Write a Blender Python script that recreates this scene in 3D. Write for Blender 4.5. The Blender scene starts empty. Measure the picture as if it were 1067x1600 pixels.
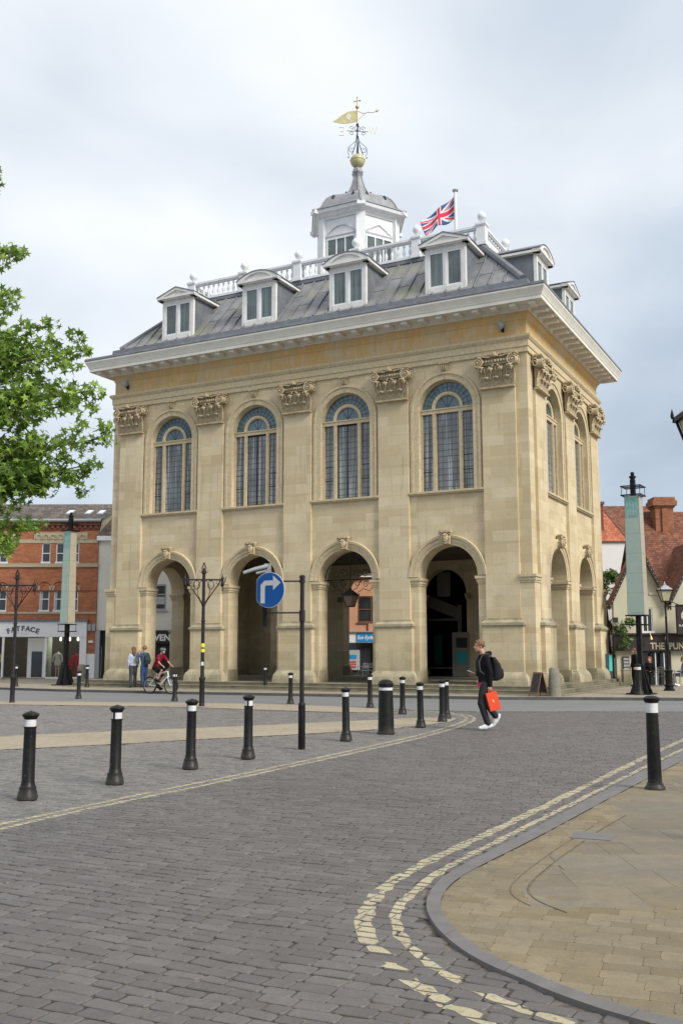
import bpy, bmesh, math, random
from mathutils import Vector, Matrix, Euler
R = math.radians
PI = math.pi
sc = bpy.context.scene
COL = sc.collection
random.seed(7)

# ------------------------------------------------------------------ camera
cam_d = bpy.data.cameras.new("camera")
cam = bpy.data.objects.new("camera", cam_d)
COL.objects.link(cam)
cam.location = (0, 0, 1.7)
cam.rotation_euler = (Euler((R(90) + 0.1387, 0, 0)).to_matrix() @ Euler((0, 0, -0.0016)).to_matrix()).to_euler()
cam_d.sensor_fit = 'VERTICAL'
cam_d.sensor_height = 24
cam_d.lens = 24 * 1554.67 / 1600
cam_d.clip_end = 3000
sc.camera = cam

# ------------------------------------------------------------------ sky and sun
SUN_EL, SUN_AZ = R(38), R(133)          # azimuth clockwise from +Y
w = bpy.data.worlds.new("World")
sc.world = w
w.use_nodes = True
nt = w.node_tree
nt.nodes.clear()
def WN(t, **k):
    n = nt.nodes.new(t)
    for a, b in k.items(): setattr(n, a, b)
    return n
out = WN('ShaderNodeOutputWorld')
sky = WN('ShaderNodeTexSky', sky_type='NISHITA', sun_disc=False, sun_elevation=SUN_EL, sun_rotation=SUN_AZ)
bg1 = WN('ShaderNodeBackground'); bg1.inputs['Strength'].default_value = 0.12
nt.links.new(sky.outputs[0], bg1.inputs[0])
tc = WN('ShaderNodeTexCoord')
sep = WN('ShaderNodeSeparateXYZ'); nt.links.new(tc.outputs['Generated'], sep.inputs[0])
# flat cloud deck: direction projected on a plane, so clouds flatten towards the horizon
mz = WN('ShaderNodeMath', operation='MAXIMUM'); nt.links.new(sep.outputs[2], mz.inputs[0]); mz.inputs[1].default_value = 0.0
az = WN('ShaderNodeMath', operation='ADD'); nt.links.new(mz.outputs[0], az.inputs[0]); az.inputs[1].default_value = 0.32
dx = WN('ShaderNodeMath', operation='DIVIDE'); nt.links.new(sep.outputs[0], dx.inputs[0]); nt.links.new(az.outputs[0], dx.inputs[1])
dy = WN('ShaderNodeMath', operation='DIVIDE'); nt.links.new(sep.outputs[1], dy.inputs[0]); nt.links.new(az.outputs[0], dy.inputs[1])
cmb = WN('ShaderNodeCombineXYZ'); nt.links.new(dx.outputs[0], cmb.inputs[0]); nt.links.new(dy.outputs[0], cmb.inputs[1]); cmb.inputs[2].default_value = 3.7
def wnoise(scale, detail, off, rough=0.5):
    m = WN('ShaderNodeMapping'); m.inputs['Location'].default_value = off; nt.links.new(cmb.outputs[0], m.inputs[0])
    n = WN('ShaderNodeTexNoise'); n.inputs['Scale'].default_value = scale; n.inputs['Detail'].default_value = detail
    n.inputs['Roughness'].default_value = rough; n.inputs['Distortion'].default_value = 0.3
    nt.links.new(m.outputs[0], n.inputs['Vector']); return n.outputs[0]
n1 = wnoise(1.1, 3, (0.4, 1.3, 0), 0.42)
n2 = wnoise(3.0, 5, (7.3, 2.1, 0), 0.5)
s1 = WN('ShaderNodeMath', operation='MULTIPLY_ADD'); nt.links.new(n2, s1.inputs[0]); s1.inputs[1].default_value = 0.30; nt.links.new(n1, s1.inputs[2])
# slow change of the cloud thickness across the sky: thinner overhead, thicker low on the right
yp = WN('ShaderNodeMath', operation='MAXIMUM'); nt.links.new(sep.outputs[1], yp.inputs[0]); yp.inputs[1].default_value = 0.0
xy = WN('ShaderNodeMath', operation='MULTIPLY'); nt.links.new(sep.outputs[0], xy.inputs[0]); nt.links.new(yp.outputs[0], xy.inputs[1])
lx = WN('ShaderNodeMath', operation='MULTIPLY_ADD'); nt.links.new(xy.outputs[0], lx.inputs[0]); lx.inputs[1].default_value = -0.42; nt.links.new(s1.outputs[0], lx.inputs[2])
lz = WN('ShaderNodeMath', operation='MULTIPLY_ADD'); nt.links.new(sep.outputs[2], lz.inputs[0]); lz.inputs[1].default_value = 0.60; nt.links.new(lx.outputs[0], lz.inputs[2])
rmp = WN('ShaderNodeValToRGB'); nt.links.new(lz.outputs[0], rmp.inputs[0])
cr = rmp.color_ramp
cr.elements[0].position = 0.55; cr.elements[0].color = (0.28, 0.335, 0.41, 1)
cr.elements[1].position = 1.0; cr.elements[1].color = (0.70, 0.72, 0.75, 1)
e = cr.elements.new(0.74); e.color = (0.42, 0.48, 0.55, 1)
e = cr.elements.new(0.90); e.color = (0.595, 0.63, 0.67, 1)
bg2 = WN('ShaderNodeBackground'); nt.links.new(rmp.outputs[0], bg2.inputs[0]); bg2.inputs['Strength'].default_value = 1.0
mx = WN('ShaderNodeMixShader'); mx.inputs[0].default_value = 0.93
nt.links.new(bg1.outputs[0], mx.inputs[1]); nt.links.new(bg2.outputs[0], mx.inputs[2]); nt.links.new(mx.outputs[0], out.inputs[0])

sun_d = bpy.data.lights.new("sun", 'SUN')
sun_d.energy = 2.5; sun_d.angle = R(20); sun_d.color = (1.0, 0.95, 0.86)
sun = bpy.data.objects.new("sun", sun_d); COL.objects.link(sun)
sd_ = Vector((math.sin(SUN_AZ) * math.cos(SUN_EL), math.cos(SUN_AZ) * math.cos(SUN_EL), math.sin(SUN_EL)))
sun.rotation_euler = (-sd_).to_track_quat('-Z', 'Y').to_euler()
sun.location = (20, -10, 40)
sc.view_settings.view_transform = 'Standard'
sc.view_settings.look = 'None'
sc.view_settings.exposure = 0.56
sc.view_settings.gamma = 1.0
sc.view_settings.use_curve_mapping = False
sc.render.film_transparent = False

# ------------------------------------------------------------------ object helpers
def tag(o, label=None, cat=None, group=None, kind=None):
    if label: o['label'] = label
    if cat: o['category'] = cat
    if group: o['group'] = group
    if kind: o['kind'] = kind
    return o
def thing(name, label, cat, loc=(0, 0, 0), rz=0, group=None):
    o = bpy.data.objects.new(name, None); COL.objects.link(o)
    o.empty_display_size = 0.3
    o.location = loc; o.rotation_euler = (0, 0, rz)
    return tag(o, label, cat, group)
def kids(o): return [c for c in bpy.data.objects if c.parent == o]
def dup(o, parent=None):
    c = o.copy(); COL.objects.link(c); c.parent = parent
    for ch in kids(o): dup(ch, c)
    return c
def dup_thing(o, loc, rz=0, label=None, group=None, scale=None):
    c = dup(o); c.location = loc; c.rotation_euler = (0, 0, rz)
    if scale: c.scale = scale
    if label: c['label'] = label
    if group: c['group'] = group
    return c

class MB:
    """collects shapes; build() links them as ONE mesh object"""
    def __init__(s, fr=None): s.v = []; s.f = []; s.fr = fr; s.sm = set()
    def P(s, p): return s.fr(*p) if s.fr else tuple(p)
    def add(s, vs, fs, smooth=False):
        b = len(s.v); s.v += [s.P(p) for p in vs]
        for f in fs:
            if smooth: s.sm.add(len(s.f))
            s.f.append(tuple(b + i for i in f))
        return s
    def box(s, x0, x1, y0, y1, z0, z1):
        return s.add([(x0, y0, z0), (x1, y0, z0), (x1, y1, z0), (x0, y1, z0), (x0, y0, z1), (x1, y0, z1), (x1, y1, z1), (x0, y1, z1)],
                     [(0, 3, 2, 1), (4, 5, 6, 7), (0, 1, 5, 4), (1, 2, 6, 5), (2, 3, 7, 6), (3, 0, 4, 7)])
    def frustum(s, a, b):
        """a, b = (x0,x1,y0,y1,z) bottom and top rectangles"""
        vs = []
        for (x0, x1, y0, y1, z) in (a, b): vs += [(x0, y0, z), (x1, y0, z), (x1, y1, z), (x0, y1, z)]
        return s.add(vs, [(0, 3, 2, 1), (4, 5, 6, 7), (0, 1, 5, 4), (1, 2, 6, 5), (2, 3, 7, 6), (3, 0, 4, 7)])
    def prism(s, pts, z0, z1):
        n = len(pts)
        return s.add([(p[0], p[1], z0) for p in pts] + [(p[0], p[1], z1) for p in pts],
                     [tuple(range(n - 1, -1, -1)), tuple(range(n, 2 * n))] + [(i, (i + 1) % n, n + (i + 1) % n, n + i) for i in range(n)])
    def prism_y(s, pts, y0, y1):
        """pts (x,z) outline counter-clockwise seen from -y"""
        n = len(pts)
        return s.add([(p[0], y0, p[1]) for p in pts] + [(p[0], y1, p[1]) for p in pts],
                     [tuple(range(n)), tuple(range(2 * n - 1, n - 1, -1))] + [((i + 1) % n, i, n + i, n + (i + 1) % n) for i in range(n)])
    def prism_x(s, pts, x0, x1):
        """pts (y,z)"""
        n = len(pts)
        return s.add([(x0, p[0], p[1]) for p in pts] + [(x1, p[0], p[1]) for p in pts],
                     [tuple(range(n - 1, -1, -1)), tuple(range(n, 2 * n))] + [(i, (i + 1) % n, n + (i + 1) % n, n + i) for i in range(n)])
    def lathe(s, prof, c=(0, 0, 0), n=16, smooth=True, ang0=0, sx=1, sy=1):
        vs, fs = [], []
        m = len(prof)
        for (r, z) in prof:
            for k in range(n):
                a = ang0 + 2 * PI * k / n
                vs.append((c[0] + r * math.cos(a) * sx, c[1] + r * math.sin(a) * sy, c[2] + z))
        for i in range(m - 1):
            for k in range(n):
                fs.append((i * n + k, i * n + (k + 1) % n, (i + 1) * n + (k + 1) % n, (i + 1) * n + k))
        s.add(vs, fs, smooth)
        s.add(vs[:n], [tuple(range(n - 1, -1, -1))]); s.add(vs[-n:], [tuple(range(n))])
        return s
    def tube(s, pts, r, n=8, smooth=True, closed=False):
        pts = [Vector(p) for p in pts]; m = len(pts)
        rs = r if isinstance(r, (list, tuple)) else [r] * m
        vs, fs = [], []
        prev = None
        for i, p in enumerate(pts):
            if closed: t = pts[(i + 1) % m] - pts[i - 1]
            else: t = pts[min(i + 1, m - 1)] - pts[max(i - 1, 0)]
            if t.length < 1e-9: t = Vector((0, 0, 1))
            t.normalize()
            if prev is None:
                a = Vector((0, 0, 1)) if abs(t.z) < .9 else Vector((1, 0, 0))
                u = t.cross(a).normalized()
            else:
                u = (prev - t * prev.dot(t))
                u = u.normalized() if u.length > 1e-6 else t.orthogonal().normalized()
            prev = u; v = t.cross(u)
            for k in range(n):
                a = 2 * PI * k / n
                q = p + (u * math.cos(a) + v * math.sin(a)) * rs[i]
                vs.append(tuple(q))
        for i in range(m if closed else m - 1):
            j = (i + 1) % m
            for k in range(n): fs.append((i * n + k, i * n + (k + 1) % n, j * n + (k + 1) % n, j * n + k))
        s.add(vs, fs, smooth)
        if not closed:
            s.add(vs[:n], [tuple(range(n - 1, -1, -1))]); s.add(vs[-n:], [tuple(range(n))])
        return s
    def sphere(s, c, r, n=12, m=8, sx=1, sy=1, sz=1):
        vs = [(c[0], c[1], c[2] + r * sz)]; fs = []
        for i in range(1, m):
            a = PI * i / m
            for k in range(n):
                b = 2 * PI * k / n
                vs.append((c[0] + r * sx * math.sin(a) * math.cos(b), c[1] + r * sy * math.sin(a) * math.sin(b), c[2] + r * sz * math.cos(a)))
        vs.append((c[0], c[1], c[2] - r * sz))
        for k in range(n): fs.append((0, 1 + k, 1 + (k + 1) % n))
        for i in range(m - 2):
            for k in range(n): fs.append((1 + i * n + k, 1 + (i + 1) * n + k, 1 + (i + 1) * n + (k + 1) % n, 1 + i * n + (k + 1) % n))
        L = len(vs) - 1
        for k in range(n): fs.append((L, 1 + (m - 2) * n + (k + 1) % n, 1 + (m - 2) * n + k))
        return s.add(vs, fs, True)
    def arc(s, cx, cz, prof, a0=0, a1=PI, n=20):
        """sweep closed profile [(r, y)] round (cx,cz) in the xz plane"""
        m = len(prof); vs, fs = [], []
        for i in range(n + 1):
            a = a0 + (a1 - a0) * i / n
            for (r, y) in prof: vs.append((cx + r * math.cos(a), y, cz + r * math.sin(a)))
        for i in range(n):
            for k in range(m): fs.append((i * m + k, (i + 1) * m + k, (i + 1) * m + (k + 1) % m, i * m + (k + 1) % m))
        fs.append(tuple(range(m))); fs.append(tuple(range((n + 1) * m - 1, n * m - 1, -1)))
        return s.add(vs, fs)
    def sweep_rect(s, x0, x1, y0, y1, prof, close=True):
        """sweep closed profile [(offset outward, z)] round a rectangle, mitred"""
        m = len(prof); vs = []
        for (cx, cy, sx, sy) in ((x0, y0, -1, -1), (x1, y0, 1, -1), (x1, y1, 1, 1), (x0, y1, -1, 1)):
            for (d, z) in prof: vs.append((cx + sx * d, cy + sy * d, z))
        fs = []
        for i in range(4):
            j = (i + 1) % 4
            for k in range(m if close else m - 1): fs.append((i * m + k, j * m + k, j * m + (k + 1) % m, i * m + (k + 1) % m))
        return s.add(vs, fs)
    def mesh(s, name, mats, flip=False):
        me = bpy.data.meshes.new(name)
        me.from_pydata(s.v, [], s.f)
        for m in (mats if isinstance(mats, (list, tuple)) else [mats]): me.materials.append(m)
        if s.sm:
            arr = [False] * len(me.polygons)
            for i in s.sm: arr[i] = True
            me.polygons.foreach_set('use_smooth', arr)
        me.validate(); me.update()
        return me
    def build(s, name, mat, parent=None, loc=None, rz=None, recalc=True):
        me = s.mesh(name, mat)
        if recalc:
            bm = bmesh.new(); bm.from_mesh(me)
            bmesh.ops.recalc_face_normals(bm, faces=bm.faces)
            if s.sm:
                for ed in bm.edges:
                    if len(ed.link_faces) == 2 and ed.calc_face_angle(0) > R(38): ed.smooth = False
            bm.to_mesh(me); bm.free()
        o = bpy.data.objects.new(name, me); COL.objects.link(o)
        if parent: o.parent = parent
        if loc: o.location = loc
        if rz is not None: o.rotation_euler = (0, 0, rz)
        return o
def struct(name, mb, mat): return tag(mb.build(name, mat), kind='structure')
def bevel(o, wd=0.01, seg=1, ang=40):
    m = o.modifiers.new('bevel', 'BEVEL'); m.width = wd; m.segments = seg; m.limit_method = 'ANGLE'; m.angle_limit = R(ang)
    return o
def text_obj(name, body, size, mat, parent, loc, rot=(R(90), 0, 0), ext=0.01, align='CENTER', sx=1.0, bold=0.0, shear=0, space=1.0):
    cu = bpy.data.curves.new(name, 'FONT'); cu.body = body; cu.size = size; cu.extrude = ext; cu.align_x = align
    cu.offset = bold; cu.shear = shear; cu.space_character = space
    t = bpy.data.objects.new(name, cu); COL.objects.link(t)
    dg = bpy.context.evaluated_depsgraph_get(); dg.update()
    me = bpy.data.meshes.new_from_object(t.evaluated_get(dg))
    bpy.data.objects.remove(t); bpy.data.curves.remove(cu)
    me.materials.clear(); me.materials.append(mat)
    o = bpy.data.objects.new(name, me); COL.objects.link(o); o.parent = parent
    o.location = loc; o.rotation_euler = rot; o.scale = (sx, 1, 1)
    return o

# ------------------------------------------------------------------ material helpers
class NT:
    def __init__(s, name):
        s.m = bpy.data.materials.new(name); s.m.use_nodes = True
        s.t = s.m.node_tree; s.b = s.t.nodes['Principled BSDF']
        s._oc = None
    def n(s, typ, props=None, **inp):
        n = s.t.nodes.new('ShaderNode' + typ)
        for k, v in (props or {}).items(): setattr(n, k, v)
        for k, v in inp.items():
            key = int(k[1:]) if k[0] == 'i' and k[1:].isdigit() else k.replace('_', ' ')
            s.set(n.inputs[key], v)
        return n
    def set(s, sock, v):
        if isinstance(v, bpy.types.NodeSocket): s.t.links.new(v, sock)
        elif isinstance(v, bpy.types.Node): s.t.links.new(v.outputs[0], sock)
        else:
            if isinstance(v, (tuple, list)) and len(v) == 3 and sock.type == 'RGBA': v = (*v, 1)
            sock.default_value = v
    def co(s, kind='Object'):
        if s._oc is None: s._oc = s.n('TexCoord')
        return s._oc.outputs[kind]
    def mapv(s, vec, scale=(1, 1, 1), rot=(0, 0, 0), loc=(0, 0, 0)):
        return s.n('Mapping', Vector=vec, Scale=scale, Rotation=rot, Location=loc).outputs[0]
    def noise(s, scale, detail=3, vec=None, rough=0.5, dist=0):
        return s.n('TexNoise', Vector=vec if vec is not None else s.co(), Scale=scale, Detail=detail, Roughness=rough, Distortion=dist).outputs['Fac']
    def math(s, op, a, b=0.0, c=None, clamp=False):
        n = s.n('Math', {'operation': op, 'use_clamp': clamp}, i0=a, i1=b)
        if c is not None: s.set(n.inputs[2], c)
        return n.outputs[0]
    def ramp(s, fac, stops):
        n = s.n('ValToRGB', Fac=fac); cr = n.color_ramp
        while len(cr.elements) < len(stops): cr.elements.new(0.5)
        for e, (p, c) in zip(cr.elements, stops):
            e.position = p; e.color = (*c, 1) if isinstance(c, (tuple, list)) else (c, c, c, 1)
        return n.outputs[0]
    def mix(s, fac, a, b, mode='MIX'):
        n = s.n('Mix', {'data_type': 'RGBA', 'blend_type': mode})
        s.set(n.inputs[0], fac); s.set(n.inputs[6], a); s.set(n.inputs[7], b)
        return n.outputs[2]
    def bump(s, h, strength=0.3, dist=0.02):
        b = s.n('Bump', Height=h, Strength=strength, Distance=dist)
        s.set(s.b.inputs['Normal'], b.outputs[0]); return b
    def col(s, c): s.set(s.b.inputs['Base Color'], c)
    def rough(s, r): s.set(s.b.inputs['Roughness'], r)
    def wallvec(s):
        """(x+y, z) so that one pattern fits walls facing any of the four sides"""
        sp = s.n('SeparateXYZ', Vector=s.co())
        h = s.math('ADD', sp.outputs[0], sp.outputs[1])
        return s.n('CombineXYZ', X=h, Y=sp.outputs[2], Z=0.0).outputs[0], sp
def plain(name, c, rough=0.6, var=0.12, scale=6, metal=0.0, bump=0.0, spec=None, dirt=None):
    k = NT(name)
    f = k.noise(scale, 4)
    lo = tuple(max(0, x * (1 - var)) for x in c); hi = tuple(min(1, x * (1 + var)) for x in c)
    cc = k.ramp(f, [(0.3, lo), (0.7, hi)])
    if dirt:
        d = k.ramp(k.noise(dirt[1], 5, rough=0.65), [(0.5, 0.0), (0.7, dirt[2])])
        cc = k.mix(d, cc, (*dirt[0], 1))
    k.col(cc); k.rough(rough); k.b.inputs['Metallic'].default_value = metal
    if spec is not None: k.b.inputs['Specular IOR Level'].default_value = spec
    if bump: k.bump(k.noise(scale * 6, 3), bump, 0.01)
    return k.m
def stone(name, c1, c2, c3, bw=0.78, rh=0.335, stain=None, green=False, mort=0.004, orange=0.0):
    k = NT(name)
    v, sp = k.wallvec()
    b1 = k.n('TexBrick', {'offset': 0.5}, Vector=v, Scale=1.0, Brick_Width=bw, Row_Height=rh, Mortar_Size=mort, Mortar_Smooth=0.2, Color1=(0, 0, 0, 1), Color2=(1, 1, 1, 1), Mortar=(0.5, 0.5, 0.5, 1), Bias=0.0)
    v2 = k.mapv(v, loc=(0.31, 0.11, 0))
    b2 = k.n('TexBrick', {'offset': 0.37, 'offset_frequency': 3}, Vector=v2, Scale=1.0, Brick_Width=bw * 1.9, Row_Height=rh * 2, Mortar_Size=0.0, Color1=(0, 0, 0, 1), Color2=(1, 1, 1, 1), Mortar=(0.5, 0.5, 0.5, 1), Bias=0.0)
    t = k.mix(0.4, b1.outputs[0], b2.outputs[0])
    base = k.ramp(t, [(0.12, c1), (0.5, c2), (0.88, c3)])
    n = k.noise(0.55, 5, rough=0.6)
    base = k.mix(k.ramp(n, [(0.4, 0.0), (0.68, 0.5)]), base, tuple(x * 0.72 for x in c2))
    n2 = k.noise(14, 4, rough=0.7)
    base = k.mix(k.ramp(n2, [(0.42, 0.0), (0.8, 0.28)]), base, tuple(x * 0.7 for x in c2))
    # rain streaks running down the face
    vs = k.mapv(v, scale=(5.0, 0.35, 1)); st = k.noise(1.0, 4, vec=vs, rough=0.6)
    base = k.mix(k.ramp(st, [(0.56, 0.0), (0.75, 0.3)]), base, tuple(x * 0.68 for x in c2))
    # dark runs below ledges and a few rusty or lichened blotches
    v3 = k.mapv(v, scale=(3.6, 0.25, 1), loc=(3, 1, 0)); sk = k.noise(1.0, 4, vec=v3, rough=0.7)
    base = k.mix(k.ramp(sk, [(0.58, 0.0), (0.70, 0.36)]), base, (0.24, 0.205, 0.145, 1))
    bl = k.noise(1.9, 5, vec=k.mapv(v, loc=(9, 5, 0)), rough=0.75)
    base = k.mix(k.ramp(bl, [(0.60, 0.0), (0.70, 0.4)]), base, (0.40, 0.29, 0.16, 1))
    if orange:
        no = k.noise(0.8, 4, rough=0.6)
        base = k.mix(k.ramp(no, [(0.35, 0.0), (0.6, orange)]), base, (0.63, 0.375, 0.12, 1))
        pv = k.noise(1.5, 4, vec=k.mapv(v, scale=(3.2, 0.9, 1), loc=(4, 2, 0)), rough=0.65)
        base = k.mix(k.ramp(pv, [(0.5, 0.0), (0.62, 0.55)]), base, (0.60, 0.50, 0.34, 1))
    if green:
        z = sp.outputs[2]
        g = k.math('ADD', z, k.math('MULTIPLY', k.noise(2.3, 5, rough=0.7), 2.2))
        gm = k.ramp(g, [(0.0, 0.5), (0.5, 0.45), (1.0, 0.0)]) if False else k.n('MapRange', Value=g, From_Min=1.5, From_Max=3.2, To_Min=0.6, To_Max=0.0).outputs[0]
        base = k.mix(gm, base, (0.25, 0.235, 0.155, 1))
    fac = b1.outputs['Fac']
    base = k.mix(k.math('MULTIPLY', fac, 0.45), base, tuple(x * 0.5 for x in c2))
    k.col(base); k.rough(0.88); k.b.inputs['Specular IOR Level'].default_value = 0.25
    h = k.math('SUBTRACT', k.math('MULTIPLY', k.noise(22, 4, rough=0.7), 0.5), fac)
    k.bump(h, 0.35, 0.012)
    return k.m
M = {}
S1, S2, S3 = (0.505, 0.405, 0.246), (0.60, 0.50, 0.325), (0.665, 0.575, 0.398)
M['ashlar'] = stone('honey_ashlar', S1, S2, S3, green=True)
M['pil'] = stone('pilaster_ashlar', S1, S2, S3, bw=1.1, rh=0.42, green=True)
M['frieze'] = stone('ochre_frieze', (0.52, 0.39, 0.20), (0.58, 0.46, 0.27), (0.60, 0.50, 0.33), bw=0.9, rh=0.62, orange=0.8)
def carved(name, c, dk):
    k = NT(name); n = k.noise(9, 5, rough=0.7)
    cc = k.ramp(n, [(0.3, dk), (0.55, c), (0.8, tuple(x * 1.1 for x in c))])
    n2 = k.noise(1.7, 4, rough=0.6)
    cc = k.mix(k.ramp(n2, [(0.45, 0.0), (0.7, 0.35)]), cc, (*dk, 1))
    k.col(cc); k.rough(0.9); k.bump(k.noise(30, 3, rough=0.7), 0.3, 0.01); k.b.inputs['Specular IOR Level'].default_value = 0.2
    return k.m
M['carved'] = carved('carved_stone', (0.52, 0.43, 0.28), (0.26, 0.21, 0.135))
M['mould'] = carved('moulded_stone', (0.56, 0.47, 0.31), (0.42, 0.35, 0.225))
M['step'] = plain('worn_step_stone', (0.19, 0.17, 0.115), 0.9, 0.22, 2.5, bump=0.4, dirt=((0.105, 0.10, 0.065), 1.7, 0.6))
M['plinth'] = plain('weathered_plinth', (0.36, 0.315, 0.21), 0.9, 0.22, 3.0, bump=0.5, dirt=((0.20, 0.185, 0.125), 2.2, 0.65))
M['cream'] = plain('cream_cornice_paint', (0.72, 0.70, 0.63), 0.7, 0.06, 2.0, dirt=((0.54, 0.50, 0.42), 1.1, 0.4))
M['white'] = plain('white_joinery_paint', (0.74, 0.75, 0.76), 0.5, 0.05, 3.0, dirt=((0.52, 0.53, 0.52), 2.5, 0.35))
M['offwhite'] = plain('weathered_white_paint', (0.70, 0.69, 0.66), 0.6, 0.08, 3.0, dirt=((0.50, 0.49, 0.44), 2.0, 0.4))
def lead(name, c, moss=0.0):
    k = NT(name)
    n = k.noise(2.2, 5, rough=0.65)
    cc = k.ramp(n, [(0.25, tuple(x * 0.72 for x in c)), (0.5, c), (0.75, tuple(min(1, x * 1.32) for x in c))])
    vs = k.mapv(k.co(), scale=(3.0, 3.0, 0.5)); st = k.noise(1.3, 4, vec=vs, rough=0.6)
    cc = k.mix(k.ramp(st, [(0.5, 0.0), (0.72, 0.45)]), cc, tuple(min(1, x * 1.45) for x in c))
    if moss:
        mo = k.noise(0.55, 5, rough=0.7)
        cc = k.mix(k.ramp(mo, [(0.5, 0.0), (0.66, moss)]), cc, (0.235, 0.235, 0.12, 1))
    k.col(cc); k.rough(0.55); k.b.inputs['Metallic'].default_value = 0.15
    k.bump(k.noise(3.5, 4, rough=0.6), 0.25, 0.03)
    return k.m
M['lead'] = lead('lead_sheet', (0.215, 0.215, 0.22), 0.75)
M['lead2'] = lead('dark_lead_flashing', (0.15, 0.16, 0.18))
M['lead3'] = lead('dome_lead', (0.25, 0.255, 0.27))
M['iron'] = plain('black_iron_paint', (0.006, 0.006, 0.0065), 0.42, 0.3, 8, bump=0.12, spec=0.22, dirt=((0.02, 0.019, 0.017), 6, 0.5))
M['ironm'] = plain('weathered_iron', (0.018, 0.015, 0.017), 0.55, 0.3, 8, bump=0.1, spec=0.3)
M['gilt'] = plain('faded_gilding', (0.50, 0.46, 0.25), 0.5, 0.15, 8, metal=0.1)
M['blueiron'] = plain('blue_grey_ironwork', (0.045, 0.07, 0.13), 0.5, 0.3, 8)
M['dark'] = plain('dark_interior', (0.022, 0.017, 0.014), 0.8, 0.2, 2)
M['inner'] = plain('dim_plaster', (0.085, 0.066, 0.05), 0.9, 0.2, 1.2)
M['black'] = plain('matt_black', (0.01, 0.01, 0.01), 0.6, 0.2, 5)
def glass_pane(name, base, cw, ch, curtain=0.0, hl=(0.3, 0.34, 0.36), rough=0.08, lead=0.014, off=0.0):
    k = NT(name)
    v, sp = k.wallvec()
    n = k.noise(1.3, 3)
    cc = k.ramp(n, [(0.3, tuple(x * 0.7 for x in base)), (0.7, tuple(x * 1.35 for x in base))])
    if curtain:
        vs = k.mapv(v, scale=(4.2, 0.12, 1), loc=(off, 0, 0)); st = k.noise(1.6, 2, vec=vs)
        cc = k.mix(k.ramp(st, [(0.54, 0.0), (0.60, curtain)]), cc, hl)  # pale upright streaks: reflections and curtains painted into the opaque glass colour
    if cw:
        b = k.n('TexBrick', {'offset': 0.0}, Vector=v, Scale=1.0, Brick_Width=cw, Row_Height=ch, Mortar_Size=lead, Mortar_Smooth=0.1)
        cc = k.mix(b.outputs['Fac'], cc, (0.035, 0.04, 0.045, 1))
        k.rough(k.math('MULTIPLY_ADD', b.outputs['Fac'], 0.5, rough))
        # every quarry sits at its own slight angle
        hb = k.n('TexBrick', {'offset': 0.0}, Vector=v, Scale=1.0, Brick_Width=cw, Row_Height=ch, Mortar_Size=0.0, Color1=(0, 0, 0, 1), Color2=(1, 1, 1, 1))
        vv = k.n('VectorMath', {'operation': 'SCALE'}, i0=v); vv.inputs['Scale'].default_value = 1.0
        k.bump(k.math('ADD', k.math('MULTIPLY', k.noise(5.0, 2), 1.0), k.math('MULTIPLY', b.outputs['Fac'], 0.6)), 0.25, 0.02)
    else:
        k.rough(rough); k.bump(k.noise(1.8, 2), 0.06, 0.02)
    k.col(cc)
    k.b.inputs['Specular IOR Level'].default_value = 0.7
    return k.m
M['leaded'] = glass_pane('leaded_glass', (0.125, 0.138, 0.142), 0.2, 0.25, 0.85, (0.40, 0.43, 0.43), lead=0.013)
M['fan'] = glass_pane('fanlight_glass', (0.085, 0.14, 0.16), 0.0, 0.0)
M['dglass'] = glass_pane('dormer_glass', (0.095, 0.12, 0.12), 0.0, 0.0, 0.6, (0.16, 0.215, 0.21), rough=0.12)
M['wglass'] = glass_pane('dark_window_glass', (0.03, 0.035, 0.04), 0.0, 0.0)
# ------------------------------------------------------------------ the hall
L, W = 20.5, 11.76
YAW = -0.477
TH = 0.75
hall = thing('market_hall', 'tall honey stone arcaded hall with white balustrade and cupola in the square', 'hall', (7.25, 37.743, 0), YAW)
FR = {
 'front': lambda a, e, z: (a - L, e, z),
 'right': lambda a, e, z: (-e, a, z),
 'back': lambda a, e, z: (-a, W - e, z),
 'left': lambda a, e, z: (-L + e, W - a, z)}
LEN = {'front': L, 'back': L, 'right': W, 'left': W}
BAYS = {'front': [3.43, 7.98, 12.52, 17.07], 'right': [3.6, 8.15]}
BAYS['back'] = BAYS['front']; BAYS['left'] = sorted(W - b for b in BAYS['right'])
PILS = {'front': [1.16, 5.705, 10.25, 14.795, 19.34], 'right': [1.33, 5.88, 10.43]}
PILS['back'] = PILS['front']; PILS['left'] = sorted(W - b for b in PILS['right'])
RA, ZA = 1.25, 4.62          # arcade arch radius, springing
RW, ZW, ZSILL = 1.17, 11.45, 8.05
ZF = 0.4
def strip_levels(x, c, r, zs):
    d = abs(x - c)
    return zs + math.sqrt(max(0, r * r - d * d)) if d <= r + 1e-6 else None
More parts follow.
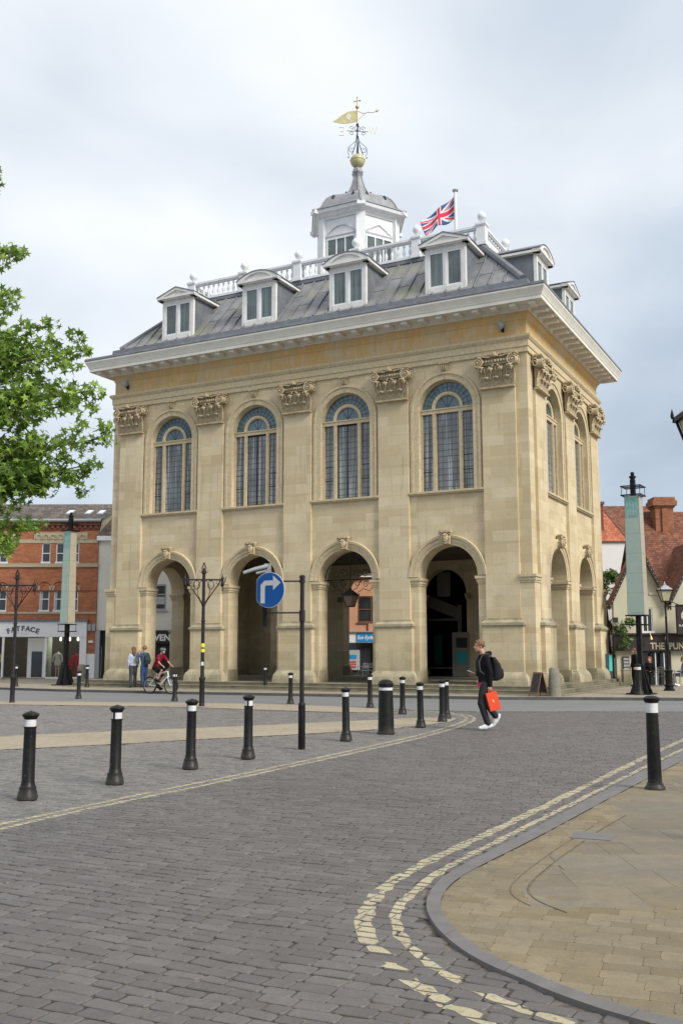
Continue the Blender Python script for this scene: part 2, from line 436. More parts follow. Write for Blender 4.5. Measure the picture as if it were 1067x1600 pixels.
def facade(side):
    mb = MB(FR[side]); Ln = LEN[side]
    a_lo, a_hi = (0, Ln) if side in ('front', 'back') else (TH, Ln - TH)
    N = 16
    def fb(x0, x1, z00, z01, z10, z11):
        """wall slab between x0,x1; bottom z00(x0) z01(x1), top z10(x0), z11(x1): outer and inner faces"""
        for e, rev in ((0, False), (TH, True)):
            vs = [(x0, e, z00), (x1, e, z01), (x1, e, z11), (x0, e, z10)]
            mb.add(vs, [(0, 1, 2, 3)] if not rev else [(3, 2, 1, 0)])
    xs_prev = a_lo
    ZT = 14.1
    for c in BAYS[side]:
        fb(xs_prev, c - RA, ZF, ZF, ZT, ZT)
        # columns across the bay
        pts = sorted(set([round(c - RA * math.cos(PI * i / N), 5) for i in range(N + 1)] + [round(c - RW * math.cos(PI * i / N), 5) for i in range(N + 1)]))
        arc1, arc2 = [], []
        for x0, x1 in zip(pts[:-1], pts[1:]):
            l0, l1 = strip_levels(x0, c, RA, ZA), strip_levels(x1, c, RA, ZA)
            if abs((x0 + x1) / 2 - c) < RW:
                fb(x0, x1, l0, l1, ZSILL, ZSILL)
                u0, u1 = strip_levels(x0, c, RW, ZW), strip_levels(x1, c, RW, ZW)
                fb(x0, x1, u0, u1, ZT, ZT)
                mb.add([(x0, 0, u0), (x1, 0, u1), (x1, TH, u1), (x0, TH, u0)], [(0, 1, 2, 3)])
            else:
                fb(x0, x1, l0, l1, ZT, ZT)
            mb.add([(x0, 0, l0), (x1, 0, l1), (x1, TH, l1), (x0, TH, l0)], [(0, 1, 2, 3)])
        for sx in (-1, 1):
            x = c + sx * RA
            mb.add([(x, 0, ZF), (x, TH, ZF), (x, TH, ZA), (x, 0, ZA)], [(0, 1, 2, 3)])
            x = c + sx * RW
            mb.add([(x, 0, ZSILL), (x, TH, ZSILL), (x, TH, ZW), (x, 0, ZW)], [(0, 1, 2, 3)])
        mb.add([(c - RW, 0, ZSILL), (c + RW, 0, ZSILL), (c + RW, TH, ZSILL), (c - RW, TH, ZSILL)], [(0, 1, 2, 3)])
        xs_prev = c + RA
    fb(xs_prev, a_hi, ZF, ZF, ZT, ZT)
    if side in ('front', 'back'):
        for x in (0, Ln): mb.add([(x, 0, ZF), (x, TH, ZF), (x, TH, ZT), (x, 0, ZT)], [(0, 1, 2, 3)])
    # corner piers stand a little proud below the impost
    o = mb.build('wall', M['ashlar'], hall, recalc=False)
    return o
for s in ('front', 'right', 'back', 'left'): facade(s)

def impost_steps(mb, a0, a1, e1, wrap0, wrap1, z=4.28):
    """moulded band from a0 to a1 projecting outwards, wrapping the reveal where wanted"""
    for (za, zb, p) in ((0, .08, .03), (.08, .2, .06), (.2, .31, .105)):
        mb.box(a0 - (p if wrap0 else 0), a1 + (p if wrap1 else 0), -p, e1, z + za, z + zb)
PW = 0.68
# carved parts are built once and copied
def capital_mesh():
    mb = MB()
    # neck ring, bell, abacus  (origin at neck centre on the wall plane, front = -y)
    mb.box(-.71, .71, -.19, .05, 0.0, .07)
    mb.frustum((-.60, .60, -.10, .05, .07), (-.60, .60, -.13, .05, .95))
    mb.box(-.80, .80, -.30, .05, 1.23, 1.30); mb.box(-.84, .84, -.34, .05, 1.30, 1.37)
    mb.box(-.56, .56, -.26, .05, .93, 1.0)
    for i in range(9):    # egg moulding
        mb.sphere((-.48 + i * .12, -.30, 1.05), .055, 6, 5, 1, 1, 1.3)
    mb.box(-.60, .60, -.20, .05, 1.0, 1.23)
    for sx in (-1, 1):    # volutes: discs with a raised spiral
        cx, cz = sx * .70, 1.03
        pr = [(0.0, -.36), (.19, -.36), (.20, -.2), (0.0, -.2)]
        mb.arc(cx, cz, [(0.001, -.34), (.17, -.34), (.185, -.12), (0.001, -.12)], 0, 2 * PI, 16)
        sp = []
        for k in range(34):
            a = k * 0.42; r = .215 * (1 - k / 38.0)
            sp.append((cx - sx * r * math.sin(a), -.36, cz + r * math.cos(a)))
        mb.tube(sp, [.032 * (1 - k / 60) for k in range(34)], 6)
        mb.tube([(sx * .2, -.32, 1.2), (sx * .5, -.35, 1.25), (sx * .7, -.36, 1.245)], .03, 6)
        mb.sphere((cx, -.38, cz), .045, 6, 5)
        # side volute returned on the flank
        sp2 = [(sx * .86, -.06 - .0 + .13 * math.cos(k * .5) * (1 - k / 30), 1.03 + .2 * (1 - k / 26) * math.sin(k * .5)) for k in range(20)]
        mb.tube(sp2, .026, 5)
    mb.sphere((0, -.40, 1.29), .09, 8, 6, 1, .7, 1.2)   # central flower
    mb.sphere((-.09, -.38, 1.24), .05, 6, 5); mb.sphere((.09, -.38, 1.24), .05, 6, 5)
    def leaf(cx, z0, h, wd, out):
        # acanthus leaf: rises, then curls outwards and down at the tip
        prof = [(-.11, z0), (-.125 - out * .1, z0 + h * .45), (-.14 - out * .4, z0 + h * .8), (-.15 - out, z0 + h), (-.16 - out * 1.35, z0 + h * .94), (-.15 - out * 1.2, z0 + h * .80)]
        wid = [.8, 1.0, .95, .9, .7, .3]
        vs, fs = [], []
        cols = [-1, -.62, -.3, 0, .3, .62, 1]
        for i, ((y, z), q) in enumerate(zip(prof, wid)):
            for j, c in enumerate(cols):
                rib = -.034 if j % 2 else 0.018
                vs.append((cx + c * wd * q * .5, y + rib + .03 * c * c, z - .035 * c * c * (i > 2)))
        for i in range(len(prof) - 1):
            for j in range(6): fs.append((i * 7 + j, i * 7 + j + 1, (i + 1) * 7 + j + 1, (i + 1) * 7 + j))
        mb.add(vs, fs, True)
    for cx in (-.42, 0.0, .42): leaf(cx * 1.0, .07, .38, .34, .12)
    for cx in (-.62, -.21, .21, .62): leaf(cx, .10, .70, .28, .17)
    for cx in (-.58, .58): leaf(cx, .3, .56, .32, .22)
    for cx in (-.42, -.22, 0, .22, .42): mb.tube([(cx, -.2, .35), (cx * 1.05, -.24, .62), (cx * 1.2, -.28, .86)], [.02, .02, .035], 5)
    for cx in (-.2, .2): mb.tube([(cx, -.25, .6), (cx * .8, -.3, .85), (cx * .3, -.33, .93), (cx * .55, -.33, .84)], .024, 5)
    return mb.mesh('capital', M['carved'])
def mask_mesh():
    mb = MB()
    # keystone: tapered block, grotesque face and side scrolls
    mb.prism_y([(-.15, 0), (.15, 0), (.22, .5), (-.22, .5)], -.16, .02)
    mb.box(-.25, .25, -.2, .02, .48, .55)
    mb.sphere((0, -.17, .24), .145, 12, 10, 1, .8, 1.3)
    mb.sphere((0, -.29, .22), .03, 6, 5, 1, 1, 1.5)
    mb.sphere((-.055, -.265, .28), .035, 6, 5, 1.3, .7, .7); mb.sphere((.055, -.265, .28), .035, 6, 5, 1.3, .7, .7)
    mb.sphere((0, -.255, .12), .05, 8, 5, 1.2, .6, .5)
    mb.tube([(-.1, -.24, .34), (-.05, -.28, .36), (0, -.27, .33), (.05, -.28, .36), (.1, -.24, .34)], .022, 5)
    for sx in (-1, 1):
        mb.tube([(sx * .08, -.2, .46), (sx * .18, -.2, .50), (sx * .27, -.17, .44), (sx * .22, -.17, .38), (sx * .17, -.19, .42)], .035, 6)
        mb.tube([(sx * .14, -.18, .3), (sx * .2, -.16, .2), (sx * .16, -.17, .08), (sx * .08, -.19, .02)], .03, 6)
    for i in range(5): mb.tube([(-.08 + i * .04, -.22, .1), (-.06 + i * .03, -.23, .0)], .016, 5)
    return mb.mesh('keystone', M['carved'])
def bracket_mesh():
    mb = MB()
    mb.box(-.19, .19, -.2, .0, .27, .33); mb.prism_y([(-.11, 0), (.11, 0), (.16, .27), (-.16, .27)], -.13, 0)
    for x in (-.07, .02, .09): mb.tube([(x - .01, -.14, .04), (x, -.17, .2), (x, -.14, .27)], .025, 5)
    mb.prism_y([(-.05, -.35), (.05, -.35), (.08, 0), (-.08, 0)], -.05, 0)
    return mb.mesh('keystone_bracket', M['carved'])
CAP, MASK, BRK = capital_mesh(), mask_mesh(), bracket_mesh()
ROT = {'front': 0, 'right': PI / 2, 'back': PI, 'left': -PI / 2}
def place(name, me, side, a, e, z):
    o = bpy.data.objects.new(name, me); COL.objects.link(o); o.parent = hall
    o.location = FR[side](a, e, z); o.rotation_euler = (0, 0, ROT[side]); return o

def window(side, c, idx):
    fr = FR[side]
    f = MB(fr)
    yb0, yb1 = .17, .33
    # surround moulding on the wall face
    prof = [(1.172, -.02), (1.172, .06), (1.2, .06), (1.2, .0), (1.52, .0), (1.52, -.075), (1.44, -.09), (1.40, -.05), (1.24, -.04)]
    f.arc(c, ZW, [(1.17, .05), (1.17, -.035), (1.38, -.045), (1.40, -.09), (1.50, -.085), (1.52, .0), (1.52, .02), (1.3, .02)], 0, PI, 24)
    for sx in (-1, 1):
        x0, x1 = sorted((c + sx * 1.17, c + sx * 1.39)); f.box(x0, x1, -.042, .002, ZSILL + .002, ZW)
        x0, x1 = sorted((c + sx * 1.39, c + sx * 1.50)); f.box(x0, x1, -.075, .002, ZSILL + .002, ZW)
    f.build('window_surround', M['mould'], hall)
    g = MB(fr)
    g.box(c - 1.168, c + 1.168, yb0, yb1, ZW - .16, ZW + .02)                     # transom
    g.box(c - 1.168, c + 1.168, yb0 - .03, yb1 - .01, ZW - .02, ZW + .035)
    for sx in (-1, 1):
        g.box(c + sx * .57 - .085, c + sx * .57 + .085, yb0 + .01, yb1, ZSILL, ZW - .16)
        g.box(c + sx * .57 - .045, c + sx * .57 + .045, yb0 - .02, yb1, ZSILL, ZW - .16)
        x0, x1 = sorted((c + sx * 1.168, c + sx * 1.09)); g.box(x0, x1, yb0 + .02, yb1, ZSILL, ZW - .16)
    g.arc(c, ZW + .03, [(.54, yb1), (.54, yb0 + .03), (.57, yb0), (.64, yb0 - .02), (.68, yb0 + .01), (.68, yb1)], 0, PI, 18)
    g.arc(c, ZW, [(1.12, yb1), (1.12, yb0 + .03), (1.168, yb0 + .03), (1.168, yb1)], 0, PI, 24)
    fo = g.build('window', M['mould'], hall)
    # panes
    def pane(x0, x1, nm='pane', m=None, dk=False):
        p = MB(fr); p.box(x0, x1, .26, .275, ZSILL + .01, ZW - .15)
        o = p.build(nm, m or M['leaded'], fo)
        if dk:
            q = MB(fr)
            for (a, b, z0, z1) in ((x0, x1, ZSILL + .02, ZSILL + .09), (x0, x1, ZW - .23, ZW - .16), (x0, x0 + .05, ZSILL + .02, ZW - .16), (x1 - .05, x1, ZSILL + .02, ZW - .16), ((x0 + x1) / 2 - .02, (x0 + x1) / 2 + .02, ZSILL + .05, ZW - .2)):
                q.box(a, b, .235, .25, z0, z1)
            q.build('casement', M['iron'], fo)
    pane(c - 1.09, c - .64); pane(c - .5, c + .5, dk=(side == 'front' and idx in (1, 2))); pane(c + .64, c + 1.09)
    fan = MB(fr)
    n = 24
    pts = [(c + 1.13 * math.cos(PI * i / n), ZW + .02 + 1.13 * math.sin(PI * i / n)) for i in range(n + 1)]
    fan.prism_y(pts, .27, .285)
    fan.build('fanlight', M['fan'], fo)
    bars = MB(fr)
    for i in range(1, 14):
        a = PI * i / 14
        bars.tube([(c + .66 * math.cos(a), .262, ZW + .03 + .66 * math.sin(a)), (c + 1.14 * math.cos(a), .262, ZW + .02 + 1.14 * math.sin(a))], .006, 4)
    bars.tube([(c + .9 * math.cos(PI * i / 24), .262, ZW + .02 + .9 * math.sin(PI * i / 24)) for i in range(25)], .005, 4)
    for a in (PI / 3, PI / 2, 2 * PI / 3): bars.tube([(c, .262, ZW + .04), (c + .54 * math.cos(a), .262, ZW + .03 + .54 * math.sin(a))], .008, 4)
    for z in (ZSILL + .85, ZSILL + 1.45):
        for (x0, x1) in ((c - 1.09, c - .64), (c + .64, c + 1.09)): bars.tube([(x0, .25, z), (x1, .25, z)], .014, 4)
    bars.build('glazing_bar', M['ironm'], fo)
    sl = MB(fr)
    sl.box(c - 1.56, c + 1.56, -.10, .16, ZSILL - .13, ZSILL - .075); sl.box(c - 1.60, c + 1.60, -.15, .16, ZSILL - .075, ZSILL + .002)
    sl.build('window_sill', M['mould'], hall)
    place('keystone_bracket', BRK, side, c, 0, 12.97)

for side in ('front', 'right', 'back', 'left'):
    fr = FR[side]; bays = BAYS[side]; pil = PILS[side]; Ln = LEN[side]
    for i, p in enumerate(pil):
        m = MB(fr)
        m.box(p - PW, p + PW, -.12, .02, 2.9, 11.93)
        m.build('pilaster', M['pil'], hall)
        d = MB(fr)
        hw = .80; pj = .26
        d.box(p - hw, p + hw, -pj, .0, ZF, 2.60)
        d.build('pedestal', M['ashlar'], hall)
        d = MB(fr); jq = random.uniform(-.03, .03); zz = [ZF - .02, .55, .68, .77, .84, .90]; oo = [.20, .19, .165, .12, .06, .004]
        for (za, oa_), (zb, ob_) in zip(list(zip(zz, oo))[:-1], list(zip(zz, oo))[1:]):
            d.frustum((p - hw - oa_ + jq, p + hw + oa_, -pj - oa_, 0, za), (p - hw - ob_ + jq * (ob_ > .1), p + hw + ob_, -pj - ob_, 0, zb))
        d.build('plinth', M['plinth'], hall)
        d = MB(fr)
        d.box(p - hw - .03, p + hw + .03, -pj - .03, .0, 2.60, 2.66)
        d.box(p - hw - .07, p + hw + .07, -pj - .07, .0, 2.66, 2.76)
        d.frustum((p - hw - .03, p + hw + .03, -pj - .04, 0, 2.76), (p - PW - .05, p + PW + .05, -.17, 0, 2.86))
        d.box(p - PW - .05, p + PW + .05, -.17, .0, 2.86, 2.93)
        d.build('pedestal_cap', M['plinth'], hall)
        if side in ('front', 'right') or (side == 'left' and i == 2) : place('capital', CAP, side, p, -.12, 11.93)
    for i, c in enumerate(bays):
        m = MB(fr)
        m.arc(c, ZA, [(1.25, .02), (1.25, -.05), (1.36, -.06), (1.37, -.085), (1.52, -.095), (1.53, -.14), (1.62, -.15), (1.64, -.10), (1.64, .02)], 0, PI, 28)
        m.build('archivolt', M['mould'], hall)
        if side in ('front', 'right'): place('keystone', MASK, side, c, -.08, 5.88)
        lo = pil[i] + PW; hi = pil[i + 1] - PW
        m = MB(fr); impost_steps(m, lo, c - RA, TH, False, True); m.build('impost', M['mould'], hall)
        m = MB(fr); impost_steps(m, c + RA, hi, TH, True, False); m.build('impost', M['mould'], hall)
        for a0, a1 in ((lo + .1, c - RA), (c + RA, hi - .1)):      # plinth blocks at the foot of each jamb
            m = MB(fr); m.frustum((a0, a1, -.16, TH + .05, ZF), (a0, a1, -.1, TH + .03, .9)); m.build('plinth', M['plinth'], hall)
        if side in ('front', 'right', 'left'): window(side, c, 3 - i if side == 'front' else i)
    # corner piers
    m = MB(fr)
    e0 = pil[0] - PW; e1 = pil[-1] + PW
    q0 = 0 if side in ('front', 'back') else 0
    lo0 = -.09 if side in ('front', 'back') else 0
    hi1 = Ln + .09 if side in ('front', 'back') else Ln
    m.box(lo0, e0 + .001, -.09, .0, ZF, 4.28); m.build('corner_pier', M['ashlar'], hall)
    m = MB(fr); m.box(e1 - .001, hi1, -.09, .0, ZF, 4.28); m.build('corner_pier', M['ashlar'], hall)
for (ax, ay, sx, sy) in ((-L, 0, 1, 1), (0, 0, -1, 1), (0, W, -1, -1), (-L, W, 1, -1)):
    imp = MB()
    for (za, zb, p) in ((0, .08, .12), (.08, .2, .15), (.2, .31, .195)):
        # L-shaped band round each corner
        fx, sy_ = .48, .65
        xs = sorted((ax - sx * p, ax + sx * fx)); ys = sorted((ay - sy * p, ay + sy * .0))
        imp.box(xs[0], xs[1], ys[0], ys[1], 4.28 + za, 4.28 + zb)
        xs = sorted((ax - sx * p, ax)); ys = sorted((ay, ay + sy * sy_))
        imp.box(xs[0], xs[1], ys[0], ys[1], 4.28 + za, 4.28 + zb)
    imp.build('corner_impost', M['mould'], hall)

# entablature
e_ = MB(); e_.sweep_rect(-L, 0, 0, W, [(-.2, 13.30), (.05, 13.30), (.07, 13.32), (.07, 13.52), (.105, 13.53), (.105, 13.79), (.14, 13.81), (.20, 13.90), (.21, 13.99), (-.2, 13.99)])
e_.build('architrave', M['mould'], hall)
e_ = MB(); e_.sweep_rect(-L, 0, 0, W, [(-.3, 13.99), (.012, 13.99), (.012, 14.62), (.05, 14.65), (.05, 14.70), (.12, 14.80), (.15, 14.82), (.15, 14.93), (-.3, 14.93)])
e_.build('frieze', M['frieze'], hall)
e_ = MB(); e_.sweep_rect(-L, 0, 0, W, [(-.3, 14.93), (.18, 14.93), (.19, 15.02), (.24, 15.13), (.86, 15.13), (.86, 15.07), (.90, 15.07), (.90, 15.20), (.92, 15.22), (.95, 15.30), (1.0, 15.40), (1.04, 15.47), (1.06, 15.50), (1.06, 15.57), (-.3, 15.57)])
e_.build('cornice', M['cream'], hall)
mod = MB(); mod.box(-.115, .115, -.78, -.2, 0, .155); mod.box(-.135, .135, -.80, -.2, .125, .16)
MODM = mod.mesh('modillion', M['offwhite'])
n = 29
for i in range(n): place('modillion', MODM, 'front', -.45 + i * (L + .9) / (n - 1), 0, 14.965)
n = 17
for i in range(1, n): place('modillion', MODM, 'right', -.45 + i * (W + .9) / (n - 1), 0, 14.965)
# roof
r = MB(); r.sweep_rect(-L, 0, 0, W, [(1.075, 15.571), (1.085, 15.60), (1.06, 15.70), (.9, 15.73), (.16, 16.05), (.14, 16.24), (.02, 16.25), (-.4, 16.2), (-.4, 15.571)])
r.build('gutter', M['lead2'], hall)
INS = 2.6
r = MB()
a = (-L + 0.0, 0, 0.0, W, 16.2); b = (-L + INS, -INS, INS, W - INS, 19.02)
r.frustum(a, b)
roof = r.build('roof', M['lead'], hall)
def slope_pt(side, a, e, lift=0.0):
    """point on the roof slope at distance e from the wall line"""
    z = 16.2 + e * (19.02 - 16.2) / INS
    return (a, e - lift * .7, z + lift * .7)
sm = MB()
for side in ('front', 'right', 'back', 'left'):
    fr = FR[side]; Ln = LEN[side]
    k = 0; a = .35
    while a < Ln - .2:
        emax = min(INS, a, Ln - a)
        jit = (random.random() - .5) * .03
        if emax > .25:
            P0, P1 = slope_pt(side, a + jit, .12, .03), slope_pt(side, a, emax - .02, .03)
            sm.tube([fr(*P0), fr(*P1)], .033, 5)
            # cross joints of the lead bays
            e1 = emax * (.38 if k % 2 else .62)
            if emax > 1 and a + .62 < Ln:
                A0, A1 = slope_pt(side, a, e1, .004), slope_pt(side, a + .62, e1 + .02, .004)
                sm.tube([fr(*A0), fr(*A1)], .014, 4)
        a += .62; k += 1
for (cx, cy, sx, sy) in ((-L, 0, 1, 1), (0, 0, -1, 1), (0, W, -1, -1), (-L, W, 1, -1)):
    big = (cx == 0 and cy == 0)
    sm.tube([(cx + sx * .12, cy + sy * .12, 16.36), (cx + sx * INS, cy + sy * INS, 19.08)], .17 if big else .10, 8)
sm.build('roof_seams', M['lead2'], hall)
r = MB(); r.sweep_rect(-L + INS, -INS, INS, W - INS, [(.10, 18.93), (.13, 18.95), (.13, 19.08), (.02, 19.14), (-.3, 19.14), (-.3, 18.93)])
r.build('deck_flashing', M['lead2'], hall)
r = MB(); r.box(-L + INS + .2, -INS - .2, INS + .2, W - INS - .2, 18.9, 19.10); r.build('roof_deck', M['lead'], hall)

# dormers
def dormer(side, c, kind):
    fr = FR[side]; e0 = .25
    m = MB(fr)                                   # casing
    hw = .90
    m.box(c - hw, c - .74, e0, e0 + .14, 16.45, 18.40); m.box(c + .74, c + hw, e0, e0 + .14, 16.45, 18.40)
    m.box(c - .74, c + .74, e0, e0 + .14, 18.22, 18.40); m.box(c - .74, c + .74, e0 - .02, e0 + .14, 16.45, 16.66)
    m.box(c - .05, c + .05, e0 - .005, e0 + .12, 16.66, 18.22)
    ca = m.build('dormer', M['offwhite'], hall)
    p = MB(fr)
    for sx in (-1, 1):
        x0, x1 = sorted((c + sx * .05, c + sx * .74))
        for (a, b, z0, z1) in ((x0, x1, 16.66, 16.74), (x0, x1, 18.14, 18.22), (x0, x0 + .07, 16.74, 18.14), (x1 - .07, x1, 16.74, 18.14)): p.box(a, b, e0 + .015, e0 + .07, z0, z1)
    p.build('sash', M['white'], ca)
    for sx in (-1, 1):
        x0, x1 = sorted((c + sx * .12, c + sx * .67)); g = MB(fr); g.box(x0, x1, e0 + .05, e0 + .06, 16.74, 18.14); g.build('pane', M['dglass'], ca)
    ch = MB(fr)                                   # cheeks run back into the slope
    for sx in (-1, 1):
        x0, x1 = sorted((c + sx * (hw - .01), c + sx * (hw - .08)))
        n0 = [(e0 + .14, 16.2), (e0 + .14, 18.42), (e0 + 2.1, 18.42), (e0 + .3, 16.3)]
        ch.add([(x0, y, z) for y, z in n0] + [(x1, y, z) for y, z in n0], [(0, 1, 2, 3), (7, 6, 5, 4), (0, 4, 5, 1), (1, 5, 6, 2), (2, 6, 7, 3), (3, 7, 4, 0)])
    ch.build('cheek', M['lead2'], ca)
    pd = MB(fr); ow = 1.10; ef = e0 - .22
    zb = 18.40
    pd.box(c - ow + .06, c + ow - .06, ef + .06, e0 + .14, zb, zb + .05)
    for sx in (-1, 1):
        x0, x1 = sorted((c + sx * (hw - .1), c + sx * ow)); pd.box(x0, x1, ef + .06, e0 + 2.15, zb, zb + .10)
    pd.box(c - ow, c + ow, ef, e0 + .14, zb + .05, zb + .13)
    if kind == 'tri':
        top = [(c - ow, zb + .13), (c, zb + .53), (c + ow, zb + .13)]
        inn = [(c - ow + .34, zb + .15), (c, zb + .40), (c + ow - .34, zb + .15)]
        outl = top
    else:
        Rr = 1.75; ca_ = math.asin(ow / Rr)
        outl = [(c + Rr * math.sin(t), zb + .13 - Rr * math.cos(ca_) + Rr * math.cos(t)) for t in [-ca_ + 2 * ca_ * i / 14 for i in range(15)]]
        inn = [(c + (x - c) * .68, zb + .15 + (z - zb - .13) * .74) for x, z in outl]
    # raking frame with recessed tympanum
    n = len(outl)
    pd.add([(x, ef, z) for x, z in outl] + [(x, ef, z) for x, z in inn], [(i, i + 1, n + i + 1, n + i) for i in range(n - 1)])
    pd.add([(x, ef, z) for x, z in inn] + [(x, ef + .07, z) for x, z in inn], [(i, i + 1, n + i + 1, n + i) for i in range(n - 1)] + [(0, n - 1, 2 * n - 1, n)])
    pd.add([(x, ef + .07, z) for x, z in inn], [tuple(range(n))])
    pd.add([(outl[0][0], ef, outl[0][1]), (outl[-1][0], ef, outl[-1][1]), (inn[-1][0], ef, inn[-1][1]), (inn[0][0], ef, inn[0][1])], [(0, 1, 2, 3)])
    pd.build('pediment', M['offwhite'], ca)
    rf = MB(fr)
    eb = e0 + 2.6
    up = [(c + (x - c) * 1.02, z + .045) for x, z in outl]
    for i in range(n - 1):
        a0, a1, b0, b1 = outl[i], outl[i + 1], up[i], up[i + 1]
        rf.add([(a0[0], ef - .02, a0[1]), (a1[0], ef - .02, a1[1]), (b1[0], ef - .02, b1[1]), (b0[0], ef - .02, b0[1]),
                (a0[0], eb, a0[1]), (a1[0], eb, a1[1]), (b1[0], eb, b1[1]), (b0[0], eb, b0[1])],
               [(0, 1, 2, 3), (3, 2, 6, 7), (0, 4, 5, 1), (4, 7, 6, 5), (0, 3, 7, 4), (1, 5, 6, 2)])
    rf.build('dormer_roof', M['lead2'], ca)
kinds = ['tri', 'seg', 'seg', 'tri']
for c, k_ in zip(BAYS['front'], kinds): dormer('front', c, k_)
for c, k_ in zip(BAYS['right'], ['seg', 'tri']): dormer('right', c, k_)

# balustrade
bprof = [(.055, 0), (.055, .05), (.035, .07), (.075, .2), (.078, .27), (.05, .36), (.03, .44), (.03, .48), (.05, .5), (.06, .56), (.035, .6), (.055, .62), (.055, .66)]
bm_ = MB(); bm_.lathe(bprof, n=10); BAL = bm_.mesh('baluster', M['white'])
pm = MB(); pm.box(-.23, .23, -.23, .23, 0, .14); pm.box(-.2, .2, -.2, .2, .14, .86); pm.box(-.225, .225, -.225, .225, .86, .91); pm.box(-.25, .25, -.25, .25, .91, 1.0)
POST = pm.mesh('baluster_post', M['white'])
fm = MB(); fm.lathe([(.14, 0), (.14, .03), (.07, .06), (.05, .12), (.07, .15), (.15, .21), (.195, .3), (.2, .37), (.175, .46), (.11, .53), (.04, .565), (.03, .6)], n=14)
FIN = fm.mesh('ball_finial', M['white'])
X0, X1, Y0, Y1 = -L + INS, -INS, INS, W - INS
nb = {'front': 5, 'back': 5, 'right': 2, 'left': 2}
def seg(side):
    P = {'front': ((X0, Y0), (X1, Y0)), 'back': ((X0, Y1), (X1, Y1)), 'right': ((X1, Y0), (X1, Y1)), 'left': ((X0, Y0), (X0, Y1))}[side]
    rail = MB()
    (xa, ya), (xb, yb) = P
    if ya == yb:
        rail.box(xa, xb, ya - .13, ya + .13, 19.96, 20.06); rail.box(xa, xb, ya - .09, ya + .09, 19.90, 19.96); rail.box(xa, xb, ya - .11, ya + .11, 19.14, 19.26)
    else:
        rail.box(xa - .13, xa + .13, ya, yb, 19.957, 20.057); rail.box(xa - .09, xa + .09, ya, yb, 19.897, 19.957); rail.box(xa - .11, xa + .11, ya, yb, 19.14, 19.257)
    ro = rail.build('balustrade', M['white'], hall)
    n = nb[side]
    for i in range(n + 1):
        x, y = xa + (xb - xa) * i / n, ya + (yb - ya) * i / n
        if ya == yb or 0 < i < n:
            o = bpy.data.objects.new('post', POST); COL.objects.link(o); o.parent = hall; o.location = (x, y, 19.12)
            f = bpy.data.objects.new('ball_finial', FIN); COL.objects.link(f); f.parent = o; f.location = (0, 0, 1.0)
        if i < n:
            ln = (xb - xa + yb - ya) / n; m = int(round((ln - .4) / .29))
            for j in range(m):
                t = (i + (.2 + .0 + (ln - .4) * (j + .5) / m) / ln) / n
                o = bpy.data.objects.new('baluster', BAL); COL.objects.link(o); o.parent = ro
                o.location = (xa + (xb - xa) * t, ya + (yb - ya) * t, 19.255)
for s in ('front', 'right', 'back', 'left'): seg(s)

# cupola: six sides, one parallel to the front
CX, CY = -10.25, 5.88
def hexp(Rr, off=0): return [(CX + Rr * math.cos(R(-120 + 60 * i + off)), CY + Rr * math.sin(R(-120 + 60 * i + off))) for i in range(6)]
c_ = MB(); c_.prism(hexp(2.12), 19.05, 22.75)
cup = c_.build('cupola', M['white'], hall)
c_ = MB()
for (x, y), (dx, dy) in zip(hexp(2.16), [(math.cos(R(-120 + 60 * i)), math.sin(R(-120 + 60 * i))) for i in range(6)]):
    px, py = -dy, dx
    def cc(a, b): return (x + dx * a + px * b, y + dy * a + py * b)
    c_.prism([cc(-.2, -.2), cc(.02, -.22), cc(.02, .22), cc(-.2, .2)], 19.1, 22.75)
    c_.prism([cc(-.2, -.26), cc(.05, -.27), cc(.05, .27), cc(-.2, .26)], 19.1, 19.5)
c_.build('corner_post', M['white'], cup)
c_ = MB()
prs = [(2.16, 22.62), (2.2, 22.72), (2.34, 22.78), (2.42, 22.86), (2.56, 22.90), (2.60, 23.02), (2.60, 23.06)]
for (ra, za), (rb, zb) in zip(prs[:-1], prs[1:]):
    pa, pb = hexp(ra), hexp(rb)
    c_.add([(x, y, za) for x, y in pa] + [(x, y, zb) for x, y in pb], [(i, (i + 1) % 6, 6 + (i + 1) % 6, 6 + i) for i in range(6)])
c_.add([(x, y, 23.06) for x, y in hexp(2.6)], [(0, 1, 2, 3, 4, 5)])
for i in range(6):      # breaks over the corner posts
    a = R(-120 + 60 * i); dx, dy = math.cos(a), math.sin(a)
    for (rr, w2, za, zb) in ((2.64, .20, 22.88, 23.058),):
        def cc(q, b): return (CX + dx * q - dy * b, CY + dy * q + dx * b)
        c_.prism([cc(rr - .45, -w2), cc(rr, -w2), cc(rr, w2), cc(rr - .45, w2)], za, zb)
c_.build('cupola_cornice', M['white'], cup)
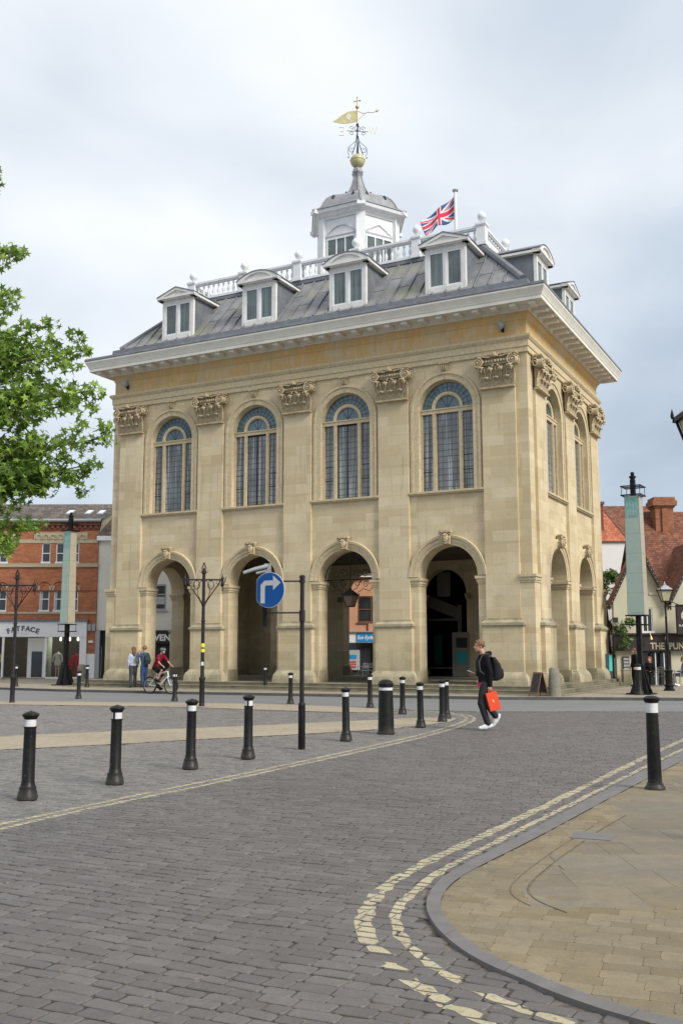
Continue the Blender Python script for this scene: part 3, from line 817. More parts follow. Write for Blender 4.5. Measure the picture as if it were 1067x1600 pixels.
# windows and blind arches of the cupola
for i in range(6):
    a = R(-90 + 60 * i)
    nx, ny = math.cos(a), math.sin(a); tx, ty = -ny, nx
    ap = 2.12 * math.cos(R(30))
    fr = lambda u_, o_, z, nx=nx, ny=ny, tx=tx, ty=ty: (CX + nx * (ap + o_) + tx * u_, CY + ny * (ap + o_) + ty * u_, z)
    wv = MB(fr); zs0, zs1 = 19.7, 21.55
    for (a0, a1, z0, z1) in ((-.78, .78, zs1, zs1 + .09), (-.78, .78, zs0 - .1, zs0), (-.78, -.71, zs0, zs1), (.71, .78, zs0, zs1), (-.27, -.21, zs0, zs1), (.21, .27, zs0, zs1)): wv.box(a0, a1, -.02, .05, z0, z1)
    fo = wv.build('window', M['white'], cup)
    for (a0, a1) in ((-.71, -.27), (-.21, .21), (.27, .71)):
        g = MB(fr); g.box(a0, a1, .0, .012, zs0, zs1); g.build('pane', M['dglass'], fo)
    d = MB(fr)
    z0 = 21.80
    d.tube([(-.82, .03, z0), (.82, .03, z0)], .028, 5)
    if i % 2 == 0: pts = [(-.8 + 1.6 * k / 12, .03, z0 + .02 + .46 * math.sin(PI * k / 12) ** .8) for k in range(13)]
    else: pts = [(-.8, .03, z0 + .04), (0, .03, z0 + .5), (.8, .03, z0 + .04)]
    d.tube(pts, .028, 5)
    for k in range(24):
        t = k / 23; x = -.78 + 1.56 * t
        hz = z0 + .02 + (.46 * math.sin(PI * t) ** .8 if i % 2 == 0 else .48 * (1 - abs(2 * t - 1)))
        d.box(x - .016, x + .016, .02, .075, hz - .07, hz - .025); d.box(x - .016, x + .016, .02, .075, z0 - .08, z0 - .03)
    d.build('blind_arch', M['white'], cup)
dm = MB()
dpro = [(2.60, 23.062), (2.655, 23.07), (2.65, 23.11), (2.36, 23.19), (2.16, 23.36), (2.05, 23.60), (1.86, 23.86), (1.58, 24.08), (1.25, 24.22), (.95, 24.31), (.68, 24.44), (.50, 24.64), (.38, 24.90), (.30, 25.15), (.26, 25.3), (.22, 25.5), (.25, 25.62), (.3, 25.74), (.26, 25.9), (.14, 26.02)]
for (ra, za), (rb, zb) in zip(dpro[:-1], dpro[1:]):
    pa, pb = hexp(ra), hexp(rb)
    dm.add([(x, y, za) for x, y in pa] + [(x, y, zb) for x, y in pb], [(i, (i + 1) % 6, 6 + (i + 1) % 6, 6 + i) for i in range(6)])
dm.add([(x, y, 26.02) for x, y in hexp(.14)], [(0, 1, 2, 3, 4, 5)])
for i in range(6):
    a = R(-120 + 60 * i)
    dm.tube([(CX + r_ * math.cos(a), CY + r_ * math.sin(a), z_ + .01) for r_, z_ in dpro[:-2]], [.03] * 3 + [.045] * 9 + [.035] * 7, 6)
dome = dm.build('dome', M['lead3'], cup)
lv = MB()     # little triangular louvres low and high on the dome
for i in range(6):
    for (da, rr, zz, q) in ((-5, 1.80, 23.88, .16), (5, 1.80, 23.88, .16), (-12, .95, 24.30, .12), (12, .95, 24.30, .12)):
        if rr > 1.5: a = R(-120 + 60 * i) + R(da * 2.2)
        else: a = R(-120 + 60 * i) + R(da * 1.3)
        rr2 = rr * (math.cos(R(30)) / math.cos(((a - R(-120 + 60 * i)) % R(60)) - R(30))) if True else rr
        nx, ny = math.cos(a), math.sin(a); tx, ty = -ny, nx
        p = lambda u_, o_, z: (CX + nx * (rr2 + o_) + tx * u_, CY + ny * (rr2 + o_) + ty * u_, zz + z)
        lv.add([p(-q * .6, .12, -.1), p(q * .6, .12, -.1), p(0, .05, .14), p(0, -.25, .12)], [(0, 1, 2), (0, 2, 3), (1, 3, 2), (0, 3, 1)])
lv.build('louvre', M['black'], dome)
bl = MB(); bl.sphere((CX, CY, 26.38), .37, 20, 14); bl.lathe([(.385, -.02), (.395, 0), (.385, .02)], (CX, CY, 26.40), 20)
vane = bl.build('gilt_ball', M['gilt'], dome)
# weather vane above the ball: turned so that the pennant flies to the left as seen from the square
va = MB()
va.tube([(CX, CY, 26.7), (CX, CY, 29.3)], [.03, .02], 6)
for k in range(4):
    a = R(-YAW * 57.2958 + 90 * k + 5); dx, dy = math.cos(a), math.sin(a)
    q = lambda r_, z_: (CX + dx * r_, CY + dy * r_, z_)
    va.tube([q(.28, 26.72), q(.20, 26.95), q(.11, 27.25), q(.03, 27.75)], .022, 5)
    sp = [q(.34 + .16 * (1 - j / 18) * math.cos(j * .55 + 2.4), 27.0 + .19 * (1 - j / 18) * math.sin(j * .55 + 2.4)) for j in range(16)]
    va.tube([q(.1, 27.45), q(.26, 27.3), q(.47, 27.1), q(.5, 26.85), q(.42, 26.66)], .014, 5); va.tube(sp, .014, 5)
    va.tube([q(.45, 26.62 + .0), q(.5, 26.58), q(.46, 26.53), q(.41, 26.57)], .018, 5)
    va.tube([q(0, 28.0), q(.55, 28.0)], .016, 5)
    va.tube([q(.3 + .13 * (1 - j / 14) * math.cos(j * .6), 27.86 + .12 * (1 - j / 14) * math.sin(j * .6)) for j in range(12)], .014, 5)
    va.tube([q(.28 + .12 * (1 - j / 14) * math.cos(-j * .6), 28.16 - .12 * (1 - j / 14) * math.sin(-j * .6)) for j in range(12)], .014, 5)
    va.tube([q(.03, 28.3), q(.13, 28.22), q(.14, 28.08), q(.04, 28.0)], .016, 5); va.sphere(q(.03, 28.36), .05, 6, 5)
va.build('scrolled_ironwork', M['blueiron'], dome)
def letter(strokes, u0, z0):
    m = MB()
    a = -YAW
    dx, dy = math.cos(a), math.sin(a)
    for st in strokes: m.tube([(CX + dx * (u0 + x), CY + dy * (u0 + x), z0 + z) for x, z in st], .014, 4)
    m.build('compass_letter', M['gilt'], dome)
letter([[(.30, 0), (.30, .42)], [(.30, .42), (.05, .42)], [(.30, .2), (.12, .2)], [(.30, 0), (.05, 0)]], -1.0, 27.78)
letter([[(0, .42), (.09, 0)], [(.09, 0), (.18, .36)], [(.18, .36), (.27, 0)], [(.27, 0), (.38, .42)]], .62, 27.84)
pn = MB()
dx, dy = math.cos(-YAW), math.sin(-YAW)
fl = lambda x, y, z: (CX + dx * x - dy * y, CY + dy * x + dx * y, z)
pn.fr = fl
pn.prism_y([(-1.28, 28.52), (-.95, 28.44), (-.62, 28.40), (-.02, 28.52), (-.02, 29.14), (-.5, 29.06), (-.62, 28.98), (-.9, 28.80), (-1.0, 28.68)], -.012, .012)
pn.tube([(0, 0, 28.42), (0, 0, 29.2)], .04, 6)
pn.tube([(.0, 0, 29.12), (.25, 0, 28.98), (.4, 0, 28.98), (.55, 0, 29.04), (.8, 0, 29.02), (1.0, 0, 29.1)], .02, 5); pn.tube([(0, 0, 28.6), (.2, 0, 28.78), (.4, 0, 28.97)], .016, 5)
pn.sphere((1.0, 0, 29.1), .06, 6, 5); pn.tube([(.96, 0, 29.2), (1.0, 0, 29.1), (1.12, 0, 29.14)], .016, 4)
pn.sphere((0, 0, 29.33), .105, 12, 8)
pn.tube([(0, 0, 29.4), (0, 0, 29.86)], [.03, .035], 6)
for (xa, za, xb, zb) in ((0, 29.66, .17, 29.69), (0, 29.66, -.17, 29.63), (0, 29.66, 0, 29.88)): pn.tube([(xa, 0, za), (xb, 0, zb)], [.018, .05], 6)
pn.build('weather_vane', M['gilt'], dome)
pt = MB(fl)
for (x, z) in ((-.45, 28.78), (-.36, 28.78), (-.54, 28.78), (-.45, 28.9), (-.45, 28.66), (-.39, 28.85), (-.51, 28.85), (-.39, 28.71), (-.51, 28.71)): pt.sphere((x, -.012, z), .035, 6, 4, 1, .3, 1.2)
pt.build('pennant_piercing', M['white'], dome)

# interior: floor, ceiling and the glazed stair lobby behind the fourth arch
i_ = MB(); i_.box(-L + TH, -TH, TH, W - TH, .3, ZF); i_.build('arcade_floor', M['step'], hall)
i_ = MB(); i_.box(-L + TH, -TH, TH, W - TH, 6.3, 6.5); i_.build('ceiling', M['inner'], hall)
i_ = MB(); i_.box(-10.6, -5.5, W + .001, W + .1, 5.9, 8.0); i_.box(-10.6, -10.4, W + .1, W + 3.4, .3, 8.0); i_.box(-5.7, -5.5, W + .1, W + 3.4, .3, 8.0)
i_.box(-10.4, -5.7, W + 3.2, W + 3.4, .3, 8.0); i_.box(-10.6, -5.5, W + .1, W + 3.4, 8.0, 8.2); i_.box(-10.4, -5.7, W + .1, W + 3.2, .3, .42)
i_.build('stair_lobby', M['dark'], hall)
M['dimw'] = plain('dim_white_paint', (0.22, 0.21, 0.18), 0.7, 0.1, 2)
M['green'] = plain('dark_green_glass', (0.0, 0.12, 0.085), 0.3, 0.1, 2)
M['teal'] = plain('teal_print', (0.0, 0.27, 0.30), 0.4, 0.08, 2)
i_ = MB()
i_.add([(-9.9, W + 1.2, 4.8), (-9.9, W + 1.2, 4.1), (-7.9, W + 1.2, 3.35), (-7.9, W + 1.2, 3.95), (-9.9, W + 1.3, 4.8), (-9.9, W + 1.3, 4.1), (-7.9, W + 1.3, 3.35), (-7.9, W + 1.3, 3.95)],
       [(0, 1, 2, 3), (4, 7, 6, 5), (0, 3, 7, 4), (1, 5, 6, 2), (0, 4, 5, 1), (2, 6, 7, 3)])
i_.box(-7.95, -7.72, W + 1.15, W + 1.38, .42, 4.1); i_.box(-9.9, -7.95, W + 1.22, W + 1.28, 3.28, 3.40); i_.box(-9.86, -9.70, W + 1.2, W + 1.3, .42, 3.28)
i_.box(-9.7, -7.95, W + 1.22, W + 1.28, .75, .84)
i_.build('staircase', M['dimw'], hall)
i_ = MB(); i_.box(-8.98, -8.23, W + .9, W + .94, 4.55, 5.85); i_.build('hanging_panel', M['dimw'], hall)
i_ = MB(); i_.box(-9.4, -8.9, W + 1.32, W + 1.34, .95, 2.55); i_.box(-8.3, -8.0, W + 1.32, W + 1.34, .95, 2.55); i_.build('lobby_glass', M['green'], hall)
i_ = MB(); i_.box(-7.5, -6.62, W - TH - .12, W - TH - .04, .42, 2.62); bd = i_.build('notice_board', M['dimw'], hall)
i_ = MB(); i_.box(-7.28, -6.7, W - TH - .14, W - TH - .122, 1.05, 1.65); i_.build('poster', M['teal'], bd)
i_ = MB(); i_.box(-7.28, -6.7, W - TH - .14, W - TH - .122, 1.85, 2.35); i_.build('poster', M['black'], bd)

# steps round the hall
for k, (o_, z0, z1) in enumerate(((1.42, .0, .13), (1.08, .13, .265), (.72, .265, .40))):
    st = MB(); st.sweep_rect(-L, 0, 0, W, [(-TH, z0), (o_, z0), (o_ + .012, z0 + .01), (o_ + .012, z1 - .03), (o_ + .03, z1 - .02), (o_, z1), (-TH, z1)])
    st.build('step', M['step'], hall)
# ------------------------------------------------------------------ ground
def setts(name, c1, c2, mortar, bw, rh, ang, paint=None, wear=0.5, ms=0.012, bumpk=1.0, roughv=0.62, patch=None, wob_=1.0, jdark=0.22):
    """stone setts; with paint: the same setts under worn road paint"""
    k = NT(name)
    v = k.mapv(k.co(), rot=(0, 0, -ang))
    wob = k.n('TexNoise', Vector=v, Scale=1.7, Detail=2.0).outputs['Color']
    wv = k.n('VectorMath', {'operation': 'MULTIPLY_ADD'}, i0=wob, i1=(0.13 * wob_, 0.075 * wob_, 0.0), i2=v).outputs[0]
    wob2 = k.n('TexNoise', Vector=v, Scale=7.0, Detail=2.0).outputs['Color']
    wv = k.n('VectorMath', {'operation': 'MULTIPLY_ADD'}, i0=wob2, i1=(0.05 * wob_, 0.04 * wob_, 0.0), i2=wv).outputs[0]
    b = k.n('TexBrick', {'offset': 0.43, 'offset_frequency': 2, 'squash': 0.78, 'squash_frequency': 3}, Vector=wv, Scale=1.0, Brick_Width=bw, Row_Height=rh, Mortar_Size=ms, Mortar_Smooth=0.35, Color1=(0, 0, 0, 1), Color2=(1, 1, 1, 1), Mortar=(0.5, 0.5, 0.5, 1), Bias=0.0)
    base = k.ramp(b.outputs[0], [(0.05, c1), (0.5, tuple((a + q) / 2 for a, q in zip(c1, c2))), (0.95, c2)])
    n = k.noise(0.35, 4, rough=0.6); n2 = k.noise(5.0, 5, rough=0.7); n3 = k.noise(42, 3, rough=0.7)
    base = k.mix(k.ramp(n, [(0.35, 0.0), (0.7, 0.35)]), base, tuple(x * 1.35 for x in c2))
    base = k.mix(k.ramp(n2, [(0.4, 0.0), (0.75, 0.35)]), base, tuple(x * 0.62 for x in c1))
    base = k.mix(k.ramp(n3, [(0.35, 0.25), (0.6, 0.0)]), base, tuple(x * 0.5 for x in c1))
    if jdark < .3:    # oil spots and darker, damper patches
        base = k.mix(k.ramp(k.noise(1.3, 4, vec=k.mapv(k.co(), loc=(5, 3, 0)), rough=0.55), [(0.62, 0.0), (0.72, 0.35)]), base, tuple(x * 0.5 for x in c1))
        base = k.mix(k.ramp(k.noise(11.0, 2, vec=k.mapv(k.co(), loc=(1, 7, 0))), [(0.74, 0.0), (0.78, 0.5)]), base, tuple(min(1, x * 2.0) for x in c2))
    if patch:
        base = k.mix(k.ramp(k.noise(0.8, 4, rough=0.6), [(0.5, 0.0), (0.65, patch[1])]), base, (*patch[0], 1))
    # joints: part sandy, part open and dark; course joints painted darker as shadow
    jn = k.noise(2.6, 3, vec=k.mapv(v, scale=(1, 2.2, 1)))
    sy_ = k.n('SeparateXYZ', Vector=wv).outputs[1]
    fr_ = k.math('FRACT', k.math('DIVIDE', sy_, rh))
    dd_ = k.math('MULTIPLY', k.math('MINIMUM', fr_, k.math('SUBTRACT', 1.0, fr_)), rh)
    rowm = k.math('LESS_THAN', dd_, ms * 0.95)
    jn = k.math('SUBTRACT', k.math('ADD', jn, 0.07), k.math('MULTIPLY', rowm, 0.17))
    mc = k.ramp(jn, [(0.46, tuple(x * jdark for x in c1)), (0.56, tuple(x * .62 for x in mortar)), (0.72, mortar)])
    fac = b.outputs['Fac']
    base = k.mix(fac, base, mc)
    rg = k.math('MULTIPLY_ADD', n2, 0.25, roughv - 0.12)
    h = k.math('SUBTRACT', k.math('ADD', k.math('MULTIPLY', k.noise(24, 3, rough=0.65), 0.22), k.math('MULTIPLY', b.outputs[0], 0.5)), k.math('MULTIPLY', fac, 1.3))
    if paint:
        pn = k.noise(3.2, 4, vec=k.mapv(v, scale=(1.0, 2.6, 1)), rough=0.65)
        nz = k.math('SUBTRACT', pn, k.math('MULTIPLY', fac, 0.16))
        mk = k.ramp(nz, [(wear - .02, 0.0), (wear + 0.05, .93)])
        pc = k.ramp(n2, [(0.3, tuple(x * 0.82 for x in paint)), (0.7, paint)])
        base = k.mix(mk, base, pc)
    k.col(base); k.rough(rg); k.b.inputs['Specular IOR Level'].default_value = 0.35
    k.bump(h, 0.75 * bumpk, 0.016)
    return k.m
HA = YAW
SC1, SC2, SCM = (0.108, 0.100, 0.097), (0.146, 0.137, 0.133), (0.215, 0.192, 0.16)
M['setts'] = setts('road_setts', SC1, SC2, SCM, 0.235, 0.122, HA, ms=.0095, bumpk=1.3)
M['setts_l'] = setts('square_setts', (0.135, 0.128, 0.122), (0.20, 0.19, 0.18), (0.23, 0.21, 0.18), 0.19, 0.105, HA + 0.1, bumpk=0.8)
M['yellow'] = setts('worn_yellow_paint', SC1, SC2, SCM, 0.235, 0.122, HA, ms=.0095, bumpk=1.3, paint=(0.42, 0.375, 0.24), wear=0.40)
M['yellow2'] = setts('very_worn_yellow_paint', SC1, SC2, SCM, 0.235, 0.122, HA, ms=.0095, bumpk=1.3, paint=(0.43, 0.385, 0.25), wear=0.43)
M['whitep'] = setts('worn_white_paint', SC1, SC2, SCM, 0.235, 0.122, HA, ms=.0095, bumpk=1.3, paint=(0.44, 0.43, 0.39), wear=0.42)
M['buff'] = setts('buff_paving_setts', (0.185, 0.15, 0.095), (0.225, 0.187, 0.122), (0.165, 0.135, 0.09), 0.23, 0.15, HA + 0.5, ms=0.003, bumpk=0.3, roughv=0.8, patch=((0.165, 0.142, 0.10), 0.75), jdark=.5)
M['buffband'] = setts('buff_band_paving', (0.31, 0.265, 0.19), (0.355, 0.305, 0.225), (0.26, 0.22, 0.16), 0.3, 0.2, HA, ms=0.005, bumpk=0.2, roughv=0.85)
M['flags'] = setts('large_flagstones', (0.158, 0.132, 0.092), (0.20, 0.172, 0.126), (0.11, 0.10, 0.075), 0.95, 0.60, HA + .5, ms=0.006, bumpk=0.25, roughv=0.8, patch=((0.185, 0.17, 0.143), 0.6), wob_=.12, jdark=.5)
def asphalt():
    k = NT('asphalt')
    n = k.noise(120, 3, rough=0.8); n2 = k.noise(0.6, 4)
    c = k.ramp(n, [(0.3, (0.115, 0.118, 0.12)), (0.7, (0.19, 0.193, 0.195))])
    c = k.mix(k.ramp(n2, [(0.35, 0.0), (0.7, 0.35)]), c, (0.21, 0.215, 0.22, 1))
    k.col(c); k.rough(0.85); k.bump(n, 0.3, 0.004); return k.m
M['asphalt'] = asphalt()
M['kerb'] = plain('grey_kerb_stone', (0.148, 0.139, 0.137), 0.75, 0.14, 5, bump=0.3, dirt=((0.12, 0.115, 0.105), 2.5, 0.5))
M['joint'] = plain('sandy_joint', (0.12, 0.095, 0.06), 0.95, 0.4, 9)
M['kerbd'] = plain('dark_kerb_stone', (0.085, 0.082, 0.078), 0.85, 0.2, 5, bump=0.3)
M['pave'] = setts('pavement_slabs', (0.25, 0.225, 0.175), (0.32, 0.285, 0.22), (0.17, 0.15, 0.11), 0.6, 0.45, HA, ms=0.008, bumpk=0.3, roughv=0.85)

def sheet(name, pts, z, mat, depth=0.0):
    m = MB(); n = len(pts)
    if depth: m.prism(pts, z - depth, z)
    else: m.add([(x, y, z) for x, y in pts], [tuple(range(n))])
    return struct(name, m, mat)
def smooth_line(pts, it=2):
    for _ in range(it):
        q = [pts[0]]
        for a, b in zip(pts[:-1], pts[1:]):
            q += [(a[0] * .75 + b[0] * .25, a[1] * .75 + b[1] * .25), (a[0] * .25 + b[0] * .75, a[1] * .25 + b[1] * .75)]
        pts = q + [pts[-1]]
    return pts
def ribbon(name, pts, wd, z, mat, jit=0.0, kind=None):
    z = {.012: .0075, .008: .0035}.get(z, z)
    m = MB(); n = len(pts); vs = []
    for i, p in enumerate(pts):
        a, b = pts[max(i - 1, 0)], pts[min(i + 1, n - 1)]
        t = Vector((b[0] - a[0], b[1] - a[1])).normalized(); nx, ny = -t.y, t.x
        j1, j2 = (1 + random.uniform(-jit, jit)), (1 + random.uniform(-jit, jit))
        vs += [(p[0] + nx * wd / 2 * j1, p[1] + ny * wd / 2 * j1, z), (p[0] - nx * wd / 2 * j2, p[1] - ny * wd / 2 * j2, z)]
    m.add(vs, [(2 * i, 2 * i + 1, 2 * i + 3, 2 * i + 2) for i in range(n - 1)])
    return struct(name, m, mat)
def resample(pts, d):
    out = [pts[0]]; acc = 0
    for a, b in zip(pts[:-1], pts[1:]):
        ln = math.dist(a, b); k = max(1, int(ln / d))
        for i in range(1, k + 1): out.append((a[0] + (b[0] - a[0]) * i / k, a[1] + (b[1] - a[1]) * i / k))
    return out
sheet('ground', [(-900, -60), (900, -60), (900, 1500), (-900, 1500)], -0.016, M['setts'])
# asphalt street in front of the hall, curving between the square and the kerb
KERB = [(-60, 68), (-25, 50.6), (-15.24, 45.2), (-11.99, 42.9), (-5.94, 40.0), (1.14, 37.1), (5.46, 35.2), (8.31, 34.9), (11.45, 34.3), (30, 31.5), (70, 26)]
INNER = [(70, 20), (30, 25.5), (9.6, 28.3), (6.57, 28.42), (3.89, 28.5), (1.4, 29.75), (-0.28, 31.3), (-2.78, 32.9), (-4.92, 33.4), (-8.3, 34.3), (-11.73, 34.9), (-25, 37.5), (-60, 48)]
sheet('street', KERB + INNER, 0.004, M['asphalt'])
# the square
SQ = [(-3.3, 9.92), (-3.09, 10.47), (-2.56, 11.59), (-1.88, 12.85), (-0.96, 14.74), (-0.15, 16.37), (0.76, 18.31), (1.6, 20.16), (2.29, 21.92), (2.94, 23.8), (3.33, 25.34), (3.42, 26.57), (3.25, 27.64), (2.81, 28.52), (1.97, 29.47)]
SQ = [(-9.0, 0.5), (-6.2, 5.2), (-4.4, 8.0)] + SQ
SQs = smooth_line(SQ)
sheet('square', SQs + [(1.4, 29.75), (-0.28, 31.3), (-2.78, 32.9), (-4.92, 33.4), (-8.3, 34.3), (-11.73, 34.9), (-25, 37.5), (-60, 48), (-60, 0)], -0.013, M['setts_l'])
B1T = [(-60, -8), (-20, 13.5), (-7.1, 20.4), (-5.95, 21.1), (-4.01, 22.2), (-1.99, 23.3), (-0.22, 24.5), (1.05, 25.3), (2.2, 26.1), (2.75, 26.1)]
B1B = [(2.9, 25.5), (2.55, 24.3), (1.53, 22.85), (0.36, 21.78), (-1.22, 20.67), (-2.9, 19.67), (-3.97, 18.89), (-4.99, 18.28), (-5.95, 17.72), (-20, 9.2), (-60, -14)]
sheet('paving_band', B1T + B1B, 0.0055, M['buffband'])
sheet('paving_band', [(-60, 47.5), (-25, 37.3), (-11.73, 34.8), (-8.3, 34.2), (-4.92, 33.3), (-2.78, 32.8), (-0.28, 31.2), (1.24, 29.81), (1.6, 29.1), (1.15, 27.9), (-0.61, 28.5), (-2.48, 29.5), (-4.58, 30.9), (-7.72, 31.8), (-11.02, 32.65), (-25, 35), (-60, 45)], 0.0095, M['buffband'])
# painted lines: centre lines only; the paint itself lies on the tops of the setts (see below)
YA = smooth_line([(-9.0, 0.5), (-6.1, 5.2), (-4.35, 8.0)] + SQ[3:])
YA2 = smooth_line([(-9.2, 0.7), (-6.35, 5.4), (-4.6, 8.2), (-3.38, 10.17), (-2.63, 11.88), (-0.98, 15.05), (0.79, 18.93), (1.70, 21.0), (2.39, 22.83), (2.97, 24.66), (3.2, 25.82), (3.2, 26.83), (2.85, 27.94), (2.35, 28.6)])
YB = smooth_line([(30, 62), (14, 33), (9.5, 25), (6.45, 19.35), (4.66, 16.0), (2.56, 11.95), (1.51, 9.93), (0.9, 8.82), (0.53, 8.06), (0.31, 7.56), (0.18, 7.06), (0.13, 6.61), (0.16, 6.12), (0.27, 5.65), (0.42, 5.29), (0.58, 5.02), (0.9, 4.6), (1.6, 4.1), (3, 3.4)])
YB2 = smooth_line([(30.6, 62), (14.5, 32.9), (9.9, 24.9), (6.72, 19.1), (4.86, 15.8), (2.74, 11.8), (1.68, 9.83), (1.10, 8.72), (0.75, 8.04), (0.53, 7.46), (0.40, 7.06), (0.33, 6.68), (0.34, 6.32), (0.41, 5.93), (0.54, 5.59), (0.68, 5.31), (0.85, 5.06), (1.05, 4.84), (1.7, 4.4), (3.1, 3.7)])
# pavement on the right: flush kerb stones, buff setts, flags
KO = [(16, 36), (10.3, 25.6), (7.4, 20.2), (5.72, 17.09), (4.35, 14.6), (3.12, 12.30), (1.96, 10.10), (1.37, 9.02), (0.98, 8.32), (0.71, 7.76), (0.57, 7.3), (0.51, 6.85), (0.54, 6.37), (0.63, 5.97), (0.74, 5.68), (0.87, 5.47), (1.02, 5.2), (1.3, 4.85), (2.0, 4.3), (3.4, 3.5), (6, 2.4), (12, 0)]
KI = [(16.2, 35.7), (10.55, 25.4), (7.68, 20.0), (5.98, 16.9), (4.6, 14.4), (3.36, 12.18), (2.20, 10.0), (1.62, 8.93), (1.23, 8.25), (0.93, 7.73), (0.76, 7.3), (0.67, 6.9), (0.68, 6.55), (0.76, 6.13), (0.85, 5.86), (0.97, 5.62), (1.12, 5.36), (1.42, 4.98), (2.1, 4.45), (3.45, 3.68), (6.1, 2.6), (12.1, .2)]
KO = [(x + .035 * min(1, max(0, (12 - y) / 4)), y) for x, y in KO]; KI = [(x + .035 * min(1, max(0, (12 - y) / 4)), y) for x, y in KI]
KOs, KIs = smooth_line(KO), smooth_line(KI)
kf = lambda y: .58 + .22 * min(1, max(0, (y - 7.5) / 5))
KIs = [(k0[0] + (k1[0] - k0[0]) * kf(k0[1]), k0[1] + (k1[1] - k0[1]) * kf(k0[1])) for k0, k1 in zip(KOs, KIs)]
m = MB(); n = len(KOs)
vs = [(x, y, .022) for x, y in KOs] + [(x, y, .0275) for x, y in KIs] + [(x, y, -.01) for x, y in KOs]
m.add(vs, [(i, n + i, n + i + 1, i + 1) for i in range(n - 1)] + [(2 * n + i, i, i + 1, 2 * n + i + 1) for i in range(n - 1)])
struct('kerb', m, M['kerb'])
# kerb joints
m = MB()
for i in range(6, n - 6, 9):
    a, b = Vector(KOs[i]), Vector(KIs[i]); t = (Vector(KOs[i + 1]) - a).normalized() * .004
    t *= .45; m.add([(a.x - t.x, a.y - t.y, .0235), (b.x - t.x, b.y - t.y, .029), (b.x + t.x, b.y + t.y, .029), (a.x + t.x, a.y + t.y, .0235)], [(0, 1, 2, 3)])
struct('kerb_joint', m, M['kerbd'])
sheet('pavement', KIs + [(60, -20), (60, 20)], .0195, M['buff'])
FLG = [(14.6, 30), (8.6, 20.6), (5.2, 14.9), (3.73, 12.28), (2.92, 10.55), (2.44, 9.72), (1.84, 8.56), (1.50, 7.85), (1.34, 7.45), (1.30, 7.22), (2.24, 6.90), (5, 6.0), (20, 1.2), (50, 14)]
sheet('flagstone_paving', FLG, .0205, M['flags'])
m = MB()
arcp = resample(smooth_line([(2.92, 10.56), (2.44, 9.73), (1.84, 8.57), (1.50, 7.86), (1.335, 7.46), (1.295, 7.22), (1.33, 6.98), (1.45, 6.72)]), .1)
ribbon('paving_joint', arcp, .012, .0262, M['joint'])
ribbon('paving_joint', [(x - .125, y + .01) for x, y in arcp[6:-4]], .008, .0262, M['joint'])
mh = MB(); 
mh.prism([(2.05, 9.30), (2.38, 9.16), (2.52, 9.46), (2.17, 9.60)], .024, .030)
mo = tag(mh.build('manhole_cover', M['kerb']), 'small grey square cover set in the right-hand pavement', 'cover')
# pavement round the hall with its kerb
m = MB()
n = len(KERB)
ins = [(x + .07, y + .15) for x, y in KERB]
m.add([(x, y, .0) for x, y in KERB] + [(x, y, .10) for x, y in KERB] + [(x, y, .104) for x, y in ins], [(i, i + 1, n + i + 1, n + i) for i in range(n - 1)] + [(n + i, n + i + 1, 2 * n + i + 1, 2 * n + i) for i in range(n - 1)])
struct('kerb', m, M['kerbd'])
sheet('pavement', [(x + .06, y + .14) for x, y in KERB] + [(300, 26), (300, 300), (-300, 300), (-300, 68)], .10, M['pave'])

ribbon('white_line', resample(smooth_line([(2.3, 28.9), (1.7, 29.7), (.9, 30.6), (0.2, 31.6)]), .2), .07, .0125, M['whitep'], .1)
# ---- individual setts laid in courses, in the part of the road and square near the camera
def inside(p, poly):
    x, y = p; c = False; j = len(poly) - 1
    for i in range(len(poly)):
        xi, yi = poly[i]; xj, yj = poly[j]
        if (yi > y) != (yj > y) and x < (xj - xi) * (y - yi) / (yj - yi) + xi: c = not c
        j = i
    return c
KPOLY = KOs + [(60, -20), (60, 40)]
STREET = KERB + INNER
SQPOLY = SQs + [(1.4, 29.75), (-0.28, 31.3), (-2.78, 32.9), (-4.92, 33.4), (-8.3, 34.3), (-11.73, 34.9), (-25, 37.5), (-60, 48), (-60, 0)]
B2 = [(-25, 37.3), (-11.73, 34.8), (-8.3, 34.2), (-4.92, 33.3), (-2.78, 32.8), (-0.28, 31.2), (1.24, 29.81), (1.6, 29.1), (1.15, 27.9), (-0.61, 28.5), (-2.48, 29.5), (-4.58, 30.9), (-7.72, 31.8), (-11.02, 32.65), (-25, 35)]
B1 = B1T + B1B
def region(x, y): return 3.0 < y < 36 and abs(x) < .42 * y + 3.0
def clip(poly, quad):
    """Sutherland-Hodgman: poly clipped by a convex counter-clockwise quad"""
    out = poly
    for i in range(len(quad)):
        a, b = quad[i], quad[(i + 1) % len(quad)]
        ex, ey = b[0] - a[0], b[1] - a[1]
        inp, out = out, []
        if not inp: return []
        for k in range(len(inp)):
            p, q = inp[k - 1], inp[k]
            dp = ex * (p[1] - a[1]) - ey * (p[0] - a[0]); dq = ex * (q[1] - a[1]) - ey * (q[0] - a[0])
            if (dp >= 0) != (dq >= 0):
                t = dp / (dp - dq); out.append((p[0] + (q[0] - p[0]) * t, p[1] + (q[1] - p[1]) * t))
            if dq >= 0: out.append(q)
    return out
from collections import defaultdict
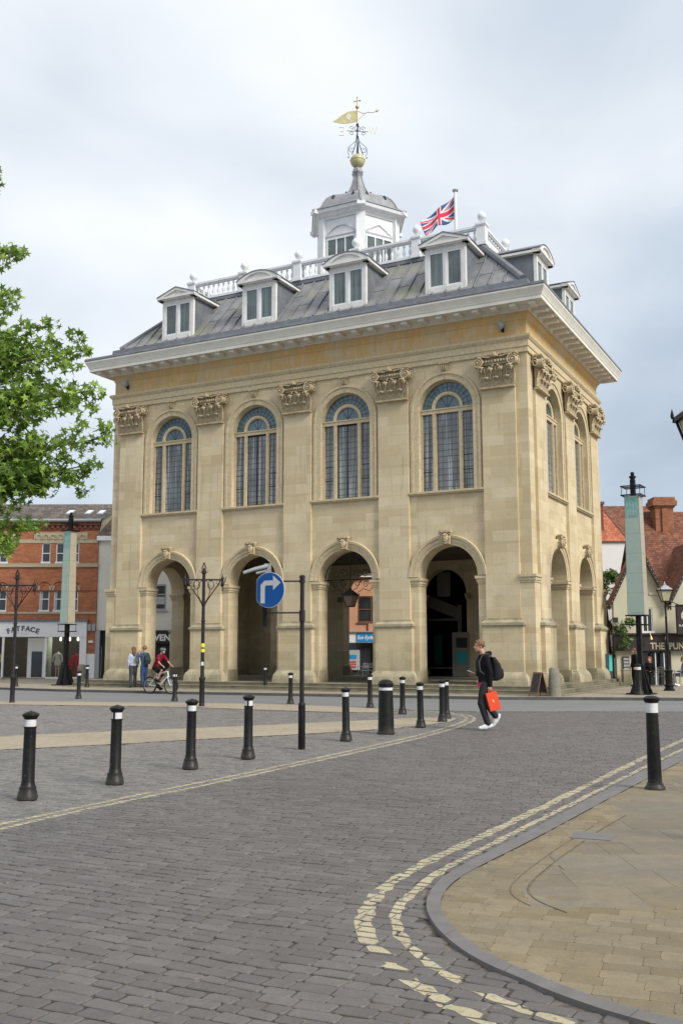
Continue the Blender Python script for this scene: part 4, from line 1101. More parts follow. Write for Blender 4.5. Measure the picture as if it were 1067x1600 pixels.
class Paint:
    def __init__(s, pts, wd, keep, step=.16, jit=.12):
        s.cells = defaultdict(list); s.keep = keep; s.mb = MB(); s.rg = random.Random(14)
        pts = [p for p in resample(pts, step) if 2.5 < p[1] < 37 and abs(p[0]) < .42 * p[1] + 4]
        L_ = []; n = len(pts)
        for i, p in enumerate(pts):
            a, b = pts[max(i - 1, 0)], pts[min(i + 1, n - 1)]
            t = Vector((b[0] - a[0], b[1] - a[1])).normalized(); nx, ny = -t.y, t.x
            w1, w2 = wd / 2 * s.rg.uniform(1 - jit, 1 + jit), wd / 2 * s.rg.uniform(1 - jit, 1 + jit)
            L_.append(((p[0] - nx * w1, p[1] - ny * w1), (p[0] + nx * w2, p[1] + ny * w2)))
        s.strip = [(a[0], a[1]) for a in L_]
        for i in range(n - 1):
            q = [L_[i][0], L_[i + 1][0], L_[i + 1][1], L_[i][1]]
            ar = sum(q[k - 1][0] * q[k][1] - q[k][0] * q[k - 1][1] for k in range(4))
            if ar < 0: q.reverse()
            cx, cy = sum(p[0] for p in q) / 4, sum(p[1] for p in q) / 4
            for dx in (-1, 0, 1):
                for dy in (-1, 0, 1): s.cells[(int(cx // .5) + dx, int(cy // .5) + dy)].append(q)
    def lay(s, top, plane):
        cx, cy = sum(p[0] for p in top) / len(top), sum(p[1] for p in top) / len(top)
        qs = s.cells.get((int(cx // .5), int(cy // .5)))
        if not qs: return
        if s.rg.random() > s.keep(cx, cy): return
        for q in qs:
            c = clip(top, q)
            if len(c) >= 3: s.mb.add([(x, y, plane(x, y) + .0016) for x, y in c], [tuple(range(len(c)))])
wear_near = lambda x, y: .98 if y > 7.6 else (.93 if y > 6.2 else (.80 if y > 5.0 else .84))
PAINTS = [Paint(YA, .085, lambda x, y: .985), Paint(YA2, .085, lambda x, y: .985), Paint(YB, .11, wear_near, .09, .33), Paint(YB2, .072, wear_near, .09, .38)]
def lay_courses(seed, ang, rhs, bws, want, ztop, gaps, skew, paints=(), tilt=.02, zj=.0022, skirt=.014, arris=.010, wavek=1.0, bev=.0045):
    """blocks laid in courses; want(x, y) gives None or the tone offset of a block there"""
    rg = random.Random(seed)
    vs, fs, tone = [], [], []
    ca, sa = math.cos(ang), math.sin(ang)
    w2 = lambda u_, v_: (u_ * ca - v_ * sa, u_ * sa + v_ * ca)
    wav = lambda u_, k: wavek * (.018 * math.sin(u_ * 1.3 + k * .07) + .011 * math.sin(u_ * 3.1 + k * .31 + 2) + .006 * math.sin(u_ * 7.3 + k * .8))
    j = lambda a: rg.uniform(-a, a)
    v0, k = -32.0, 0
    while v0 < 46:
        rh = rg.uniform(*rhs); u0 = -34.0 + rg.random() * .3
        while u0 < 34:
            bw = rg.choice(bws) * rg.uniform(.93, 1.07)
            cx, cy = w2(u0 + bw / 2, v0 + rh / 2)
            off = want(cx, cy)
            if off is None: u0 += bw; continue
            g1, g2 = rg.uniform(*gaps), rg.uniform(*gaps)
            cs = []
            for (uu, vv) in ((u0 + g1, v0 + g2), (u0 + bw - g1, v0 + g2), (u0 + bw - g1, v0 + rh - g2), (u0 + g1, v0 + rh - g2)):
                cs.append((uu + j(skew), vv + wav(uu, k if vv < v0 + rh / 2 else k + 1) + j(skew * .85)))
            mu, mv = sum(c[0] for c in cs) / 4, sum(c[1] for c in cs) / 4
            z0 = ztop + j(zj); tx, ty = j(tilt), j(tilt)
            plane = lambda x, y: z0 + (x - cx) * tx + (y - cy) * ty
            ring = []
            for i in range(4):
                p = cs[i]
                for q in (cs[i - 1], cs[(i + 1) % 4]):
                    f_ = min(.4, rg.uniform(.008, .02) / max(math.dist(p, q), .01)); ring.append((p[0] + (q[0] - p[0]) * f_, p[1] + (q[1] - p[1]) * f_))
            b = len(vs); topw = []
            for (uu, vv) in ring:
                x, y = w2(mu + (uu - mu) * (1 - arris / bw), mv + (vv - mv) * (1 - arris / rh)); topw.append((x, y)); vs.append((x, y, plane(x, y)))
            for (uu, vv) in ring: x, y = w2(uu, vv); vs.append((x, y, z0 - bev))
            for (uu, vv) in ring: x, y = w2(uu, vv); vs.append((x, y, ztop - skirt))
            tn = rg.random() * .5 + off
            fs.append(tuple(range(b, b + 8))); tone.append(tn)
            for i in range(8):
                i2 = (i + 1) % 8
                fs.append((b + 8 + i, b + 8 + i2, b + i2, b + i)); tone.append(tn)
                fs.append((b + 16 + i, b + 16 + i2, b + 8 + i2, b + 8 + i)); tone.append(tn)
            for P in paints: P.lay(topw, plane)
            u0 += bw
        v0 += rh; k += 1
    return vs, fs, tone
def want_road(x, y):
    if not region(x, y) or inside((x, y), KPOLY) or inside((x, y), STREET): return None
    if inside((x, y), SQPOLY): return None if inside((x, y), B1) or inside((x, y), B2) else .5
    return 0
vs, fs, tone = lay_courses(21, HA, (.098, .128), (.13, .165, .185, .205, .22, .25), want_road, 0.0, (.0035, .009), .007, PAINTS)
def sett_geo():
    k = NT('laid_setts')
    at = k.n('Attribute', {'attribute_name': 'tone'}).outputs['Fac']
    base = k.ramp(at, [(0.0, (0.108, 0.099, 0.096)), (0.25, (0.128, 0.119, 0.115)), (0.48, (0.152, 0.142, 0.137)), (0.52, (0.155, 0.147, 0.14)), (0.75, (0.19, 0.18, 0.171)), (1.0, (0.235, 0.223, 0.212))])
    n = k.noise(0.45, 4, rough=0.6); n2 = k.noise(6.0, 5, rough=0.7); n3 = k.noise(55, 3, rough=0.75)
    base = k.mix(k.ramp(n, [(0.35, 0.0), (0.7, 0.3)]), base, (0.19, 0.175, 0.165, 1))
    base = k.mix(k.ramp(n2, [(0.38, 0.0), (0.75, 0.4)]), base, (0.07, 0.064, 0.062, 1))
    base = k.mix(k.ramp(n3, [(0.35, 0.3), (0.6, 0.0)]), base, (0.055, 0.05, 0.048, 1))
    base = k.mix(k.ramp(k.noise(1.1, 4, vec=k.mapv(k.co(), loc=(5, 3, 0)), rough=0.55), [(0.6, 0.0), (0.72, 0.45)]), base, (0.062, 0.057, 0.056, 1))
    base = k.mix(k.ramp(k.noise(9.0, 3, vec=k.mapv(k.co(), loc=(1, 7, 0))), [(0.68, 0.0), (0.75, 0.4)]), base, (0.26, 0.23, 0.19, 1))
    # tyre-polished strips along the turn read as slightly smoother stone
    k.col(base); k.rough(k.math('MULTIPLY_ADD', n2, 0.3, 0.42)); k.b.inputs['Specular IOR Level'].default_value = 0.35
    k.bump(k.math('ADD', k.math('MULTIPLY', k.noise(18, 4, rough=0.65), 0.8), k.math('MULTIPLY', n3, .35)), 0.55, 0.006)
    return k.m
def build_tone(name, vs, fs, tone, mat):
    me = bpy.data.meshes.new(name); me.from_pydata(vs, [], fs); me.materials.append(mat)
    at = me.attributes.new('tone', 'FLOAT', 'FACE'); at.data.foreach_set('value', tone)
    o = bpy.data.objects.new(name, me); COL.objects.link(o); tag(o, kind='structure'); return o
build_tone('road_surface', vs, fs, tone, sett_geo())
def bed_mat():
    k = NT('joint_grit'); n = k.noise(3.2, 4, rough=0.6); n2 = k.noise(30, 3)
    c = k.ramp(n, [(0.40, (0.028, 0.024, 0.02)), (0.52, (0.12, 0.105, 0.085)), (0.68, (0.22, 0.19, 0.155))])
    c = k.mix(k.ramp(n2, [(0.4, .4), (0.6, 0.0)]), c, (0.06, 0.05, 0.042, 1))
    k.col(c); k.rough(.95); k.bump(n2, .5, .004); return k.m
sheet('joint_bed', [(-4.3, 3.0), (4.3, 3.0), (18.2, 36), (-18.2, 36)], -.0095, bed_mat())
def paint_mat():
    k = NT('worn_road_paint')
    n = k.noise(4.0, 4, rough=0.6); n2 = k.noise(26, 4, rough=0.75)
    c = k.ramp(n, [(0.3, (0.37, 0.325, 0.205)), (0.7, (0.45, 0.405, 0.27))])
    m_ = k.math('ADD', k.math('MULTIPLY', n2, .75), k.math('MULTIPLY', k.noise(1.7, 3), .25))
    c = k.mix(k.ramp(m_, [(0.37, .92), (0.48, 0.0)]), c, (0.125, 0.115, 0.105, 1))
    c = k.mix(k.ramp(k.noise(0.8, 3, vec=k.mapv(k.co(), loc=(2, 9, 0))), [(0.5, 0), (0.7, .35)]), c, (0.22, 0.19, 0.14, 1))
    k.col(c); k.rough(.8); k.bump(n2, .3, .003); return k.m
PM = paint_mat()
for P in PAINTS:
    for i in range(len(P.strip) - 1):        # paint that ran down into the joints
        (a, b), (c, d) = P.strip[i], P.strip[i + 1]
        if region(*a) and random.random() < (.85 if a[1] > 6.5 else .3): P.mb.add([(a[0], a[1], -.0036), (b[0], b[1], -.0036), (d[0], d[1], -.0036), (c[0], c[1], -.0036)], [(0, 1, 2, 3)])
    tag(P.mb.build('yellow_line', PM), kind='structure')

KIP = KIs + [(60, -20), (60, 20)]
def want_buff(x, y):
    if not (2.5 < y < 17 and abs(x) < .37 * y + 1.6) or not inside((x, y), KIP) or inside((x, y), FLG): return None
    return 0
vs, fs, tone = lay_courses(5, HA + .12, (.12, .16), (.16, .2, .22, .26), want_buff, .0225, (.0008, .0018), .0012, tilt=.004, zj=.0004, skirt=.004, arris=.0025, wavek=.5, bev=.0012)
def buff_geo(name, stops, nscale):
    k = NT(name)
    at = k.n('Attribute', {'attribute_name': 'tone'}).outputs['Fac']
    base = k.ramp(k.math('MULTIPLY', at, 2.0), stops)
    n = k.noise(0.7, 5, rough=0.65); n2 = k.noise(7.0, 5, rough=0.7); n3 = k.noise(60, 3, rough=0.75)
    base = k.mix(k.ramp(n, [(0.42, 0.0), (0.62, 0.55)]), base, (0.165, 0.148, 0.115, 1))
    base = k.mix(k.ramp(k.noise(1.1, 4, vec=k.mapv(k.co(), loc=(4, 4, 0)), rough=0.6), [(0.5, 0.0), (0.65, 0.4)]), base, (0.27, 0.215, 0.125, 1))
    base = k.mix(k.ramp(n2, [(0.42, 0.0), (0.75, 0.4)]), base, (0.12, 0.10, 0.07, 1))
    base = k.mix(k.ramp(n3, [(0.35, 0.25), (0.6, 0.0)]), base, (0.10, 0.085, 0.06, 1))
    k.col(base); k.rough(.85); k.b.inputs['Specular IOR Level'].default_value = 0.25
    k.bump(k.math('ADD', k.noise(16, 4, rough=0.65), k.math('MULTIPLY', n3, .5)), 0.4, 0.004)
    return k.m
build_tone('pavement_surface', vs, fs, tone, buff_geo('buff_setts', [(0.0, (0.185, 0.148, 0.088)), (0.4, (0.225, 0.182, 0.112)), (0.75, (0.245, 0.205, 0.135)), (1.0, (0.275, 0.225, 0.145))], 1))
def want_flag(x, y):
    if not (2.5 < y < 32 and abs(x) < .37 * y + 2.5) or not inside((x, y), FLG): return None
    return 0
vs, fs, tone = lay_courses(8, HA + .48, (.56, .62), (.6, .75, .9, 1.05), want_flag, .0228, (.0008, .0016), .001, tilt=.0012, zj=.0003, skirt=.004, arris=.002, wavek=0, bev=.001)
build_tone('pavement_surface', vs, fs, tone, buff_geo('flagstones', [(0.0, (0.175, 0.152, 0.115)), (0.4, (0.195, 0.175, 0.14)), (0.75, (0.20, 0.185, 0.155)), (1.0, (0.225, 0.19, 0.135))], 1))
# ------------------------------------------------------------------ street furniture
M['band'] = plain('bollard_white_band', (0.60, 0.61, 0.62), 0.4, 0.08, 20)
M['steel'] = plain('brushed_steel', (0.55, 0.56, 0.57), 0.3, 0.1, 9, metal=0.8)
M['greyp'] = plain('grey_paint', (0.33, 0.35, 0.36), 0.45, 0.08, 6)
M['wood'] = plain('brown_wood', (0.16, 0.075, 0.035), 0.6, 0.25, 9)
M['chalk'] = plain('chalkboard', (0.045, 0.042, 0.04), 0.8, 0.3, 9)
M['stickery'] = plain('yellow_sticker', (0.72, 0.66, 0.03), 0.5, 0.06, 9)
M['signblue'] = plain('sign_blue', (0.0, 0.075, 0.31), 0.38, 0.06, 5)
M['signwhite'] = plain('sign_white', (0.52, 0.53, 0.55), 0.4, 0.06, 5)
M['lamp_glass'] = plain('aged_lantern_glass', (0.42, 0.40, 0.27), 0.25, 0.15, 5)
def bollard_paint():
    k = NT('bollard_paint')
    n = k.noise(7, 5, rough=0.7)
    c = k.ramp(n, [(0.35, (0.005, 0.005, 0.0055)), (0.7, (0.013, 0.0125, 0.012))])
    sp = k.n('SeparateXYZ', Vector=k.co())
    h = k.math('ADD', sp.outputs[2], k.math('MULTIPLY', k.noise(14, 4, rough=0.7), 0.32))
    c = k.mix(k.n('MapRange', Value=h, From_Min=0.16, From_Max=0.34, To_Min=0.75, To_Max=0.0).outputs[0], c, (0.05, 0.045, 0.04, 1))
    ch = k.noise(26, 3, rough=0.6)
    c = k.mix(k.ramp(ch, [(0.66, 0.0), (0.69, 0.7)]), c, (0.07, 0.06, 0.055, 1))
    k.col(c); k.rough(k.math('MULTIPLY_ADD', n, 0.35, 0.25)); k.b.inputs['Specular IOR Level'].default_value = 0.25
    k.bump(k.noise(40, 3), 0.1, 0.005); return k.m
M['boll'] = bollard_paint()
BG = 'black bollards round the square'
def make_bollard(label):
    t = thing('bollard', label, 'bollard', group=BG)
    m = MB(); m.lathe([(.118, 0), (.118, .035), (.112, .045), (.106, .085), (.098, .10), (.096, .135), (.082, .15), (.078, .19), (.0735, .2), (.068, .80), (.074, .805), (.074, .82), (.062, .825)], n=20)
    m.build('post', M['boll'], t)
    m = MB(); m.lathe([(.0665, .822), (.0665, .905)], n=20); m.build('reflective_band', M['band'], t)
    m = MB(); m.lathe([(.062, .903), (.072, .905), (.074, .915), (.092, .94), (.099, .952), (.097, .962), (.078, .975), (.05, .988), (.02, .995), (.012, 1.0)], n=20)
    m.build('cap', M['boll'], t)
    m = MB(); m.box(-.012, .012, -.072, -.06, .82, .905); m.build('band_bracket', M['boll'], t, rz=.4)
    return t
BOL = [
 ((-3.63, 11.84), 'black bollard with a white band, leftmost and nearest of the row along the yellow line'),
 ((-2.92, 13.16), 'black bollard with a white band, second from the left in the front row'),
 ((-2.20, 14.83), 'black bollard with a white band, third from the left in the front row'),
 ((-1.49, 16.20), 'black bollard just left of the blue turn sign pole, in the front row'),
 ((0.08, 19.34), 'black bollard between the blue turn sign pole and the fat bollard'),
 ((1.76, 22.65), 'black bollard next to the fat bollard, on its right'),
 ((2.42, 24.45), 'front one of two overlapping black bollards at the tip of the square'),
 ((2.64, 25.60), 'rear one of two overlapping black bollards at the tip of the square'),
 ((1.64, 27.41), 'black bollard behind and just right of the fat bollard'),
 ((0.85, 30.48), 'black bollard behind and just left of the fat bollard'),
 ((-1.66, 32.75), 'black bollard beside the blue turn sign pole, across the square near the street'),
 ((-3.20, 42.30), 'small black bollard on the far pavement in front of the second arch'),
 ((-5.70, 34.52), 'black bollard just in front of the cyclist'),
 ((-9.49, 36.48), 'black bollard in front of the left banner pillar'),
 ((-11.42, 45.30), 'black bollard on the far pavement left of the hall steps'),
 ((-14.96, 46.40), 'black bollard half hidden behind the left lamp post'),
]
proto = make_bollard('')
for i, ((x, y), lb) in enumerate(BOL):
    o = proto if i == 0 else dup(proto)
    o['label'] = lb; o.location = (x, y, .10 if y > 42 else .012); o.rotation_euler = (random.uniform(-.014, .014), random.uniform(-.014, .014), random.uniform(0, 6))
t = thing('bollard', 'fat black bollard with a domed top and thin white ring', 'bollard', (0.91, 20.94, .012), group=BG)
m = MB(); m.lathe([(.185, 0), (.185, .03), (.172, .04), (.168, .06), (.148, .86), (.146, .88)], n=28); m.build('post', M['boll'], t)
m = MB(); m.lathe([(.144, .88), (.144, .94)], n=28); m.build('reflective_band', M['band'], t)
m = MB(); m.lathe([(.140, .938), (.150, .94), (.152, .97), (.162, .98), (.162, 1.02), (.150, 1.03), (.135, 1.06), (.08, 1.095), (.03, 1.1)], n=28); m.build('cap', M['boll'], t)
t = thing('bollard', 'tall black bollard with a wide white band on the right-hand pavement', 'bollard', (3.82, 12.50, .026), group=BG)
m = MB(); m.lathe([(.122, 0), (.122, .02), (.112, .035), (.10, .05), (.098, .07), (.085, .075), (.072, .95)], n=24); m.build('post', M['boll'], t)
m = MB(); m.lathe([(.074, .915), (.074, 1.035)], n=24); m.build('reflective_band', M['band'], t)
m = MB(); m.lathe([(.072, 1.033), (.08, 1.035), (.092, 1.06), (.101, 1.075), (.101, 1.09), (.088, 1.10), (.06, 1.115), (.02, 1.12)], n=24); m.build('cap', M['boll'], t)
t = thing('bollard', 'stout black bollard standing against the right banner pillar', 'bollard', (10.75, 36.60, .104), group=BG)
m = MB(); m.lathe([(.17, 0), (.17, .05), (.155, .07), (.155, .14), (.12, .2), (.10, .9)], n=18); m.build('post', M['boll'], t)
m = MB(); m.lathe([(.10, .9), (.10, 1.0)], n=18); m.build('reflective_band', M['band'], t)
m = MB(); m.lathe([(.09, 1.0), (.12, 1.04), (.12, 1.06), (.06, 1.12), (.02, 1.13)], n=18); m.build('cap', M['boll'], t)

# two lamp posts with a cross arm and scrolled braces
def lamp_post(loc, rz, label, sticker):
    t = thing('lamp_post', label, 'lamp post', loc, rz, group='cross-armed lamp posts')
    m = MB(); m.lathe([(.095, 0), (.09, .03), (.083, .05), (.080, .78), (.095, .80), (.10, .84), (.095, .88), (.07, .90), (.06, .95), (.055, 2.6), (.07, 2.61), (.07, 2.64), (.052, 2.66), (.048, 3.1), (.07, 3.12), (.07, 3.18), (.05, 3.2), (.05, 4.1), (.075, 4.12), (.075, 4.16), (.045, 4.2), (.03, 4.28)], n=14)
    m.build('pole', M['ironm'], t)
    m = MB()
    m.tube([(-.57, 0, 3.92), (.57, 0, 3.92)], .026, 8)
    for sx in (-1, 1):
        m.tube([(sx * .03, 0, 3.12), (sx * .12, 0, 3.28), (sx * .28, 0, 3.52), (sx * .42, 0, 3.72), (sx * .52, 0, 3.9)], .02, 6)
        m.tube([(sx * .05, 0, 3.2), (sx * .17, 0, 3.42), (sx * .2, 0, 3.62), (sx * .14, 0, 3.8), (sx * .06, 0, 3.9)], .013, 6)
        m.tube([(sx * .22 + .095 * math.cos(a * PI / 8), 0, 3.755 + .13 * math.sin(a * PI / 8)) for a in range(16)], .014, 6, closed=True)
        m.tube([(sx * .48, 0, 3.83), (sx * .43, 0, 3.78), (sx * .38, 0, 3.82), (sx * .4, 0, 3.88)], .012, 5)
    m.build('cross_arm', M['ironm'], t)
    for sx in (-1, 1):
        m = MB(); m.lathe([(.03, 3.7), (.055, 3.74), (.05, 3.84), (.035, 3.88), (.05, 3.93), (.05, 3.98), (.02, 4.02), (.012, 4.12)], (sx * .58, 0, 0), 10)
        for k in range(3): m.tube([(sx * (.60 + .03 * k), .0, 3.8 + .07 * k), (sx * .68, .03 * (k - 1), 3.86 + .05 * k), (sx * .67, 0, 3.95 + .03 * k)], .012, 5)
        m.tube([(sx * .56, 0, 3.72), (sx * .62, 0, 3.62), (sx * .58, 0, 3.58)], .014, 5)
        m.build('arm_finial', M['ironm'], t)
    m = MB()
    for k in range(6):
        a = k * PI / 3; m.tube([(.05 * math.cos(a), .05 * math.sin(a), 4.18), (.07 * math.cos(a), .07 * math.sin(a), 4.28), (.03 * math.cos(a), .03 * math.sin(a), 4.40)], .009, 4)
        m.tube([(.05 * math.cos(a), .05 * math.sin(a), 4.14), (.12 * math.cos(a), .12 * math.sin(a), 4.16), (.13 * math.cos(a), .13 * math.sin(a), 4.21)], .009, 4)
    m.sphere((0, 0, 4.43), .035, 8, 6)
    m.build('crown_finial', M['ironm'], t)
    if sticker:
        m = MB(); m.lathe([(.060, 1.66), (.060, 1.76)], n=14); m.build('sticker', M['stickery'], t)
        m = MB(); m.lathe([(.060, 1.79), (.060, 1.93)], n=14); m.build('sticker', M['stickery'], t)
        m = MB(); m.lathe([(.0605, 1.80), (.0605, 1.82)], n=14); m.build('sticker_print', M['black'], t)
        m = MB(); m.box(-.04, .04, -.066, -.055, 1.25, 1.36); m.build('sticker', M['band'], t)
    return t
lamp_post((-4.33, 31.33, .008), R(8), 'black lamp post with a yellow sticker in front of the first arch', True)
lamp_post((-11.02, 33.85, .008), R(6), 'black lamp post by the left edge in front of the brick shop', False)

# banner pillars
def glassy(name, c, c2, sc=3.0):
    k = NT(name)
    sp = k.n('SeparateXYZ', Vector=k.co())
    n = k.noise(sc, 4, vec=k.mapv(k.co(), scale=(1, 1, .6)), rough=0.6)
    cc = k.ramp(n, [(0.3, c), (0.5, c2), (0.7, c)])
    bnd = k.ramp(k.math('FRACT', k.math('MULTIPLY', sp.outputs[2], 1.35)), [(0.0, 0.55), (0.03, 0.0), (0.97, 0.0), (1.0, 0.55)])
    cc = k.mix(bnd, cc, tuple(x * .55 for x in c))
    k.col(cc); k.rough(0.3); k.b.inputs['Specular IOR Level'].default_value = 0.5
    return k.m
M['gteal'] = glassy('etched_green_glass', (0.38, 0.43, 0.36), (0.31, 0.41, 0.355))
M['gbeige'] = glassy('etched_beige_glass', (0.34, 0.31, 0.23), (0.39, 0.355, 0.27))
M['gtop'] = plain('turquoise_print', (0.16, 0.38, 0.34), 0.35, 0.25, 12)
def banner(loc, rz, side, label, pitchscale=1.0):
    t = thing('banner_pillar', label, 'glass pillar', loc, rz, group='etched glass pillars')
    h = side / 2
    m = MB(); m.box(-.085, .085, -.085, .085, .06, 8.0); m.lathe([(.09, 7.9), (.09, 8.05), (.13, 8.08), (.13, 8.14), (.06, 8.17), (.08, 8.24), (.05, 8.3)], n=10)
    m.build('post', M['iron'], t)
    m = MB(); m.box(-.45, .45, -.45, .45, 0, .045)
    for k in range(4):
        a = k * PI / 2; c, s = math.cos(a), math.sin(a)
        q = lambda r_, w_, z: (c * r_ - s * w_, s * r_ + c * w_, z)
        m.add([q(.06, -.03, .04), q(.42, -.03, .04), q(.30, -.03, .35), q(.10, -.03, 1.1), q(.06, .03, .04), q(.42, .03, .04), q(.30, .03, .35), q(.10, .03, 1.1)],
              [(0, 1, 2, 3), (7, 6, 5, 4), (1, 5, 6, 2), (2, 6, 7, 3), (0, 4, 5, 1)])
    m.frustum((-.3, .3, -.3, .3, .04), (-.11, .11, -.11, .11, .95))
    m.build('base', M['iron'], t)
    zb, zt = 2.9, 7.35
    for z, nm in ((zb - .38, 'lower_frame'), (zt + .02, 'upper_frame')):
        m = MB(); q = h + .07
        for zz in (z, z + .34):
            for (x0, x1, y0, y1) in ((-q, q, -q, -q + .05), (-q, q, q - .05, q), (-q, -q + .05, -q + .05, q - .05), (q - .05, q, -q + .05, q - .05), (-q, q, -.025, .025)): m.box(x0, x1, y0, y1, zz, zz + .04)
        for sx in (-1, 1):
            for sy in (-1, 1): m.tube([(sx * q * .9, sy * q * .9, z + .02), (sx * q * .9, sy * q * .9, z + .36)], .012, 5)
        m.build(nm, M['iron'], t)
    k = .86
    faces = [((-h, -h), (h, -h)), ((h, -h), (h, h)), ((h, h), (-h, h)), ((-h, h), (-h, -h))]
    for i, ((xa, ya), (xb, yb)) in enumerate(faces):
        m = MB()
        nx, ny = (yb - ya) / side * .012, -(xb - xa) / side * .012
        m.add([(xa, ya, zb), (xb, yb, zb), (xb * k, yb * k, zt), (xa * k, ya * k, zt), (xa - nx, ya - ny, zb), (xb - nx, yb - ny, zb), (xb * k - nx, yb * k - ny, zt), (xa * k - nx, ya * k - ny, zt)],
              [(0, 1, 2, 3), (7, 6, 5, 4), (0, 4, 5, 1), (2, 6, 7, 3), (1, 5, 6, 2), (3, 7, 4, 0)])
        po = m.build('glass_panel', M['gteal'] if i in (0, 3) else M['gbeige'], t)
        if i == 0 or i == 3:
            # turquoise picture of an arcaded house near the top
            def q(u_, z, o_=.006):
                kk = 1 - (1 - k) * (z - zb) / (zt - zb)
                x = (xa + (xb - xa) * u_) * kk + nx / .012 * o_; y = (ya + (yb - ya) * u_) * kk + ny / .012 * o_
                return (x, y, z)
            g = MB(); g.add([q(.06, 6.55), q(.94, 6.55), q(.94, 7.3), q(.06, 7.3)], [(0, 1, 2, 3)])
            g.build('print', M['gtop'], po, recalc=False)
            g = MB()
            for a in range(4):
                for b in range(2):
                    u0 = .14 + a * .2; z0 = 6.62 + b * .3
                    g.add([q(u0, z0, .009), q(u0 + .1, z0, .009), q(u0 + .1, z0 + .2, .009), q(u0, z0 + .2, .009)], [(0, 1, 2, 3)])
            g.build('print_windows', M['gteal'], po, recalc=False)
    return t
b1_ = banner((-13.14, 48.0, .104), R(-29), .50, 'slim green and beige glass pillar on a black base in front of the brick shop')
b2_ = banner((11.02, 37.2, .104), R(-32), .62, 'tall pale green glass pillar in front of the pub on the right')

# blue turn sign
t = thing('turn_sign', 'round blue right-turn sign on a black pole with two arms', 'traffic sign', (-.70, 17.74, .012))
m = MB(); m.lathe([(.062, 0), (.062, .74), (.058, .78), (.04, .80)], n=16); m.build('post_sleeve', M['iron'], t)
m = MB(); m.lathe([(.040, .79), (.040, 2.2), (.052, 2.21), (.052, 2.40), (.038, 2.41), (.037, 2.96), (.05, 2.965), (.052, 3.01), (.03, 3.03)], n=16); m.build('pole', M['ironm'], t)
for z in (2.92, 2.36):
    m = MB(); m.tube([(-.03, 0, z), (-.66, .0, z)], .014, 8); m.tube([(-.64, 0, z), (-.60, -.13, z)], .012, 6); m.lathe([(.05, z - .03), (.05, z + .03)], n=12); m.build('arm', M['ironm'], t)
m = MB(); m.box(-.70, -.62, -.01, .05, 2.12, 3.0); m.build('back_bracket', M['iron'], t)
YS = R(-27)
fx = lambda x, y, z: (-.575 + x * math.cos(YS) - y * math.sin(YS), -.17 + x * math.sin(YS) + y * math.cos(YS), 2.755 + z)
outl = [(max(-.262, .315 * math.cos(2 * PI * i / 48)), .315 * math.sin(2 * PI * i / 48)) for i in range(48)]
m = MB(fx); m.prism_y(outl, -.004, .012); do = m.build('sign_disc', M['signwhite'], t)
m = MB(fx); m.prism_y([(x * .965, z * .965) for x, z in outl], -.008, -.0042); m.build('blue_face', M['signblue'], do)
m = MB(fx); m.prism_y([(-.17, -.235), (-.085, -.235), (-.085, .055), (-.06, .08), (.085, .08), (.085, -.005), (.235, .12), (.085, .25), (.085, .165), (-.09, .165), (-.17, .09)], -.013, -.0085); m.build('white_arrow', M['signwhite'], do)
m = MB(); m.box(-.68, -.56, .02, .09, 2.96, 3.24); m.tube([(-.63, .02, 3.19), (-.85, -.06, 3.13), (-1.04, -.12, 3.06)], [.042, .037, .03], 10); m.tube([(-.66, .0, 3.10), (-.82, -.04, 3.06)], .022, 8)
m.build('sign_light', plain('grey_light_casing', (0.24, 0.25, 0.25), 0.5, 0.1, 9), t)

# A-board, guard stones
t = thing('chalk_board', 'folding brown chalkboard sign by the corner of the hall', 'signboard', (6.93, 35.62, .104), R(-62))
t.scale = (.85, .85, .9)
for sy in (-1, 1):
    m = MB(lambda x, y, z, sy=sy: (x, sy * (.30 - z * .30) + y, z))
    m.box(-.27, -.22, -.015, .015, 0, .93); m.box(.22, .27, -.015, .015, 0, .93); m.box(-.22, .22, -.015, .015, .86, .93); m.box(-.22, .22, -.015, .015, .12, .17)
    fo = m.build('frame', M['wood'], t)
    m = MB(lambda x, y, z, sy=sy: (x, sy * (.30 - z * .30) + y, z)); m.box(-.22, .22, -.006, .006, .17, .86); m.build('board', M['chalk'], fo)
M['gstone'] = plain('grey_guard_stone', (0.21, 0.195, 0.155), 0.9, 0.2, 4.0, bump=0.5, dirt=((0.13, 0.125, 0.09), 3, 0.6))
def guard_stone(loc, wd, h, label, top='round'):
    m = MB(); n = 12
    m.lathe([(wd * .56, 0), (wd * .53, .1), (wd * .5, h * .5), (wd * .44, h * .9), (wd * .36, h * .97), (wd * .18, h)], n=n, sx=1, sy=.8)
    o = m.build('guard_stone', M['gstone']); o.location = loc
    tag(o, label, 'stone post'); return o
guard_stone((7.52, 35.75, .10), .42, 1.02, 'worn grey stone post beside the chalkboard at the hall corner')
guard_stone((-12.62, 48.9, .10), .42, .98, 'stone post next to the left banner pillar')
m = MB(); m.box(-.2, .2, -.2, .2, 0, .68); m.box(-.215, .215, -.215, .215, .68, .73)
o = bevel(m.build('stone_post', M['plinth']), .02); o.location = (13.15, 46.6, .10); tag(o, 'square stone post at the right end of the hall steps', 'stone post')

